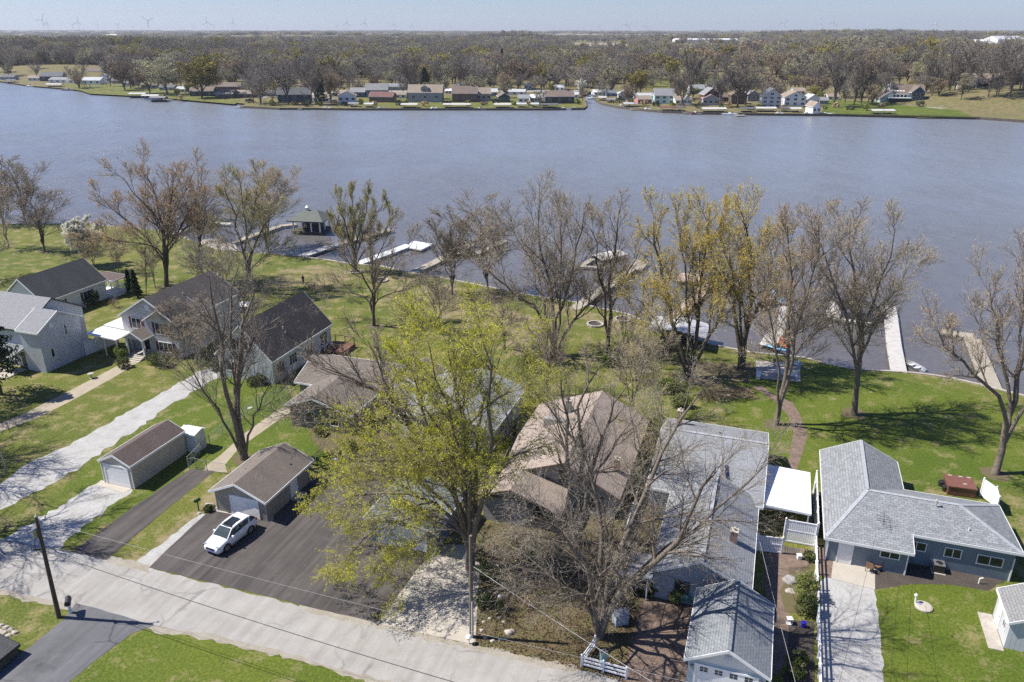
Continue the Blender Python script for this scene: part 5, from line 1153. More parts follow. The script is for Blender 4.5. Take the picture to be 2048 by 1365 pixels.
    m = MB(); m.obox((0, -2.315, .62), (1, 0, 0), (0, 1, 0), (0, 0, 1), .45, .02, .09); m.build('grille', BLACK, c)
    m = MB(); m.obox((0, -2.345, .45), (1, 0, 0), (0, 1, 0), (0, 0, 1), .16, .015, .07); m.build('number_plate', plain('plate_blue', (.18, .2, .45), .4), c)
    m = MB(); m.obox((0, 0, .22), (1, 0, 0), (0, 1, 0), (0, 0, 1), .84, 2.1, .04); m.build('underbody', BLACK, c)
    return c
fw = W(457, 1104); rw = W(503, 1068); ctr = (fw + rw) / 2; hd = (rw - fw).normalized(); lf = Vector((-hd.y, hd.x, 0))
cc = ctr + lf * .92
suv('parked_car', 'white compact SUV with dark sunroof parked on the new asphalt', (cc.x, cc.y, .018), math.atan2(-hd.x, hd.y))

# ------------------------------------------------------------------ poles, wires, mailboxes
def light_arm(root, p, a):
    m = MB(); d = Vector((cos(a), sin(a), 0)); m.bar(p, Vector(p) + d * .9 + Vector((0, 0, .35)), .05); m.bar(Vector(p) + d * .9 + Vector((0, 0, .35)), Vector(p) + d * 1.15 + Vector((0, 0, .3)), .12, .08); m.build('lamp_arm', GREYM, root)
b_ = W(118, 1235); top = AY(72, 1035, b_.y)
p1 = thing('utility_pole', 'leaning wooden utility pole with a grey transformer at the road edge', 'utility pole', b_)
d = top - b_; m = MB(); m.cyl((0, 0, -.2), d, .17, .11, 12); m.build('pole', WOODP, p1)
q = d * .86; m = MB(); m.lathe(q + Vector((-.30, 0, -.45)), [(.18, 0), (.2, .05), (.2, .7), (.15, .78)], 12); m.build('transformer', GREYM, p1)
m = MB(); m.bar(d * .96 + Vector((-.1, 0, 0)), d * .96 + Vector((.5, .2, .15)), .05); m.lathe(d * .96 + Vector((.5, .2, .15)), [(.05, 0), (.08, .06), (.03, .2)], 8); m.lathe(d + Vector((0, 0, 0)), [(.06, 0), (.09, .08), (.03, .2)], 8); m.build('insulator', WHITE, p1)
m = MB(); m.bar(d * .70 + Vector((-.6, -.1, 0)), d * .70, .12); m.build('cable_box', BLACK, p1)
m = MB(); pr = d * .83
for k in range(8): m.bar(d * .86 + Vector((-.3 - .15 * sin(k / 8 * pi), -.2, -.45 - k * .17)), d * .86 + Vector((-.3 - .15 * sin((k + 1) / 8 * pi), -.2, -.45 - (k + 1) * .17)), .03)
m.build('drop_cable', BLACK, p1)
b2 = W(943, 1274); P2H = 8.6
p2 = thing('utility_pole', 'straight grey utility pole rising through the green maple with a stone ring at its foot', 'utility pole', b2)
m = MB(); m.cyl((0, 0, -.2), (.1, 0, P2H), .16, .11, 12); m.build('pole', plain('grey_pole_wood', (.17, .14, .11), .9, .3, 3), p2)
m = MB(); m.cyl((.05, -.17, .1), (.1, -.15, 3.2), .035, None, 8); m.build('conduit', WHITE, p2)
t_ = thing('white_post', 'white reflector topped globe marker at the foot of the street pole', 'marker', W(938, 1288))
m = MB(); m.lathe((0, 0, 0), [(.05, 0), (.05, .45)], 8); m.build('post', WHITE, t_); m = MB(); m.lathe((0, 0, .42), [(.08, 0), (.2, .1), (.22, .22), (.12, .34)], 12); m.build('globe', WHITE, t_)
b3 = W(14, 946); p3 = thing('utility_pole', 'thin grey metal pole on the lawn at the left frame edge', 'utility pole', b3); m = MB(); m.cyl((0, 0, 0), (-.35, 0, 5.6), .09, .07, 10); m.build('pole', GREYM, p3)
def wire(label, a, b_, sag, r=.014, mat=None):
    P = []; N = 24
    for i in range(N + 1):
        t = i / N; p = Vector(a).lerp(Vector(b_), t); p.z -= sag * 4 * t * (1 - t); P.append(p)
    V, Fc = tubes(np.array([[tuple(p) for p in P]]), np.full((1, N + 1), r * .8), 5)
    me = npmesh('power_line', [(V, Fc, 0)]); me.materials.append(mat or BLACK); o = bpy.data.objects.new('power_line', me); COL.objects.link(o); tag(o, label, 'power line'); return o
LW = plain('pale_cable', (.36, .36, .36), .4); T1 = b_ = W(118, 1235) + d
wire('thick dark cable from the leaning pole along the road to the bottom edge', W(118, 1235) + d * .68, W(960, 1380, 5.6), .3, .028, BLACK)
wire('pale upper cable from the leaning pole along the road', W(118, 1235) + d * .70 + Vector((0, .15, .1)), W(930, 1362, 5.8), .2, .018, LW)
wire('thin pale wire from the leaning pole across the asphalt to the lower right', W(118, 1235) + d * .98, W(1400, 1370, 6.6), .35, .012, LW)
wire('pale service cable slanting from the street pole over the white rail fence', b2 + Vector((.1, 0, 6.2)), W(1330, 1380, 5.0), .15, .022, LW)
wire('dark wire running in from the left frame edge to the leaning pole', W(-60, 1095, 6.), W(118, 1235) + d * .70, .1, .014)
wire('service wire over the brick path from the blue grey house', W(1520, 1085, 3.2), W(1600, 1400, 5.2), .1, .016, LW)
wire('thin dark wire crossing the gravel drive by the ranch house', W(1752, 1070, 4.4), W(1670, 1400, 6.), .1, .012)
wire('thin dark wire over the lawn from the ranch house patio', W(1800, 1140, 3.2), W(1778, 1400, 6.), .1, .012)
b_ = W(142, 1226); mb = thing('mailbox', 'black topped white mailbox post beside the leaning utility pole', 'mailbox', b_, .4)
m = MB(); m.box(-.09, -.09, 0, .09, .09, 1.05); m.box(-.12, -.28, .75, .12, .2, .86); m.build('post', WVINYL, mb)
m = MB(); m.box(-.2, -.42, .95, .2, .35, 1.12); m.cyl((0, -.42, 1.12), (0, .35, 1.12), .2, None, 12); m.build('box', BLACK, mb)
b_ = W(398, 1022); mb = thing('mailbox', 'dark green mailbox on a thin post on the grassy verge', 'mailbox', b_, -.6)
GR = plain('dark_green_metal', (.015, .06, .03), .4); m = MB(); m.box(-.04, -.04, 0, .04, .04, 1.0); m.build('post', GR, mb); m = MB(); m.box(-.12, -.28, 1.0, .12, .28, 1.14); m.cyl((0, -.28, 1.14), (0, .28, 1.14), .12, None, 10); m.build('box', GR, mb)

# ------------------------------------------------------------------ fences
panel_fence('rail_fence', 'white rail fence running beside the gravel pad of the ranch house', [W(1629, 1092), W(1632, 1180), W(1635, 1280), W(1638, 1400)], 1.15, True)
panel_fence('privacy_fence', 'tall white fence section between the carport and the ranch roof', [W(1627, 985), W(1629, 1060), W(1630, 1092)], 2.2)
panel_fence('privacy_fence', 'white slatted fence panel joining the blue grey house under the carport edge', [W(1512, 1102), W(1562, 1108)], 1.55)
panel_fence('privacy_fence', 'white slatted gate panel beside the brick path under the carport', [W(1566, 1083), W(1628, 1094)], 2.2)
panel_fence('rail_fence', 'short white two rail fence at the foot of the huge bare tree', [W(1190, 1296), W(1163, 1334), W(1206, 1346), W(1252, 1359)], .95, True)
panel_fence('privacy_fence', 'white vinyl privacy fence behind the brown hot tub', [W(1960, 992), W(1985, 1010), W(1990, 1030)], 1.8, slats=False)
panel_fence('side_fence', 'long narrow white rail fence beside the blue grey house under the bare trees', [W(1272, 1010), W(1250, 1080), W(1232, 1150), W(1214, 1210)], 1.2, slats=False)
def chain_fence(name, label, pts, ht=1.15):
    o = pts[0]; f = thing(name, label, 'fence', o); G = plain('galvanised', (.30, .33, .31), .45)
    P = [p - o for p in pts]
    for a, b_ in zip(P[:-1], P[1:]):
        Ln = (b_ - a).length; k = max(1, round(Ln / 2.4)); d = (b_ - a).normalized(); m = MB()
        for i in range(k + 1):
            c = a + d * Ln * i / k; q = MB(); q.cyl(c, c + Vector((0, 0, ht + .05)), .03, None, 7); q.build('post', G, f)
        m.bar(a + Vector((0, 0, ht)), b_ + Vector((0, 0, ht)), .03)
        nn = int(Ln / .22)
        for i in range(nn):
            c = a + d * Ln * i / nn; e = min(Ln, Ln * i / nn + ht * .8); z1 = (e - Ln * i / nn) / .8
            m.bar(c, a + d * e + Vector((0, 0, z1)), .008); m.bar(c + Vector((0, 0, z1)), a + d * e, .008)
        m.build('mesh', G, f)
    return f
chain_fence('chain_link_fence', 'chain link fence with gate posts at the end of the asphalt strip', [W(379, 938), W(393, 936)]); chain_fence('chain_link_fence', 'chain link gate across the top of the asphalt strip', [W(393, 938), W(415, 943)])
chain_fence('chain_link_fence', 'chain link fence along the walkway toward the white gable house', [W(377, 935), W(420, 890), W(470, 850), W(520, 812), W(577, 792)])
chain_fence('chain_link_fence', 'short chain link fence from the walkway to the middle tan garage', [W(415, 943), W(462, 950)])

# ------------------------------------------------------------------ yard things
h = thing('hot_tub', 'brown covered hot tub on the patio behind the ranch house', 'hot tub', tuple(W(1894, 990, 0)), TH + .05)
m = MB(); m.box(0, 0, 0, 2.3, 2.1, .85); m.build('cabinet', plain('brown_cabinet', (.13, .055, .035), .6), h); m = MB(); m.box(-.06, -.06, .852, 2.36, 2.16, .98); m.build('cover', plain('brown_vinyl', (.17, .075, .05), .5, .15), h)
for x, y in ((.3, 1.9), (1.2, 1.9), (1.9, 1.9), (1.3, .6)): m = MB(); m.box(x, y, .985, x + .32, y + .2, 1.0); m.build('label_patch', STONE, h)
def ac(name, label, loc, s=.75):
    c = thing(name, label, 'air conditioner', loc, TH); m = MB(); m.box(-s / 2, -s / 2, .06, s / 2, s / 2, .72); m.build('cabinet', BLACK, c)
    m = MB(); m.box(-s / 2 - .02, -s / 2 - .02, .722, s / 2 + .02, s / 2 + .02, .78); m.build('top', GREYM, c); m = MB(); m.lathe((0, 0, .782), [(s * .36, 0), (s * .3, .03)], 16); m.build('fan_grille', BLACK, c); m = MB(); m.box(-.5, -.5, 0, .5, .5, .06); m.build('pad', CONC, c)
ac('air_conditioner', 'air conditioner with grey top standing against the slate ranch wall', W(1875, 1142))
def table(name, label, loc):
    t = thing(name, label, 'table', loc); m = MB(); m.lathe((0, 0, .7), [(.5, 0), (.5, .04)], 20); m.build('tabletop', plain('tan_top', (.42, .30, .2), .5), t)
    for k in range(3): a = k * 2.09; m = MB(); m.bar((cos(a) * .35, sin(a) * .35, 0), (cos(a) * .1, sin(a) * .1, .7), .04); m.build('leg', BLACK, t)
def chair(name, label, loc, rz, mat):
    t = thing(name, label, 'chair', loc, rz); m = MB(); m.box(-.25, -.25, .42, .25, .25, .46); m.build('seat', mat, t); m = MB(); m.box(-.25, .22, .47, .25, .26, .95); m.build('backrest', mat, t)
    for x in (-.22, .22):
        for y in (-.22, .22): m = MB(); m.box(x - .02, y - .02, 0, x + .02, y + .02, .42); m.build('leg', BLACK, t)
table('patio_table', 'round tan topped table on the ranch patio by the wall', W(1739, 1124))
chair('patio_chair', 'brown chair right of the round table on the ranch patio', W(1754, 1140), -1.2, plain('brown_seat', (.2, .11, .06), .6)); chair('patio_chair', 'dark chair left of the round table against the ranch wall', W(1718, 1118), .3, BLACK)
chair('patio_chair', 'low tan chair below the round table at the patio edge', W(1738, 1143), 2.4, plain('brown_seat', (.2, .11, .06)))
def can(name, label, loc, r, h_, mat, cat='bin'):
    t = thing(name, label, cat, loc); m = MB(); m.lathe((0, 0, 0), [(r * .8, 0), (r, h_ * .9)], 14); m.build('body', mat, t); m = MB(); m.lathe((0, 0, h_ * .9 + .004), [(r * 1.08, 0), (r * 1.05, .05), (r * .5, .1)], 14); m.build('lid', mat, t)
can('trash_can', 'black round bin left of the white ranch door', W(1677, 1115), .22, .75, BLACK); can('trash_can', 'black round bin right of the white ranch door', W(1712, 1122), .24, .75, BLACK)
can('planter', 'black round tub in front of the hot tub, lower of two', W(1889, 982), .28, .5, BLACK, 'planter'); can('planter', 'black round tub left of the hot tub, upper of two', W(1882, 972), .3, .5, BLACK, 'planter')
can('planter', 'blue glazed garden pot at the corner of the garden bed', W(1606, 1255), .18, .45, plain('cobalt_glaze', (.02, .02, .35), .2, .1), 'planter')
t = thing('septic_lid', 'round white septic lid with a capped pipe on the bright lawn', 'septic lid', W(1847, 1215)); m = MB(); m.lathe((0, 0, 0), [(.62, 0), (.62, .12), (.5, .17)], 24); m.build('lid', CONC, t)
m = MB(); m.cyl((-.45, .35, 0), (-.5, .4, .75), .07, None, 10); m.lathe((-.5, .4, .7), [(.11, 0), (.13, .1), (.06, .2)], 10); m.build('pipe', WHITE, t)
m = MB(); m.box(-.3, .1, .17, -.1, .3, .2); m.build('warning_plate', plain('plate_blue', (.1, .15, .4)), t)
t = thing('vent_pipe', 'white bent vent pipe at the right end of the mulch bed', 'pipe', W(1957, 1168)); m = MB(); m.cyl((0, 0, 0), (0, 0, .5), .05, None, 8); m.cyl((0, 0, .5), (.25, 0, .55), .05, None, 8); m.build('pipe', WHITE, t)
t = thing('lantern', 'square white lantern on the brick garden path', 'lantern', W(1578, 1248)); m = MB(); m.box(-.18, -.18, 0, .18, .18, .05)
for x in (-.16, .16):
    for y in (-.16, .16): m.box(x - .02, y - .02, .05, x + .02, y + .02, .45)
m.box(-.2, -.2, .45, .2, .2, .52); m.build('frame', WHITE, t)
t = thing('lantern', 'small white lantern box by the white slatted gate', 'lantern', W(1598, 1118)); m = MB(); m.box(-.16, -.16, 0, .16, .16, .35); m.box(-.2, -.2, .352, .2, .2, .4); m.build('frame', WHITE, t)
t = thing('door_mat', 'dark slatted mat on the bricks before the white gate', 'mat', W(1582, 1102, .03), TH); m = MB()
for i in range(7): m.box(-.6 + i * .18, -.45, 0, -.46 + i * .18, .45, .03)
m.build('slat', plain('dark_timber', (.03, .03, .03)), t)
t = thing('bird_bath', 'small stone bird bath on the lawn left of the concrete walkway', 'bird bath', W(183, 757)); m = MB(); m.lathe((0, 0, 0), [(.2, 0), (.1, .1), (.1, .5), (.38, .6), (.36, .66)], 12); m.build('basin', STONE, t)
t = thing('pet_bowl', 'round white tub lid lying in the chain link yard', 'lid', W(500, 817)); m = MB(); m.lathe((0, 0, 0), [(.3, 0), (.28, .08)], 16); m.build('lid', CONC, t)
can('planter', 'white round bucket lying beside the leafy side yard path', W(672, 925), .25, .35, WHITE, 'bucket')
t = thing('patio_tent', 'small white topped grill gazebo on the left back lawn', 'canopy', W(489, 622)); m = MB()
for x in (-.9, .9):
    for y in (-.9, .9): m.box(x - .04, y - .04, 0, x + .04, y + .04, 1.0)
m.build('post', WHITE, t); m = MB(); m.box(-.9, -.9, .1, .9, .9, .9); m.build('skirt', GREYM, t); roof(t, [[(-1, -1, 1.0), (1, -1, 1.0), (0, 0, 1.6)], [(1, -1, 1.0), (1, 1, 1.0), (0, 0, 1.6)], [(1, 1, 1.0), (-1, 1, 1.0), (0, 0, 1.6)], [(-1, 1, 1.0), (-1, -1, 1.0), (0, 0, 1.6)]], WHITE, WHITE, .05, 'canopy', False)
t = thing('storage_box', 'teal and white utility cabinet at the foot of the huge bare tree', 'cabinet', W(1206, 1335), .3); m = MB(); m.box(-.2, -.2, 0, .2, .2, 1.3); m.build('body', plain('pale_teal', (.25, .38, .36), .5), t); m = MB(); m.box(-.24, -.24, 1.3, .24, .24, 1.36); m.build('lid', GREYM, t)
t = thing('storage_box', 'grey storage box leaning under the huge bare tree limb', 'cabinet', W(1240, 1246), .3); m = MB(); m.box(-.5, -.35, 0, .5, .35, .9); m.build('body', S_LBLUE, t); m = MB(); m.box(-.55, -.4, .902, .55, .4, .97); m.build('lid', GREYM, t)
t = thing('garden_statue', 'mossy carved stump figure with white cap in the shaded bed', 'statue', W(1000, 1218)); m = MB(); m.lathe((0, 0, 0), [(.25, 0), (.2, .5), (.22, .9), (.12, 1.1)], 10); m.build('body', plain('moss', (.09, .10, .03), .9), t); m = MB(); m.lathe((0, 0, 1.1), [(.16, 0), (.14, .12), (.04, .2)], 10); m.build('cap', WHITE, t)
def bench(name, label, loc, rz, mat=None):
    t = thing(name, label, 'bench', loc, rz); mat = mat or WHITE
    m = MB(); m.box(-.8, -.25, .42, .8, .22, .47); m.build('seat', mat, t); m = MB(); m.box(-.8, .22, .5, .8, .26, .9); m.build('backrest', mat, t)
    for x in (-.7, .7): m = MB(); m.box(x - .04, -.25, 0, x + .04, .24, .42); m.build('leg', mat, t)
bench('garden_bench', 'white bench on the lakeside stone patio beside the tree trunk', W(1562, 752), TH); bench('garden_bench', 'second white bench on the lakeside patio, nearer the trunk', W(1580, 757), TH + .1)
bench('garden_bench', 'low white seat at the left corner of the lakeside patio', W(1517, 755), TH + 1.5); bench('garden_bench', 'blue white seat at the upper right corner of the lakeside patio', W(1593, 735), TH - 1.2, S_LBLUE)
for i, (x, y, lb) in enumerate([(1190, 650, 'pale stone fire ring on the lawn near the straight dark trunk'), (1246, 640, 'pale stone fire ring near the shore right of the straight dark trunk'), (762, 562, 'pale stone fire ring by the T shaped dock lawn'), (712, 545, 'stone planting ring at the foot of the rounded green tree')]):
    t = thing('fire_ring', lb, 'fire ring', W(x, y)); m = MB()
    for k in range(14): a = k * 2 * pi / 14; m.obox((cos(a) * 1.1, sin(a) * 1.1, .12), (-sin(a), cos(a), 0), (cos(a), sin(a), 0), (0, 0, 1), .22, .14, .12)
    m.build('ring_stones', STONE, t); m = MB(); m.lathe((0, 0, 0), [(.9, 0), (.9, .06)], 16); m.build('ash_bed', MULCH if i < 3 else GRASSW, t)
t = thing('boat_cover', 'blue tarp covered dinghy on the brushy bank left of the shore tree', 'boat', W(982, 601)); m = MB(); m.box(-1.0, -.5, .1, 1.0, .5, .5); m.box(-.6, -.3, .502, .6, .3, .7); m.build('tarp', plain('navy_tarp', (.02, .035, .08), .5), t)
t = thing('lamp_post', 'small black lamp post at the start of the white lit dock', 'lamp', W(603, 512)); m = MB(); m.cyl((0, 0, 0), (0, 0, 1.5), .05, None, 8); m.build('post', BLACK, t); m = MB(); m.lathe((0, 0, 1.5), [(.1, 0), (.14, .2), (.03, .3)], 8); m.build('lamp_head', BLACK, t)

# person on the lawn
def person(label, loc, hgt, rz, shirt, pants):
    root = thing('person', label, 'person', loc, rz); k = hgt / 1.75
    J = [(0, 0, .95), (0, 0, 1.15), (0, .01, 1.40), (0, 0, 1.50), (0, -.01, 1.58), (0, -.02, 1.68), (.10, 0, .90), (.11, -.02, .50), (.11, .02, .08), (.11, -.12, .03), (-.10, 0, .90), (-.12, .03, .50), (-.12, .05, .08), (-.12, -.08, .03),
         (.19, .0, 1.40), (.25, .02, 1.13), (.16, -.17, 1.02), (.11, -.24, 1.04), (-.19, 0, 1.40), (-.25, .02, 1.13), (-.16, -.17, 1.02), (-.11, -.24, 1.04)]
    Ed = [(0, 1), (1, 2), (2, 3), (3, 4), (4, 5), (0, 6), (6, 7), (7, 8), (8, 9), (0, 10), (10, 11), (11, 12), (12, 13), (2, 14), (14, 15), (15, 16), (16, 17), (2, 18), (18, 19), (19, 20), (20, 21)]
    Rr = [.15, .14, .15, .06, .08, .09, .09, .065, .045, .04, .09, .065, .045, .04, .065, .045, .035, .03, .065, .045, .035, .03]
    me = bpy.data.meshes.new('body'); me.from_pydata([tuple(c * k for c in p) for p in J], Ed, []); me.materials.append(shirt)
    o = bpy.data.objects.new('body', me); COL.objects.link(o); o.parent = root
    md = o.modifiers.new('skin', 'SKIN'); md.use_smooth_shade = True
    for i, sv in enumerate(me.skin_vertices[0].data): sv.radius = (Rr[i] * k, Rr[i] * k)
    me.skin_vertices[0].data[0].use_root = True
    o.modifiers.new('sub', 'SUBSURF').levels = 1; o.modifiers['sub'].render_levels = 1
    m = MB(); m.lathe((0, -.01 * k, 1.70 * k), [(.10 * k, 0), (.105 * k, .05 * k), (.05 * k, .11 * k)], 12); m.build('hair', BLACK, root)
    m = MB(); m.lathe((0, 0, .50 * k), [(.16 * k, 0), (.17 * k, .3 * k), (.17 * k, .5 * k)], 12); m.build('coat', pants, root)
person('person in dark clothes standing alone on the sunny lawn by the shore', W(607, 569), 1.65, .4, plain('dark_clothes', (.03, .03, .03), .8), plain('dark_coat', (.035, .033, .035), .8))
shrub('bush', 'small dark clump of cut brush on the lawn beside the person', 'bush', 625, 578, 1.3, .7, 333, L_DRY, 700, .06)

# ------------------------------------------------------------------ docks, lifts, boathouses on the near shore
WZ = -.55
def dock(label, runs, mat=None, z=.08, plats=(), name='dock'):
    """runs: [(pixel polyline, width)], plats: pixel quads; every board deck stands on posts in the water"""
    o = W(*runs[0][0][0]); o.z = 0; t = thing(name, label, 'dock', o); mat = mat or DOCKW; m = MB(); ps = []
    for pts, wd in runs:
        P = [W(x, y, z) - o for x, y in pts]
        for a, b_ in zip(P[:-1], P[1:]):
            d = (b_ - a); Ln = d.length; d.normalize(); nn = Vector((-d.y, d.x, 0)); k = max(1, int(Ln / .6))
            for i in range(k):
                c = a + d * (Ln * (i + .5) / k); m.obox((c.x, c.y, z - .04), d, nn, (0, 0, 1), Ln / k / 2 - .012, wd / 2, .035)
            for s in (-1, 1): q = (a + b_) / 2 + nn * s * (wd / 2 - .05); m.obox((q.x, q.y, z - .16), d, nn, (0, 0, 1), Ln / 2, .04, .07)
            for i in range(max(2, int(Ln / 3.5)) + 1):
                for s in (-1, 1):
                    c = a + d * (Ln * i / max(2, int(Ln / 3.5))) + nn * s * wd / 2; ps.append((c.x, c.y))
    dk = m.build('deck', mat, t); pm = None
    for qx, qy in ps[:90]:
        if pm is None: q = MB(); q.cyl((0, 0, -1.3), (0, 0, z + .12), .06, None, 6); pm = q.build('piling', WOODG, t); pm.location = (qx, qy, 0)
        else: c2 = pm.copy(); COL.objects.link(c2); c2.location = (qx, qy, 0)
    for quad in plats:
        P = [W(x, y, z + .01) - o for x, y in quad]; m = MB()
        m.poly(P) if (P[1] - P[0]).cross(P[2] - P[1]).z > 0 else m.poly(P[::-1]); Q = [Vector((p.x, p.y, z - .2)) for p in P]
        for i in range(len(P)): j = (i + 1) % len(P); m.poly([P[i], P[j], Q[j], Q[i]])
        m.build('platform', mat, t)
    return t
dock('white dock angling out to a dark roofed boat lift by the big maple', [([(345, 468), (385, 453), (420, 441)], 1.6), ([(385, 446), (425, 445), (462, 448)], 1.7)])
dock('long beige dock running to the pillared pavilion', [([(462, 486), (520, 466), (560, 452), (592, 448)], 1.7)], DOCKT)
dock('white dock starting at the small black lamp post', [([(600, 513), (650, 496), (690, 483)], 2.0)], DOCKW)
dock('pink grey dock beyond the rounded green tree with boat parts', [([(690, 483), (740, 470), (782, 459)], 2.1)], DOCKT)
dock('bright white dock with a hexagonal end platform', [([(715, 527), (770, 508), (818, 490)], 2.0)], METALW, .08, [[(812, 494), (842, 500), (867, 488), (826, 482)]])
dock('T shaped weathered dock with a side arm holding a lift', [([(824, 545), (870, 524), (906, 505), (945, 487)], 1.8), ([(906, 505), (950, 508)], 1.6), ([(950, 508), (975, 497), (1008, 481)], 1.6)], DOCKT)
dock('long old dock reaching out behind the spreading bare trees', [([(1147, 618), (1190, 590), (1228, 563), (1268, 532)], 1.8)], DOCKT, .08, [[(1258, 535), (1284, 541), (1296, 525), (1270, 518)]])
dock('floating dock strip behind the middle shore trees with a boat lift', [([(1160, 532), (1210, 536)], 1.1), ([(1165, 530), (1190, 515), (1240, 503)], 1.1)], DOCKT)
dock('brick toned dock with a wide end deck behind the golden willow', [([(1345, 640), (1375, 610), (1405, 580), (1430, 560)], 1.9)], speckle('pinkish_boards', [(.3, (.30, .22, .18)), (.7, (.5, .4, .34))], 1.2, 9.), .08, [[(1350, 562), (1402, 566), (1410, 548), (1362, 546)]])
dock('white concrete dock beside the orange and blue kayaks', [([(1535, 692), (1560, 650), (1573, 608)], 2.2)])
dock('widest white dock running straight out at the right lawn', [([(1798, 744), (1788, 690), (1780, 618)], 1.9)], DOCKW, .08, [[(1755, 636), (1797, 640), (1790, 612), (1754, 610)]])
dock('old green stained dock with a left arm at the right frame side', [([(1985, 776), (1962, 720), (1945, 676)], 2.1), ([(1950, 672), (1915, 668), (1882, 661)], 2.0)], DOCKT)
dock('low deck under the covered lift in front of the round crowned tree', [([(1664, 636), (1750, 648)], .8), ([(1668, 604), (1666, 636)], 2.0)], DOCKW)
def lift(label, x, y, wd, dp, rot=TH, canopy=None, boat=None, hgt=2.0):
    o = W(x, y, WZ); t = thing('boat_lift', label, 'boat lift', o, rot)
    for a in (-wd / 2, wd / 2):
        for b2 in (-dp / 2, dp / 2): m = MB(); m.box(a - .05, b2 - .05, -.6, a + .05, b2 + .05, hgt); m.build('post', GREYM, t)
    m = MB(); m.box(-wd / 2, -dp / 2 - .04, .1, wd / 2, -dp / 2 + .04, .2); m.box(-wd / 2, dp / 2 - .04, .1, wd / 2, dp / 2 + .04, .2); m.box(-wd * .2, -dp / 2, .2, -wd * .2 + .08, dp / 2, .3); m.box(wd * .2, -dp / 2, .2, wd * .2 + .08, dp / 2, .3); m.build('cradle', GREYM, t)
    if canopy:
        roof(t, [[(-wd / 2 - .2, -dp / 2 - .3, hgt), (0, -dp / 2 - .3, hgt + .45), (0, dp / 2 + .3, hgt + .45), (-wd / 2 - .2, dp / 2 + .3, hgt)], [(0, -dp / 2 - .3, hgt + .45), (wd / 2 + .2, -dp / 2 - .3, hgt), (wd / 2 + .2, dp / 2 + .3, hgt), (0, dp / 2 + .3, hgt + .45)]], canopy, canopy, .06, 'canopy', False)
    return t
lift('dark canopy boat lift at the end of the dock by the big maple', 432, 442, 5.5, 3.6, TH, plain('dark_canvas', (.05, .055, .06), .7), hgt=2.2)
lift('bare metal boat lift frame left of the lamp post dock', 565, 510, 3.5, 4.0, .5, hgt=.9)
lift('bare metal boat lift frame beside the pavilion dock', 650, 487, 3.0, 3.5, .4, hgt=.6)
lift('metal boat lift inside the arm of the T shaped dock', 975, 504, 3.0, 5., -.9, hgt=.8)
lift('tarped boat lift behind the middle shore trees', 1215, 520, 3.4, 6.0, -.9, DOCKW, hgt=.9)
lift('blue grey canopy lift at the end of the white concrete dock', 1552, 606, 3.6, 5.5, TH - .2, plain('blue_canvas', (.22, .28, .31), .6), hgt=1.0)
lift('dark covered lift under the round crowned tree', 1712, 636, 5.6, 3.4, TH * .4, plain('black_canvas', (.02, .022, .025), .7), hgt=1.9)
lift('bare pipe boat lift beside the widest white dock', 1766, 668, 2.2, 2.6, TH, hgt=.6)
lift('tall thin pipe lift frame at the right frame side dock', 1985, 672, 2.8, 3.4, TH, hgt=2.2)
# pavilion
o = W(588, 462, 0); h = thing('pavilion', 'grey roofed lake pavilion with white columns and cupola', 'pavilion', tuple(o), -.15)
m = MB(); m.box(0, -.6, -.9, 6.2, 5.2, .0); m.build('deck', plain('dark_timber', (.03, .03, .03)), h)
for x, y in ((.15, -.4), (2.1, -.4), (4.1, -.4), (6.0, -.4), (6.0, 2.3), (6.0, 5.0), (.15, 5.0)): m = MB(); m.box(x - .12, y - .12, 0.004, x + .12, y + .12, 2.4); m.build('column', WHITE, h)
m = MB()
for z in (.5, .95): m.box(.2, -.42, z, 6.0, -.38, z + .05); m.box(5.98, -.4, z, 6.02, 5.0, z + .05)
m.build('railing', plain('navy_rail', (.08, .12, .17), .5), h)
m = MB(); m.box(1.2, 1.4, .004, 5, 4.6, 1.2); m.build('furniture', BLACK, h)
cx, cy = 3.1, 2.3; R_ = [(-.9, -1.3), (7.1, -1.3), (7.1, 5.9), (-.9, 5.9)]
roof(h, [[(*R_[0], 2.4), (*R_[1], 2.4), (4.6, cy, 4.1), (1.6, cy, 4.1)], [(*R_[1], 2.4), (*R_[2], 2.4), (4.6, cy, 4.1)], [(*R_[2], 2.4), (*R_[3], 2.4), (1.6, cy, 4.1), (4.6, cy, 4.1)], [(*R_[3], 2.4), (*R_[0], 2.4), (1.6, cy, 4.1)]], shingle('green_grey_shingle', (.11, .125, .11), (.16, .175, .155)), NAVY, .12)
m = MB(); m.box(2.2, 2.0, 4.0, 2.8, 2.6, 4.6); m.lathe((2.5, 2.3, 4.6), [(.5, 0), (.03, .5), (.02, 1.1)], 8); m.build('cupola', WHITE, h)
# metal roofed boathouse on the near shore
o = W(1318, 688, 0); h = thing('boathouse', 'open boathouse with pale corrugated metal roof under the golden willow', 'boathouse', tuple(o), TH)
roof(h, [[(-1.6, -.6, 2.1), (2.2, -.6, 2.5), (2.2, 5.0, 2.5), (-1.6, 5.0, 2.1)], [(2.2, -.6, 2.5), (6.2, -1.4, 2.1), (6.2, 4.2, 2.1), (2.2, 5.0, 2.5)]], plain('grey_metal_roof', (.42, .42, .42), .45, .2, 1.5), GREYM, .1)
for x, y in ((-1.3, -.3), (2.2, -.3), (5.9, -1.1), (5.9, 3.9), (-1.3, 4.7)): m = MB(); m.box(x - .08, y - .08, 0, x + .08, y + .08, 2.1); m.build('post', WOODG, h)
m = MB(); m.box(-1.2, 3.9, 0, 5.6, 4.0, 2.0); m.build('back_wall', plain('dark_boards', (.06, .045, .035), .9), h)
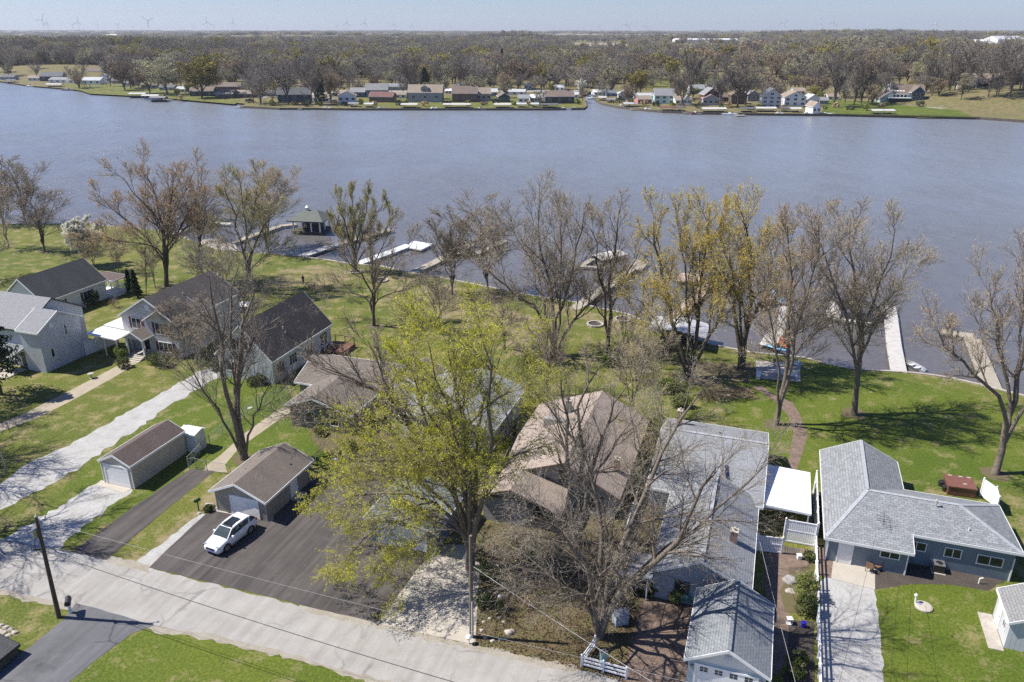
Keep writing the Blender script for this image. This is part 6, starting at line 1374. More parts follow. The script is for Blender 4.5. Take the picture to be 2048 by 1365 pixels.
def rowboat(name, label, loc, rz, Ln, wd, mat, inner):
    t = thing(name, label, 'boat', loc, rz); m = MB(); secs = []
    for i in range(9):
        s = i / 8; y = (s - .5) * Ln; w_ = wd / 2 * (1 - max(0, (s - .35) / .65) ** 2.2) * (.9 if s < .1 else 1) + .02; zb = -.05 + .18 * max(0, s - .6)
        secs.append([(-w_ * .6, y, zb), (w_ * .6, y, zb), (w_, y, .35 + .12 * s), (w_ - .05, y, .35 + .12 * s), (w_ * .55, y, zb + .05), (-w_ * .55, y, zb + .05), (-w_ + .05, y, .35 + .12 * s), (-w_, y, .35 + .12 * s)])
    loft(secs).build('hull', mat, t)
    for y in (-Ln * .25, .02): m = MB(); m.box(-wd * .42, y - .12, .22, wd * .42, y + .12, .26); m.build('seat', inner, t)
    return t
rowboat('rowboat', 'small aluminium rowboat moored right of the widest white dock', W(1823, 733, -.5), .25, 3.8, 1.4, GREYM, WHITE)
def kayak(label, x, y, mat, rz):
    t = thing('kayak', label, 'kayak', W(x, y, .15), rz); m = MB(); secs = []
    for i in range(9):
        s = i / 8 * 2 - 1; w_ = .36 * (1 - abs(s) ** 2.2) + .02; secs.append([(-w_, s * 1.5, .05), (0, s * 1.5, -.14), (w_, s * 1.5, .05), (w_ * .6, s * 1.5, .14), (-w_ * .6, s * 1.5, .14)])
    loft(secs).build('hull', mat, t); m = MB(); m.lathe((0, -.1, .142), [(.22, 0), (.2, .02)], 12); m.build('cockpit', BLACK, t)
kayak('orange kayak lying on the bank beside the white concrete dock', 1567, 690, plain('orange_plastic', (.55, .12, .01), .35, .1), .1); kayak('second orange kayak just right of the first on the bank', 1572, 682, plain('orange_plastic', (.55, .12, .01)), .2)
kayak('light blue kayak lying left of the orange kayaks', 1553, 697, plain('blue_plastic', (.12, .38, .6), .35, .1), .8)
# ------------------------------------------------------------------ the far bank: houses
def fm_(name, c): return plain('far_' + name, c, .8, .12, .3)
FR = {k: fm_(k, v) for k, v in dict(grey=(.22, .22, .23), dgrey=(.10, .105, .115), brown=(.17, .13, .105), tan=(.26, .21, .16), white=(.70, .70, .70), lgrey=(.42, .43, .44), red=(.15, .07, .06), slate=(.12, .14, .16), green=(.06, .12, .09)).items()}
FW_ = {k: fm_('w' + k, tuple(min(.82, q * 1.35) for q in v)) for k, v in dict(white=(.62, .62, .60), navy=(.03, .055, .09), blue=(.09, .17, .27), brick=(.12, .07, .055), tan=(.33, .29, .23), grey=(.28, .29, .30), dark=(.045, .045, .05), brown=(.11, .075, .055), teal=(.32, .46, .44), pink=(.36, .16, .14), stone=(.22, .23, .24), greige=(.42, .41, .39), sage=(.30, .36, .36), dred=(.10, .035, .035)).items()}
FOOT = []
def far_house(label, x0, x1, yb, yt, wall, rf, axis='x', rot=0., depth=9., rfrac=.45, wins=3, storeys=1, z=FZ, cat='house', name='house', chim=False, dorm=False):
    """x0,x1 eave to eave, yb foot, yt ridge, in survey units"""
    A = W(x0, yb, z); B = W(x1, yb, z); wd = (B - A).length * .96; H = AY((x0 + x1) / 2, yt, A.y + (0 if axis == 'y' else depth / 2)).z - z
    if axis == 'x': H = max(H, 2.8)
    rise = max(.5, H * rfrac); e = max(1.8, H - rise); FOOT.append(((A.x + B.x) / 2, A.y + depth / 2, wd / 2 + 3, depth / 2 + 3))
    h = thing(name, label, cat, A, rot); ov = .35
    gable(h, .2, 0, wd - .2, depth, e, rise, axis, FW_[wall], FR[rf], FR['white'] if wall != 'brown' else FR['brown'], ov=ov, th=.2)
    for s in range(storeys):
        zc = e * (s + .55) / storeys
        for i in range(wins):
            window(h, (wd * (i + .5) / wins, 0, zc), (0, -1), min(1.6, wd / wins * .55), min(1.3, e / storeys * .45), 2)
    if axis == 'y' and rise > 2.5: window(h, (wd / 2, 0, e + rise * .3), (0, -1), 1.6, rise * .3, 2)
    if chim: chimney(h, wd * .8, depth * .5, e + rise * .5, e + rise + 1.2, .8, .8)
    if dorm: gable(h, wd * .38, .6, wd * .6, depth * .5, e + rise * .65, rise * .3, 'y', FW_[wall], FR[rf], ov=.3, wname='dormer_wall', rname='dormer_roof'); window(h, (wd * .49, .6, e + rise * .35), (0, -1), 1.6, 1.2, 3)
    return h
T = 'across the lake'
FH = [('long white low house at the far left bank end', 8, 52, 148, 138, 'white', 'lgrey', 'x', 1), ('long pale house right of the far left white one', 53, 125, 149, 138, 'white', 'lgrey', 'x', 1),
 ('dark sloped roof hall on the far left bank', 80, 126, 163, 145, 'dark', 'dgrey', 'x', 1), ('small white cottage in front of the dark roofed hall', 98, 138, 166, 155, 'white', 'grey', 'x', 1),
 ('white bungalow right of the small cottage on the left bank', 138, 164, 167, 156, 'white', 'grey', 'x', 1), ('brown roofed house behind the left bank row', 172, 207, 153, 136, 'tan', 'brown', 'x', 1),
 ('long pale grey roofed house on the left bank lawn', 165, 205, 169, 155, 'white', 'lgrey', 'x', 1), ('white gable front house on the left bank', 200, 222, 166, 149, 'white', 'lgrey', 'y', 1),
 ('small brown roofed house at the left lawn edge', 224, 243, 168, 157, 'tan', 'brown', 'x', 1), ('green roofed building in the wood above the left bank', 78, 122, 110, 101, 'dark', 'green', 'x', 1),
 ('long dark building in the wood on the left', 300, 342, 108, 99, 'grey', 'dgrey', 'x', 1), ('white gable house with slate roof behind the yellow willows', 437, 472, 157, 139, 'white', 'slate', 'x', 1),
 ('dark brown house beneath the yellow willows', 380, 430, 193, 174, 'dark', 'brown', 'x', 1), ('brown gable house behind the hip roofed bungalows', 430, 482, 183, 166, 'brick', 'brown', 'x', 1),
 ('tan hip roofed bungalow left of the navy house', 430, 470, 197, 180, 'brick', 'tan', 'x', 1), ('second tan hip roofed bungalow beside the navy house', 471, 512, 196, 181, 'brick', 'tan', 'x', 1),
 ('large two storey navy blue house with grey roofs', 556, 624, 206, 176, 'navy', 'dgrey', 'x', 2), ('tan roofed bungalow right of the navy house', 626, 662, 206, 188, 'white', 'tan', 'x', 1),
 ('small red roofed house behind the navy house', 600, 632, 180, 165, 'brick', 'red', 'x', 1), ('white rounded front cottage by the water', 676, 714, 206, 184, 'white', 'tan', 'y', 1),
 ('low grey blue wing left of the two storey blue house', 700, 732, 195, 176, 'navy', 'grey', 'x', 1), ('two storey bright blue house with white windows', 732, 778, 196, 168, 'blue', 'grey', 'x', 2),
 ('red brick house with a dark red roof near the water', 738, 789, 205, 184, 'brick', 'red', 'x', 1), ('wide grey stone house with a tan roof and a dormer', 816, 888, 205, 170, 'stone', 'tan', 'x', 1),
 ('pale house behind the grey stone house', 768, 812, 181, 168, 'grey', 'grey', 'x', 1), ('white motor home parked behind the stone house', 890, 905, 188, 178, 'white', 'white', 'x', 1),
 ('large brick house with a steep brown roof and chimney', 904, 957, 205, 173, 'brick', 'brown', 'x', 1), ('tan gable wing right of the large brick house', 953, 984, 203, 176, 'tan', 'tan', 'x', 1),
 ('white gable house behind the large brick house', 909, 951, 180, 164, 'white', 'grey', 'y', 1), ('grey flat house right of the tan gable wing', 978, 996, 193, 178, 'grey', 'lgrey', 'x', 1),
 ('dark gable front cottage by the seawall', 997, 1022, 205, 187, 'dark', 'brown', 'y', 1), ('white cottage with a row of windows by the seawall', 1036, 1059, 206, 190, 'white', 'grey', 'x', 1),
 ('white shed like cottage right of the windowed cottage', 1060, 1086, 204, 190, 'white', 'white', 'x', 1), ('white gable house behind the seawall cottages', 1008, 1052, 190, 179, 'white', 'lgrey', 'x', 1),
 ('tiny white garage with a dark door behind the cottages', 1048, 1066, 178, 167, 'white', 'grey', 'y', 1), ('big open pavilion house with a wide brown roof by the channel', 1090, 1152, 208, 182, 'dark', 'brown', 'x', 1),
 ('low grey building behind the small garage', 1004, 1024, 176, 166, 'grey', 'grey', 'x', 1), ('white house hidden by trees left of the channel', 1100, 1130, 182, 170, 'white', 'lgrey', 'x', 1),
 ('pale roofed boathouse at the right side of the channel', 1188, 1215, 191, 186, 'white', 'white', 'x', 1), ('white metal roofed cottage right of the channel', 1235, 1268, 201, 181, 'white', 'lgrey', 'y', 1),
 ('small white house behind the pink cottage', 1268, 1308, 199, 187, 'white', 'lgrey', 'x', 1), ('pink cottage with a grey roof', 1275, 1306, 208, 192, 'pink', 'tan', 'x', 1),
 ('tall pale teal house with a slanted roof', 1308, 1350, 208, 178, 'teal', 'grey', 'x', 2), ('low white gable cottage right of the teal house', 1350, 1386, 210, 193, 'white', 'tan', 'x', 1),
 ('white gable front cottage on the right bank', 1367, 1380, 210, 192, 'white', 'grey', 'y', 1), ('long grey house behind the white cottages', 1378, 1415, 188, 170, 'grey', 'grey', 'x', 1),
 ('two storey dark red house with a stepped roof', 1407, 1441, 210, 177, 'dred', 'grey', 'y', 2), ('grey front porch house before the dark red house', 1405, 1438, 211, 190, 'grey', 'tan', 'y', 1),
 ('dark brown timber house among the bare trees', 1461, 1495, 209, 180, 'brown', 'brown', 'y', 1), ('grey gable house with a square attic window', 1494, 1521, 203, 182, 'stone', 'grey', 'y', 1),
 ('three storey greige gable house with white windows', 1522, 1562, 216, 178, 'greige', 'grey', 'y', 3), ('white framed chalet with a glass gable', 1567, 1614, 213, 184, 'white', 'tan', 'y', 2),
 ('white and grey cottage right of the glass gable chalet', 1614, 1641, 212, 190, 'white', 'lgrey', 'y', 1), ('small grey annex right of the white and grey cottage', 1638, 1657, 209, 195, 'grey', 'grey', 'x', 1),
 ('small white boathouse at the water right of the chalet', 1624, 1642, 228, 205, 'white', 'tan', 'y', 1), ('orange roofed house peeking behind the chalet', 1585, 1610, 190, 176, 'white', 'tan', 'x', 1),
 ('grey house at the very left end of the far bank', 0, 30, 160, 150, 'grey', 'dgrey', 'x', 1), ('cream house before the long pale house of the left bank', 56, 84, 162, 152, 'white', 'tan', 'x', 1), ('brown roofed house left of the white bungalow', 136, 166, 153, 143, 'tan', 'brown', 'x', 1),
 ('white cottage right of the left lawn brown house', 246, 272, 172, 161, 'white', 'grey', 'x', 1), ('tan roofed house behind the reddish left lawn tree', 282, 314, 177, 166, 'tan', 'tan', 'x', 1), ('grey house behind the rounded olive willow', 318, 350, 181, 170, 'grey', 'dgrey', 'x', 1),
 ('white house between the two left bank willows', 352, 380, 185, 174, 'white', 'lgrey', 'x', 1), ('grey roofed house left of the navy house', 522, 550, 194, 182, 'stone', 'grey', 'x', 1), ('brown cottage behind the white rounded cottage', 664, 692, 193, 181, 'brick', 'tan', 'x', 1),
 ('cream house left of the grey stone house', 790, 813, 197, 184, 'white', 'tan', 'x', 1), ('small white house right of the open pavilion house', 1136, 1158, 196, 186, 'white', 'lgrey', 'x', 1), ('slate blue house behind the white canopied boats', 1212, 1234, 193, 181, 'blue', 'slate', 'x', 1), ('dark house between the red boat canopy and timber house', 1443, 1460, 203, 188, 'dark', 'brown', 'x', 1),
 ('white cottage behind the chalet right side', 1655, 1678, 200, 188, 'white', 'tan', 'x', 1), ('pale two storey house hidden in the right bank trees', 1427, 1447, 180, 162, 'grey', 'slate', 'x', 1)]
for i, (lb, x0, x1, yb, yt, wl, rf, ax, st) in enumerate(FH):
    far_house(lb, x0, x1, yb, yt, wl, rf, ax, (i * 37 % 11 - 5) * .03, 7 + (i * 13 % 4), .42 if ax == 'x' else .38, 3 if x1 - x0 > 24 else 2, st, chim=i % 9 == 8, dorm='dormer' in lb)
# the large house with skylights and the tan house on the hill
A = W(1768, 206, FZ); h = thing('house', 'large blue grey lake house with a sweeping roof and skylights', 'house', A, -.1)
gable(h, 4, 2, 22, 14, 5.0, 4.5, 'x', FW_['sage'], FR['brown'], ov=.6, th=.25); gable(h, 14, -1, 21, 8, 6.0, 3.0, 'y', FW_['navy'], FR['brown'], ov=.5, th=.25, wname='bay_wall', rname='bay_roof'); gable(h, -2, 1, 5, 10, 2.6, 4.4, 'y', FW_['sage'], FR['brown'], ov=.5, ridge=.95, wname='wing_wall', rname='wing_roof')
for x in (5, 7, 9, 11): window(h, (x + .8, 2, 3.6), (0, -1), 1.3, 1.5, 1); window(h, (x + .8, 2, 1.2), (0, -1), 1.3, 1.2, 1)
for x in (15.5, 17.5, 19.5): window(h, (x, -1, 4.6), (0, -1), 1.4, 1.8, 1); window(h, (x, -1, 1.8), (0, -1), 1.4, 1.8, 1)
for x in (6, 7.6, 9.2, 10.8): m = MB(); m.obox((x, 3.4, 6.25), (1, 0, 0), (0, .8, .6), (0, -.6, .8), .55, .4, .08); m.build('skylight', WHITE, h)
m = MB(); m.box(3.4, 4, 4, 4.6, 5, 11.6); m.build('chimney', STONE, h); m = MB(); m.box(2, -2.5, 2.6, 14, 1.9, 2.85); m.build('deck', WHITE, h)
m = MB(); m.box(2.2, -2.3, 0, 13.8, 1.8, 2.55); m.build('lower_wall', DARK, h)
FOOT.append((A.x + 10, A.y + 7, 16, 12))
q = AY(1985, 158, 480); zz = hill_z(q.x, 480); A = Vector((q.x - 8, 480, zz + .1)); h = thing('house', 'low tan roofed house with a wide dark gable on the right hill', 'house', A, .1)
gable(h, -6, 0, 26, 12, 3.2, 3.4, 'x', FW_['dark'], FR['tan'], ov=1., th=.3); gable(h, 5, -3, 19, 8, 3.6, 2.9, 'y', FW_['dark'], FR['tan'], ov=1.2, th=.3, wname='front_wall', rname='front_roof')
for x in (6.5, 9, 12, 15): window(h, (x, -3, 2.0), (0, -1), 1.5, 1.8, 1)
m = MB(); m.box(-5, -1, .2, -.5, -.05, 2.8); m.build('white_bay', WHITE, h); m = MB(); m.box(-6, -.1, -3, 26, 11, -.01); m.build('foundation', STONE, h); FOOT.append((A.x + 10, A.y + 6, 20, 12))
# industrial sheds and greenhouses far off
def far_shed(label, x0, x1, yb, hgt, dp, wall='white', rf='white'):
    A = W(x0, yb, FZ); B = W(x1, yb, FZ); wd = (B - A).length; h = thing('industrial_building', label, 'warehouse', A); gable(h, 0, 0, wd, dp, hgt * .75, hgt * .25, 'x', FW_[wall], FR[rf], ov=.2, th=.2); FOOT.append(((A.x + B.x) / 2, A.y + dp / 2, wd / 2 + 4, dp / 2 + 4))
for a in [('long white warehouse on the horizon behind the right wood, left half', 1350, 1412, 86, 11, 40), ('long white warehouse on the horizon behind the right wood, right half', 1418, 1475, 86, 11, 40), ('white warehouse with a curved roof at the right frame edge', 1992, 2048, 98, 24, 50, 'white', 'lgrey'),
          ('low white commercial roof behind the left centre wood', 738, 762, 93, 6, 30), ('second low white commercial roof left of the long one', 780, 800, 94, 6, 30), ('third white commercial roof in the left centre wood', 812, 842, 93, 7, 30), ('white metal barn right of the commercial roofs', 851, 873, 96, 9, 20),
          ('wide pale hall behind the centre wood', 985, 1030, 98, 8, 30), ('white ended hall behind the centre wood, right of the wide one', 1032, 1050, 95, 8, 30), ('white house roofs glimpsed through the right wood', 1355, 1398, 113, 5, 15), ('second low white building through the right wood', 1440, 1485, 112, 5, 15),
          ('white plant buildings far away at the left', 212, 232, 75, 12, 40), ('grey plant buildings far away at the left', 175, 208, 79, 10, 40), ('pale warehouse left of the right edge warehouse', 1948, 1985, 96, 16, 50), ('grey warehouse far behind the right edge', 1985, 2060, 82, 16, 50, 'grey')]: far_shed(*a)

# canopies, lifts and docks along the far bank
def far_lift(label, x0, x1, yb, canopy, boat=None, hg=2.6, dp=5.):
    A = W(x0, yb, WZ); B = W(x1, yb, WZ); wd = (B - A).length; t = thing('boat_lift', label, 'boat lift', A)
    for x in (0.1, wd - .1):
        for y in (.1, dp - .1): m = MB(); m.box(x - .09, y - .09, -.4, x + .09, y + .09, hg); m.build('post', GREYM, t)
    roof(t, [[(-.3, -.3, hg), (wd + .3, -.3, hg), (wd + .3, dp / 2, hg + .6), (-.3, dp / 2, hg + .6)], [(-.3, dp / 2, hg + .6), (wd + .3, dp / 2, hg + .6), (wd + .3, dp + .3, hg), (-.3, dp + .3, hg)]], canopy, canopy, .12, 'canopy', False)
    m = MB(); m.box(.4, .6, .1, wd - .4, dp - .6, .9); m.build('hull', boat or BLACK, t); m = MB(); m.box(.8, 1, .902, wd - .8, dp - 1, 1.3); m.build('cover', BLACK, t)
CW = plain('canopy_white', (.50, .49, .47), .6, .08, .5)
for a in [('white canopy over dark boats at the left bank tip', 258, 290, 197, CW), ('long white canopy beside the first at the left bank tip', 284, 316, 201, CW, WHITE), ('grey canopy at the end of the left bank dock group', 300, 330, 205, FR['grey']), ('blue covered boat lift at the far left bank', 12, 30, 168, FR['slate']),
          ('white roofed lift on the far left bank', 92, 122, 177, CW), ('low grey boat cover at the far left frame edge', 0, 11, 159, FR['dgrey']), ('small pavilion like lift on the seawall', 729, 746, 219, FR['lgrey']), ('pale lift with a grey boat left of the small pavilion lift', 697, 716, 218, FR['grey'], WHITE),
          ('white canopy lift in front of the grey stone house', 803, 834, 220, CW), ('long tan canopy lift in front of the large brick house', 887, 940, 220, CW), ('white canopy lift before the dark gable cottage', 989, 1021, 220, CW), ('open lift with a brown boat left of the blue one', 1034, 1052, 219, FR['lgrey'], FW_['brown']),
          ('blue white canopy lift by the seawall', 1062, 1077, 219, FR['lgrey']), ('dark canopy lift before the open pavilion house', 1082, 1115, 220, FR['dgrey']), ('white canopied boat right of the channel mouth', 1198, 1212, 205, CW), ('grey canopied boat right of the channel mouth', 1214, 1230, 209, FR['grey']),
          ('teal roofed gazebo lift on the right bank point', 1248, 1272, 218, FR['lgrey']), ('dark reddish boat lift on the right bank', 1323, 1352, 226, FR['red'], FW_['dred']), ('dark deck lift between the right bank lifts', 1355, 1366, 226, FR['dgrey']), ('white canopy with a red boat on the right bank', 1405, 1452, 229, CW, plain('red_hull', (.4, .04, .03), .4)),
          ('dark tarped lift before the dark brown timber house', 1482, 1508, 229, FR['dgrey']), ('white deck canopy below the three storey house', 1513, 1552, 228, CW), ('white umbrella canopy lift below the chalet', 1582, 1602, 229, CW), ('black boat lift left of the white umbrella canopy', 1563, 1580, 228, FR['dgrey']),
          ('white canopy lift on the right lawn shore, left of the pair', 1745, 1765, 233, CW, WHITE), ('white canopy lift on the right lawn shore, right of the pair', 1769, 1789, 233, CW, WHITE)]: far_lift(*a)
def far_dock(label, pts, wd): dock(label, [(pts, wd)], DOCKW if 'white' in label else DOCKT)
for a in [('white dock tip at the little peninsula', [(468, 214.5), (495, 214)], 2.0), ('long dock reaching along the left lawn tip', [(318, 200), (366, 198)], 2.0), ('short white dock in front of the peninsula', [(598, 218.5), (612, 216)], 2), ('white dock and float before the stone house', [(834, 217.5), (858, 217)], 2.5),
          ('low dock on the right bank before the dark red house', [(1366, 226), (1404, 227)], 2.1), ('grey raft deck on the right bank', [(1470, 231), (1490, 230.5)], 3), ('wide terrace dock at the right bank point', [(1262, 218), (1322, 222)], 3), ('white boat ramp dock on the left lawn shore', [(195, 186), (228, 187)], 2)]: far_dock(*a)

# ------------------------------------------------------------------ the far wood
def proto(name, seed, leafk, leaf, H=15., Wd=12., fork=.25, bark=BARK, twig=TWIG, ns=5, n=(8, 6, 6, 5), tw=.05, ls=.34, leafr=1, ang=(25, 55)):
    st = auto_stems(seed, 1., .34, fork, ns, .022, .05); st = [([p * H for p in s[0]], s[1] * H, s[2] * H) for s in st]
    tr, cr = grow(seed, st, n, (H * .27, .58, .58, .58), ang, .12, .13, leaf, ls, tw, leafr, fitHW=(H, Wd)); s = np.array((1, 1, 1)); out = []
    for nm, parts in (('trunk', tr), ('crown', cr)):
        me = npmesh(nm, [(V * s, Fc, mi) for V, Fc, mi in parts])
        for mm_ in (bark, twig, leafk): me.materials.append(mm_)
        out.append(me)
    return out
def rmat(nm, c, rnd=.38): return plain('wood_' + nm, c, .9, .2, .4, rnd=rnd)
FB = rmat('bark', (.13, .105, .09)); FT = rmat('twig', (.36, .31, .245)); FTG = rmat('twig_grey', (.41, .38, .335)); FO = rmat('bud_olive', (.36, .335, .19)); FY = rmat('bud_yellow', (.36, .31, .06), .15); FGN = rmat('bud_green', (.24, .27, .05), .2); FTN = rmat('bud_tan', (.38, .28, .16)); FDK = rmat('needle', (.025, .045, .02))
protos = {'bare': [proto('b%d' % i, 300 + i, FT, 0, twig=(FT, FTG)[i % 2], bark=FB, n=(8, 6, 6, 4), tw=.036, H=15, Wd=(11, 13, 9, 12)[i], fork=(.25, .35, .2, .3)[i], ang=((25, 50), (30, 60), (18, 40), (28, 55))[i]) for i in range(4)], 'olive': [proto('o%d' % i, 310 + i, FO, .9, twig=FTG, bark=FB, n=(8, 6, 5, 4), ls=.22, tw=.04) for i in range(2)],
          'yellow': [proto('y', 320, FY, 1., twig=FTN, bark=FB, fork=.15, ns=7, n=(8, 6, 5, 5), ls=.25)], 'green': [proto('g', 330, FGN, 1., twig=FO, bark=FB, fork=.15, ns=6, n=(8, 6, 5, 4), ls=.25)], 'tan': [proto('t', 340, FTN, .9, twig=FT, bark=FB, fork=.18, ns=6, n=(8, 6, 5, 4), ls=.2)]}
KINDLAB = dict(bare='bare grey brown tree standing in the wood across the lake', olive='olive budding tree standing in the wood across the lake', yellow='yellow budding tree standing in the wood across the lake', green='fresh green tree standing in the wood across the lake', tan='tan budding tree standing in the wood across the lake')
TN = [0]
def far_tree(kind, loc, H, Wd, rz, label=None, name='tree', group='trees of the wood across the lake'):
    ms = protos[kind][TN[0] % len(protos[kind])]; TN[0] += 1
    r = thing(name, label or KINDLAB[kind], 'tree', loc, rz, group); r.scale = (Wd / 12., Wd / 12., H / 15.)
    for nm, me in (('trunk', ms[0]), ('crown', ms[1])): o = bpy.data.objects.new(nm, me); COL.objects.link(o); o.parent = r
    return r
FTL = [('bare', 158, 176, 125, 44, 'dark bare tree at the shore of the far left lawn'), ('tan', 250, 181, 122, 40, 'tan tree left of the rounded willow on the far left lawn'), ('bare', 221, 173, 120, 30, 'dark slim tree beside the far left lawn houses'), ('bare', 262, 178, 112, 46, 'grey tree behind the tan tree on the far left lawn'),
       ('olive', 335, 190, 115, 64, 'large rounded olive willow on the far left lawn'), ('tan', 300, 187, 130, 40, 'reddish tree in front of the rounded willow'), ('yellow', 404, 196, 118, 62, 'bright yellow willow on the far left lawn'), ('yellow', 418, 190, 109, 40, 'taller yellow crown behind the bright willow'), ('yellow', 450, 150, 108, 30, 'pale yellow tree behind the white gable house'),
       ('bare', 521, 209, 118, 50, 'bare tree at the little peninsula left of the navy house'), ('bare', 507, 206, 124, 34, 'slim bare tree on the peninsula tip'), ('bare', 577, 209, 122, 62, 'large dark spreading bare tree before the navy house'), ('bare', 632, 210, 112, 54, 'tall bare tree right of the navy house'), ('tan', 662, 206, 140, 34, 'reddish bare tree before the tan roofed bungalow'),
       ('bare', 815, 200, 105, 56, 'tall bare tree between the stone house and the brick house'), ('bare', 878, 186, 112, 46, 'bare tree behind the grey stone house'), ('bare', 927, 178, 106, 50, 'bare tree behind the large brick house'), ('bare', 950, 180, 100, 40, 'tall dark tree right of the brick house chimney'), ('tan', 1036, 178, 120, 52, 'white barked spreading sycamore behind the cottages'),
       ('bare', 1113, 180, 125, 46, 'bare tree left of the channel behind the open pavilion house'), ('yellow', 1088, 178, 124, 34, 'pale yellow tree behind the open pavilion house'), ('bare', 1165, 184, 122, 54, 'dark tree at the channel mouth'), ('white_', 1162, 190, 158, 16, 'small white blossoming tree at the channel'), ('olive', 1222, 190, 132, 50, 'rounded olive tree right of the channel'),
       ('yellow', 1272, 190, 140, 38, 'orange yellow tree right of the channel'), ('yellow', 1316, 152, 105, 34, 'vivid yellow green tree in the park across the lake'), ('bare', 1365, 212, 140, 50, 'dark tree in front of the white gable cottages'), ('bare', 1440, 214, 118, 56, 'tall dark tree in front of the two storey dark red house'), ('bare', 1475, 215, 110, 60, 'tall bare tree before the dark brown timber house'),
       ('bare', 1490, 212, 116, 50, 'bare tree right of the dark brown timber house'), ('bare', 1380, 200, 92, 54, 'very tall bare tree behind the white cottages'), ('bare', 1668, 214, 92, 62, 'tall grey tree right of the white and grey cottage'), ('bare', 1708, 210, 100, 40, 'slim bare tree on the right lawn, first of the row'), ('tan', 1722, 208, 102, 44, 'white limbed sycamore on the right lawn'),
       ('bare', 1737, 204, 96, 40, 'slim bare tree left of the large lake house'), ('bare', 1860, 204, 86, 50, 'tall bare tree right of the large lake house'), ('bare', 1895, 200, 80, 60, 'tall tree with a double trunk on the right lawn'), ('yellow', 1590, 176, 150, 26, 'small yellow tree behind the chalet')]
L_BL = proto('w', 350, L_WHITE, 1., twig=TWIG, bark=FB, fork=.12, n=(6, 5, 5, 4), ls=.5); protos['white_'] = [L_BL]
for k, x, yb, yt, wpx, lb in FTL:
    b_ = W(x, yb, FZ); far_tree(k, b_, AY(x, yt, b_.y).z - FZ, wpx * 1.05 * (b_.y * C_ + CH * S_) / F, x * .37, lb, 'tree')
for i, (x, yy, yt) in enumerate([(1915, 480, 78), (1940, 470, 72), (1958, 475, 80), (1985, 445, 66), (2005, 450, 70), (2030, 440, 72), (2046, 460, 76)]):
    q = AY(x, 150, yy); z = hill_z(q.x, yy); far_tree('bare', (q.x, yy, z - .2), AY(x, yt, yy).z - z, 14, i * 1.3, ['tall slender bare tree on the right hill slope, first from the left', 'tall bare tree on the hill left of the tan roofed house', 'tall bare tree before the hill house left gable', 'leaning tall bare tree in front of the hill house', 'thin bare tree before the dark gable on the hill', 'tall bare tree at the right end of the hill', 'bare tree cut by the right frame edge on the hill'][i])
for x, yb, yt, wpx, lb in [(643, 209, 140, 22, 'dark spruce beside the tan roofed bungalow'), (850, 184, 136, 30, 'rounded dark evergreen behind the grey stone house'), (1004, 150, 98, 16, 'dark pine in the centre wood left of the sycamore'), (1123, 120, 96, 12, 'pointed dark spruce in the centre wood'), (690, 92, 76, 10, 'small dark spruce in the left wood'), (228, 158, 130, 20, 'dark evergreen behind the far left lawn')]:
    conifer('spruce_tree', lb, x, yb, yt, wpx, int(x), 900, .8, FDK, .7, z0=FZ)
# rows of the wood
rng = random.Random(11); pts = []
def shore_y(x):
    for a, b_ in zip(far[:-1], far[1:]):
        if min(a.x, b_.x) <= x <= max(a.x, b_.x): return a.y + (b_.y - a.y) * (x - a.x) / (b_.x - a.x) if abs(b_.x - a.x) > .5 else max(a.y, b_.y)
    return 450 if x > -380 else 700
def clear(x, y):
    for cx, cy, rx, ry in FOOT:
        if abs(x - cx) < rx + 1.5 and abs(y - cy) < ry + 1: return False
        if abs(x - cx) < rx and cy - 26 < y < cy: return False
    return True
def proj(x, y, z): 
    d = y * C_ + (CH - z) * S_; return 1024 + F * x / d, 682.5 + F * ((CH - z) * C_ - y * S_) / d
def want(u, v):
    """how wooded the ground is at this place of the survey"""
    if v > 178: return .22
    if 1290 < u < 1560 and v > 142: return .22
    if u > 1560 and v > 158: return .35 if v < 172 else .05
    if u > 1900: return .18 if v > 88 else .5
    if u < 230 and v > 150: return .15
    if 700 < u < 900 and 90 < v < 97: return .15
    if 1140 < u < 1260 and 84 < v < 108: return .02
    if 1320 < u < 1500 and 82 < v < 120: return .12
    if v > 160: return .35
    return 1.
tries = 0
while len(pts) < 9500 and tries < 90000:
    tries += 1; y = 440 + (rng.random() ** 1.25) * 2300; x = rng.uniform(-.72, .72) * (y + 40)
    if y < shore_y(x) + 6: continue
    u, v = proj(x, y, FZ)
    if not (-60 < u < 2110) or rng.random() > want(u, v) or not clear(x, y): continue
    pts.append((x, y, u, v))
pts.sort(key=lambda p: p[1]); cnt = {}
MARKS = [(30, 'long white house at the far left end'), (100, 'dark roofed hall'), (150, 'white bungalows of the left bank'), (200, 'pale grey roofed house on the left lawn'), (260, 'tan tree of the far left lawn'), (335, 'rounded olive willow'), (400, 'bright yellow willow'), (455, 'white gable house with slate roof'), (520, 'little peninsula'), (590, 'navy blue house'), (645, 'dark spruce and bungalow'),
         (695, 'white rounded cottage'), (755, 'bright blue house'), (812, 'gap left of the grey stone house'), (860, 'grey stone house'), (930, 'large brick house'), (985, 'tan gable wing'), (1035, 'seawall cottages'), (1085, 'left end of the open pavilion house'), (1135, 'open pavilion house'), (1180, 'channel mouth'), (1225, 'white canopied boats'), (1280, 'pink cottage'),
         (1330, 'teal house'), (1378, 'white gable cottages'), (1424, 'dark red house'), (1478, 'dark brown timber house'), (1540, 'three storey gable house'), (1590, 'glass gable chalet'), (1640, 'small white boathouse'), (1700, 'slim trees of the right lawn'), (1757, 'pair of white canopy lifts'), (1810, 'large lake house'), (1870, 'pale drive of the right lawn'), (1930, 'left foot of the right hill'), (2000, 'tan roofed hill house')]
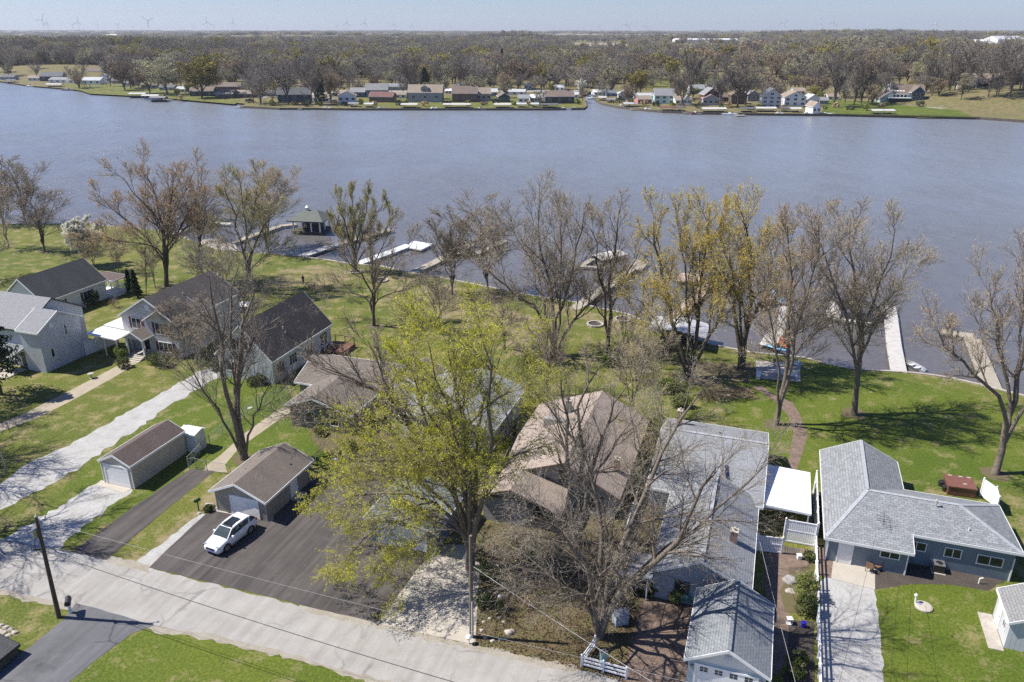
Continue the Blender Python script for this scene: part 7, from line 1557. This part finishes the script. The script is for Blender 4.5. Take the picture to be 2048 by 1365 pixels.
ORD = 'nearest,second nearest,third nearest,fourth nearest,fifth nearest,sixth nearest,seventh nearest,eighth nearest,ninth nearest,tenth nearest,eleventh nearest,twelfth nearest,thirteenth nearest,fourteenth nearest,fifteenth nearest'.split(',')
KW = dict(bare='bare grey brown', olive='olive budding', yellow='yellow budding', green='fresh green', tan='tan budding')
for x, y, u, v in pts[:236]:
    r = rng.random(); k = 'bare' if r < .56 else 'olive' if r < .76 else 'tan' if r < .87 else 'yellow' if r < .95 else 'green'
    H = rng.uniform(12, 22) * (.6 if v > 175 else 1) * (1.1 if u > 1300 else 1.0) * (.62 if k in ('yellow', 'green') else 1); mk = min(MARKS, key=lambda q: abs(q[0] - u))[1]; cnt[k, mk] = cnt.get((k, mk), -1) + 1; lb = '%s %s tree behind the %s' % (ORD[min(cnt[k, mk], 14)], KW[k], mk); far_tree(k, (x, y, hill_z(x, y) - .1), H, H * rng.uniform(.6, .85), rng.random() * 6.28, lb)
# geometry-node wood for the mass that nobody could count
def wood(name, label, P, protos_, hs):
    me = bpy.data.meshes.new(name); me.vertices.add(len(P)); me.vertices.foreach_set('co', np.array(P, np.float32).ravel())
    at = me.attributes.new('size', 'FLOAT_VECTOR', 'POINT'); at.data.foreach_set('vector', np.array(hs, np.float32).ravel())
    o = bpy.data.objects.new(name, me); COL.objects.link(o); o['kind'] = 'stuff'
    hid = bpy.data.collections.new('wood_sources')
    for k, meL in enumerate(protos_):
        j = bpy.data.objects.new('source_tree', meL); hid.objects.link(j)
    ng = bpy.data.node_groups.new('wood', 'GeometryNodeTree'); ng.interface.new_socket('Geometry', in_out='INPUT', socket_type='NodeSocketGeometry'); ng.interface.new_socket('Geometry', in_out='OUTPUT', socket_type='NodeSocketGeometry')
    gi = ng.nodes.new('NodeGroupInput'); go = ng.nodes.new('NodeGroupOutput'); ip = ng.nodes.new('GeometryNodeInstanceOnPoints'); ci = ng.nodes.new('GeometryNodeCollectionInfo')
    ci.inputs['Collection'].default_value = hid; ci.inputs['Separate Children'].default_value = True; ci.inputs['Reset Children'].default_value = True; ip.inputs['Pick Instance'].default_value = True
    ri = ng.nodes.new('FunctionNodeRandomValue'); ri.data_type = 'INT'; ri.inputs[4].default_value = 0; ri.inputs[5].default_value = len(protos_) - 1; ri.inputs['Seed'].default_value = 5
    rv = ng.nodes.new('FunctionNodeRandomValue'); rv.data_type = 'FLOAT_VECTOR'; rv.inputs[0].default_value = (0, 0, 0); rv.inputs[1].default_value = (0, 0, 6.28)
    na = ng.nodes.new('GeometryNodeInputNamedAttribute'); na.data_type = 'FLOAT_VECTOR'; na.inputs['Name'].default_value = 'size'
    l = ng.links.new; l(gi.outputs[0], ip.inputs['Points']); l(ci.outputs[0], ip.inputs['Instance']); l(ri.outputs[2], ip.inputs['Instance Index']); l(rv.outputs[0], ip.inputs['Rotation']); l(na.outputs[0], ip.inputs['Scale']); l(ip.outputs[0], go.inputs[0])
    md = o.modifiers.new('wood', 'NODES'); md.node_group = ng; return o
def joined(k, i):
    a = protos[k][i]; bm = bmesh.new(); bm.from_mesh(a[0]); bm.from_mesh(a[1]); me = bpy.data.meshes.new('wood_tree'); bm.to_mesh(me); bm.free()
    for mt in a[0].materials: me.materials.append(mt)
    return me
JP = [joined('bare', i) for i in range(4)] * 2 + [joined('olive', 0), joined('olive', 1), joined('olive', 0), joined('tan', 0), joined('yellow', 0)]
P = []; Sz = []
for x, y, u, v in pts[236:]:
    s = rng.uniform(.65, 1.3) * (1.12 if u > 1300 else 1.); P.append((x, y, hill_z(x, y) - .2)); w_ = s * rng.uniform(.6, 1.35); Sz.append((w_, w_, s))
n0 = 0
while n0 < 2600:
    y = 2400 * (4.2 ** rng.random()); x = rng.uniform(-.75, .75) * y; u, v = proj(x, y, FZ); band = math.sin(math.log(y) * 9 + u * .004) + .5 * math.sin(u * .013 + math.log(y) * 4)
    if rng.random() > .5 + .5 * band: continue
    s = rng.uniform(.75, 1.15); P.append((x, y, hill_z(x, y) - .3)); Sz.append((s * 1.6 * (1 + y / 2200.), s * 1.3 * (1 + y / 2200.), s)); n0 += 1
wood('distant_wood', '', P, JP, Sz)
# low undergrowth of the wood
rngn = np.random.default_rng(77); N = 9000
yy = 455 + rngn.random(N) ** 1.6 * 900; xx = (rngn.random(N) - .5) * 1.45 * yy; keep = np.array([shore_y(a) + 8 < b and clear(a, b) and rngn.random() < want(*proj(a, b, FZ)) for a, b in zip(xx, yy)])
C0 = np.stack([xx, yy, np.full(N, FZ + .8)], 1)[keep]; C1 = (C0[:, None] + rngn.normal(size=(len(C0), 9, 3)) * np.array([1.4, 1.4, .6])).reshape(-1, 3)
V, Fc = leaves(C1, .55, rngn, .6); me = npmesh('undergrowth', [(V, Fc, 0)]); me.materials.append(rmat('under', (.16, .15, .07))); o = bpy.data.objects.new('undergrowth', me); COL.objects.link(o); o['kind'] = 'stuff'

# ------------------------------------------------------------------ wind turbines on the horizon
def turbine(label, x, yhub, dist, ang, hub=None):
    q = AY(x, yhub, dist); H = q.z; t = thing('wind_turbine', label, 'wind turbine', (q.x, dist, 0), 0, None)
    m = MB(); m.cyl((0, 0, 0), (0, 0, H), H * .02, H * .011, 8); m.build('tower', WHITE, t); m = MB(); m.box(-2.4, -5, H - 2, 2.4, 6, H + 2.5); m.build('nacelle', WHITE, t)
    for k in range(3):
        a = ang + k * 2.094; m = MB(); m.obox((sin(a) * H * .25, -6, H + cos(a) * H * .25), (sin(a), 0, cos(a)), (cos(a), 0, -sin(a)), (0, 1, 0), H * .25, H * .016, .5); m.build('blade', WHITE, t)
TL = [(84, 40, 5200, .5), (94, 47, 6500, .2), (145, 50, 7500, 1.), (156, 45, 6000, .1), (195, 51, 8500, .4), (236, 50, 7500, .8), (265, 53, 9500, .3), (296, 42, 5000, -.9), (387, 52, 9000, .5), (414, 45, 6000, 0.), (427, 52, 8500, .9), (466, 46, 6200, .2), (536, 55, 10000, .2), (674, 53, 7500, .6), (694, 47, 6200, .1), (730, 47, 6300, .2), (788, 49, 6800, 0.), (825, 52, 7200, .3), (900, 53, 7800, .9),
      (1198, 54, 7500, .2), (1251, 50, 5800, .3), (1257, 51, 6000, .8), (1290, 52, 6200, .1), (1301, 55, 7000, .9), (1540, 53, 7500, .4), (1556, 54, 8000, .1), (1568, 48, 5800, .7), (1640, 47, 5600, .1), (1666, 45, 5000, .15), (1818, 53, 7500, .6), (1871, 48, 5600, .2)]
for i, (x, y, d_, a) in enumerate(TL):
    turbine('white wind turbine on the horizon, %s from the left' % ['first', 'second', 'third', 'fourth', 'fifth', 'sixth', 'seventh', 'eighth', 'ninth', 'tenth', 'eleventh', 'twelfth', 'thirteenth', 'fourteenth', 'fifteenth', 'sixteenth', 'seventeenth', 'eighteenth', 'nineteenth', 'twentieth', 'twenty first', 'twenty second', 'twenty third', 'twenty fourth', 'twenty fifth', 'twenty sixth', 'twenty seventh', 'twenty eighth', 'twenty ninth', 'thirtieth', 'thirty first'][i], x, y, d_, a)

# ------------------------------------------------------------------ scattered dry leaves on the beds and litter
def pin(poly, p):
    c = False; n_ = len(poly)
    for i in range(n_):
        a, b_ = poly[i], poly[i - 1]
        if (a[1] > p[1]) != (b_[1] > p[1]) and p[0] < (b_[0] - a[0]) * (p[1] - a[1]) / (b_[1] - a[1]) + a[0]: c = not c
    return c
poly = [(935, 1100), (1060, 1060), (1180, 1020), (1280, 970), (1310, 1010), (1280, 1150), (1290, 1200), (1250, 1366), (1120, 1330), (945, 1288), (968, 1180)]; C = []
while len(C) < 16000:
    q = (rng.uniform(930, 1320), rng.uniform(960, 1366))
    if pin(poly, q): C.append(tuple(W(*q, .03)))
V, Fc = leaves(np.array(C), .07, rngn, .6); me = npmesh('fallen_leaves', [(V, Fc, 0)]); me.materials.append(L_DRY); o = bpy.data.objects.new('fallen_leaves', me); COL.objects.link(o); o['kind'] = 'stuff'

# rings of mulch and bare soil round the lawn trees
for i, (x, y, r) in enumerate([(1708, 828, 1.5), (1552, 850, 1.3), (1990, 950, 1.4), (488, 918, 1.2), (1482, 740, 2.0), (1376, 757, 1.6), (333, 575, 1.5), (500, 584, 1.2), (90, 505, 1.2), (748, 654, 1.2), (904, 592, 1.6), (1108, 714, 1.8)]):
    c = W(x, y); sheet('mulch_ring', [(c.x + cos(a * .52) * r * rng.uniform(.75, 1.25), c.y + sin(a * .52) * r * rng.uniform(.75, 1.25)) for a in range(12)], .018, LITTER, .08, .3)
def far_boat(label, x, y, hullm, L_=6.5, rot=0.):
    o = W(x, y, WZ); t = thing('motor_boat', label, 'boat', o, rot); m = MB(); secs = []
    for i in range(7):
        s = i / 6; w_ = 1.15 * (1 - max(0, (s - .5) / .5) ** 2) + .03; secs.append([((s - .5) * L_, -w_ * .7, -.1), ((s - .5) * L_, w_ * .7, -.1), ((s - .5) * L_, w_, .8 + .2 * s), ((s - .5) * L_, -w_, .8 + .2 * s)])
    loft(secs).build('hull', hullm, t); m = MB(); m.box(-.9, -.7, .86, .6, .7, 1.4); m.build('cabin', WHITE, t); m = MB(); m.box(.3, -.75, 1.402, .5, .75, 1.75); m.build('windshield', DGLASS, t)
for i, (x, y, c, lb) in enumerate([(22, 165.5, 'white', 'white boat moored by the far left bank end'), (60, 174.5, 'white', 'white boat by the seawall of the far left bank'), (137, 181.5, 'grey', 'grey boat left of the white boat ramp dock'), (330, 203, 'white', 'white boat beside the grey canopy on the left bank'), (652, 219.5, 'white', 'white boat tied left of the pale lift'),
        (760, 220, 'grey', 'grey boat between the pavilion lift and the white canopies'), (866, 220, 'white', 'white boat right of the white float dock'), (960, 221, 'grey', 'dark boat between the long tan canopy and the white canopy'), (1128, 220.5, 'white', 'white boat before the open pavilion house'), (1150, 220, 'brown', 'tan raft boat at the channel mouth left side'),
        (1185, 199, 'white', 'white boat inside the channel'), (1244, 214, 'grey', 'grey boat before the white metal roofed cottage'), (1293, 222, 'white', 'white boat at the wide terrace dock'), (1392, 229, 'red', 'red boat at the low dock of the right bank'), (1460, 231, 'white', 'white boat right of the red boat canopy'),
        (1556, 230.5, 'white', 'white boat between the three storey house and the chalet'), (1612, 231, 'grey', 'grey boat right of the white umbrella canopy'), (1652, 231, 'white', 'white boat right of the small white boathouse')]):
    far_boat(lb, x, y, FR[c], 6 + i % 3, (i * 29 % 7 - 3) * .12)
for i, (x, y) in enumerate([(330, 199), (360, 201), (500, 206), (545, 212), (590, 211), (615, 213), (640, 212), (668, 210), (690, 212), (722, 209), (748, 211), (798, 211), (812, 208), (850, 213), (893, 211), (935, 212), (968, 211), (992, 209), (1028, 211), (1058, 212), (1085, 211), (1155, 209), (1222, 203), (1240, 206), (1262, 207), (1288, 211), (1312, 213), (1345, 216), (1362, 215), (1398, 217), (1442, 219), (1455, 216), (1500, 220), (1518, 219), (1566, 219), (1618, 220), (1650, 219), (1672, 216), (1700, 220), (1730, 222), (1762, 215), (1840, 214)]):
    mk = min(MARKS, key=lambda q: abs(q[0] - x))[1]
    side = 'left' if x < min(MARKS, key=lambda q: abs(q[0] - x))[0] else 'right'
    shrub('far_bush', '%s bush slightly %s of the %s' % (('round green', 'dry brown', 'dark')[i % 3], side, mk), 'bush', x, y, 3. + i % 3, 2. + i % 2 * .8, 700 + i, (FGN, FTN, FDK)[i % 3], 220, .38, FZ)

# ------------------------------------------------------------------ the air
m = MB(); m.box(-17000, -400, -3, 17000, 12800, 175); hz = m.build('haze', [], None); hz['kind'] = 'stuff'
hm = bpy.data.materials.new('haze'); hm.use_nodes = True; n = hm.node_tree; n.nodes.remove(n.nodes['Principled BSDF'])
pv = n.nodes.new('ShaderNodeVolumePrincipled'); pv.inputs['Color'].default_value = (.80, .88, 1., 1); pv.inputs['Density'].default_value = 7e-5; pv.inputs['Anisotropy'].default_value = .2
n.links.new(pv.outputs[0], n.nodes['Material Output'].inputs['Volume']); hz.data.materials.append(hm)
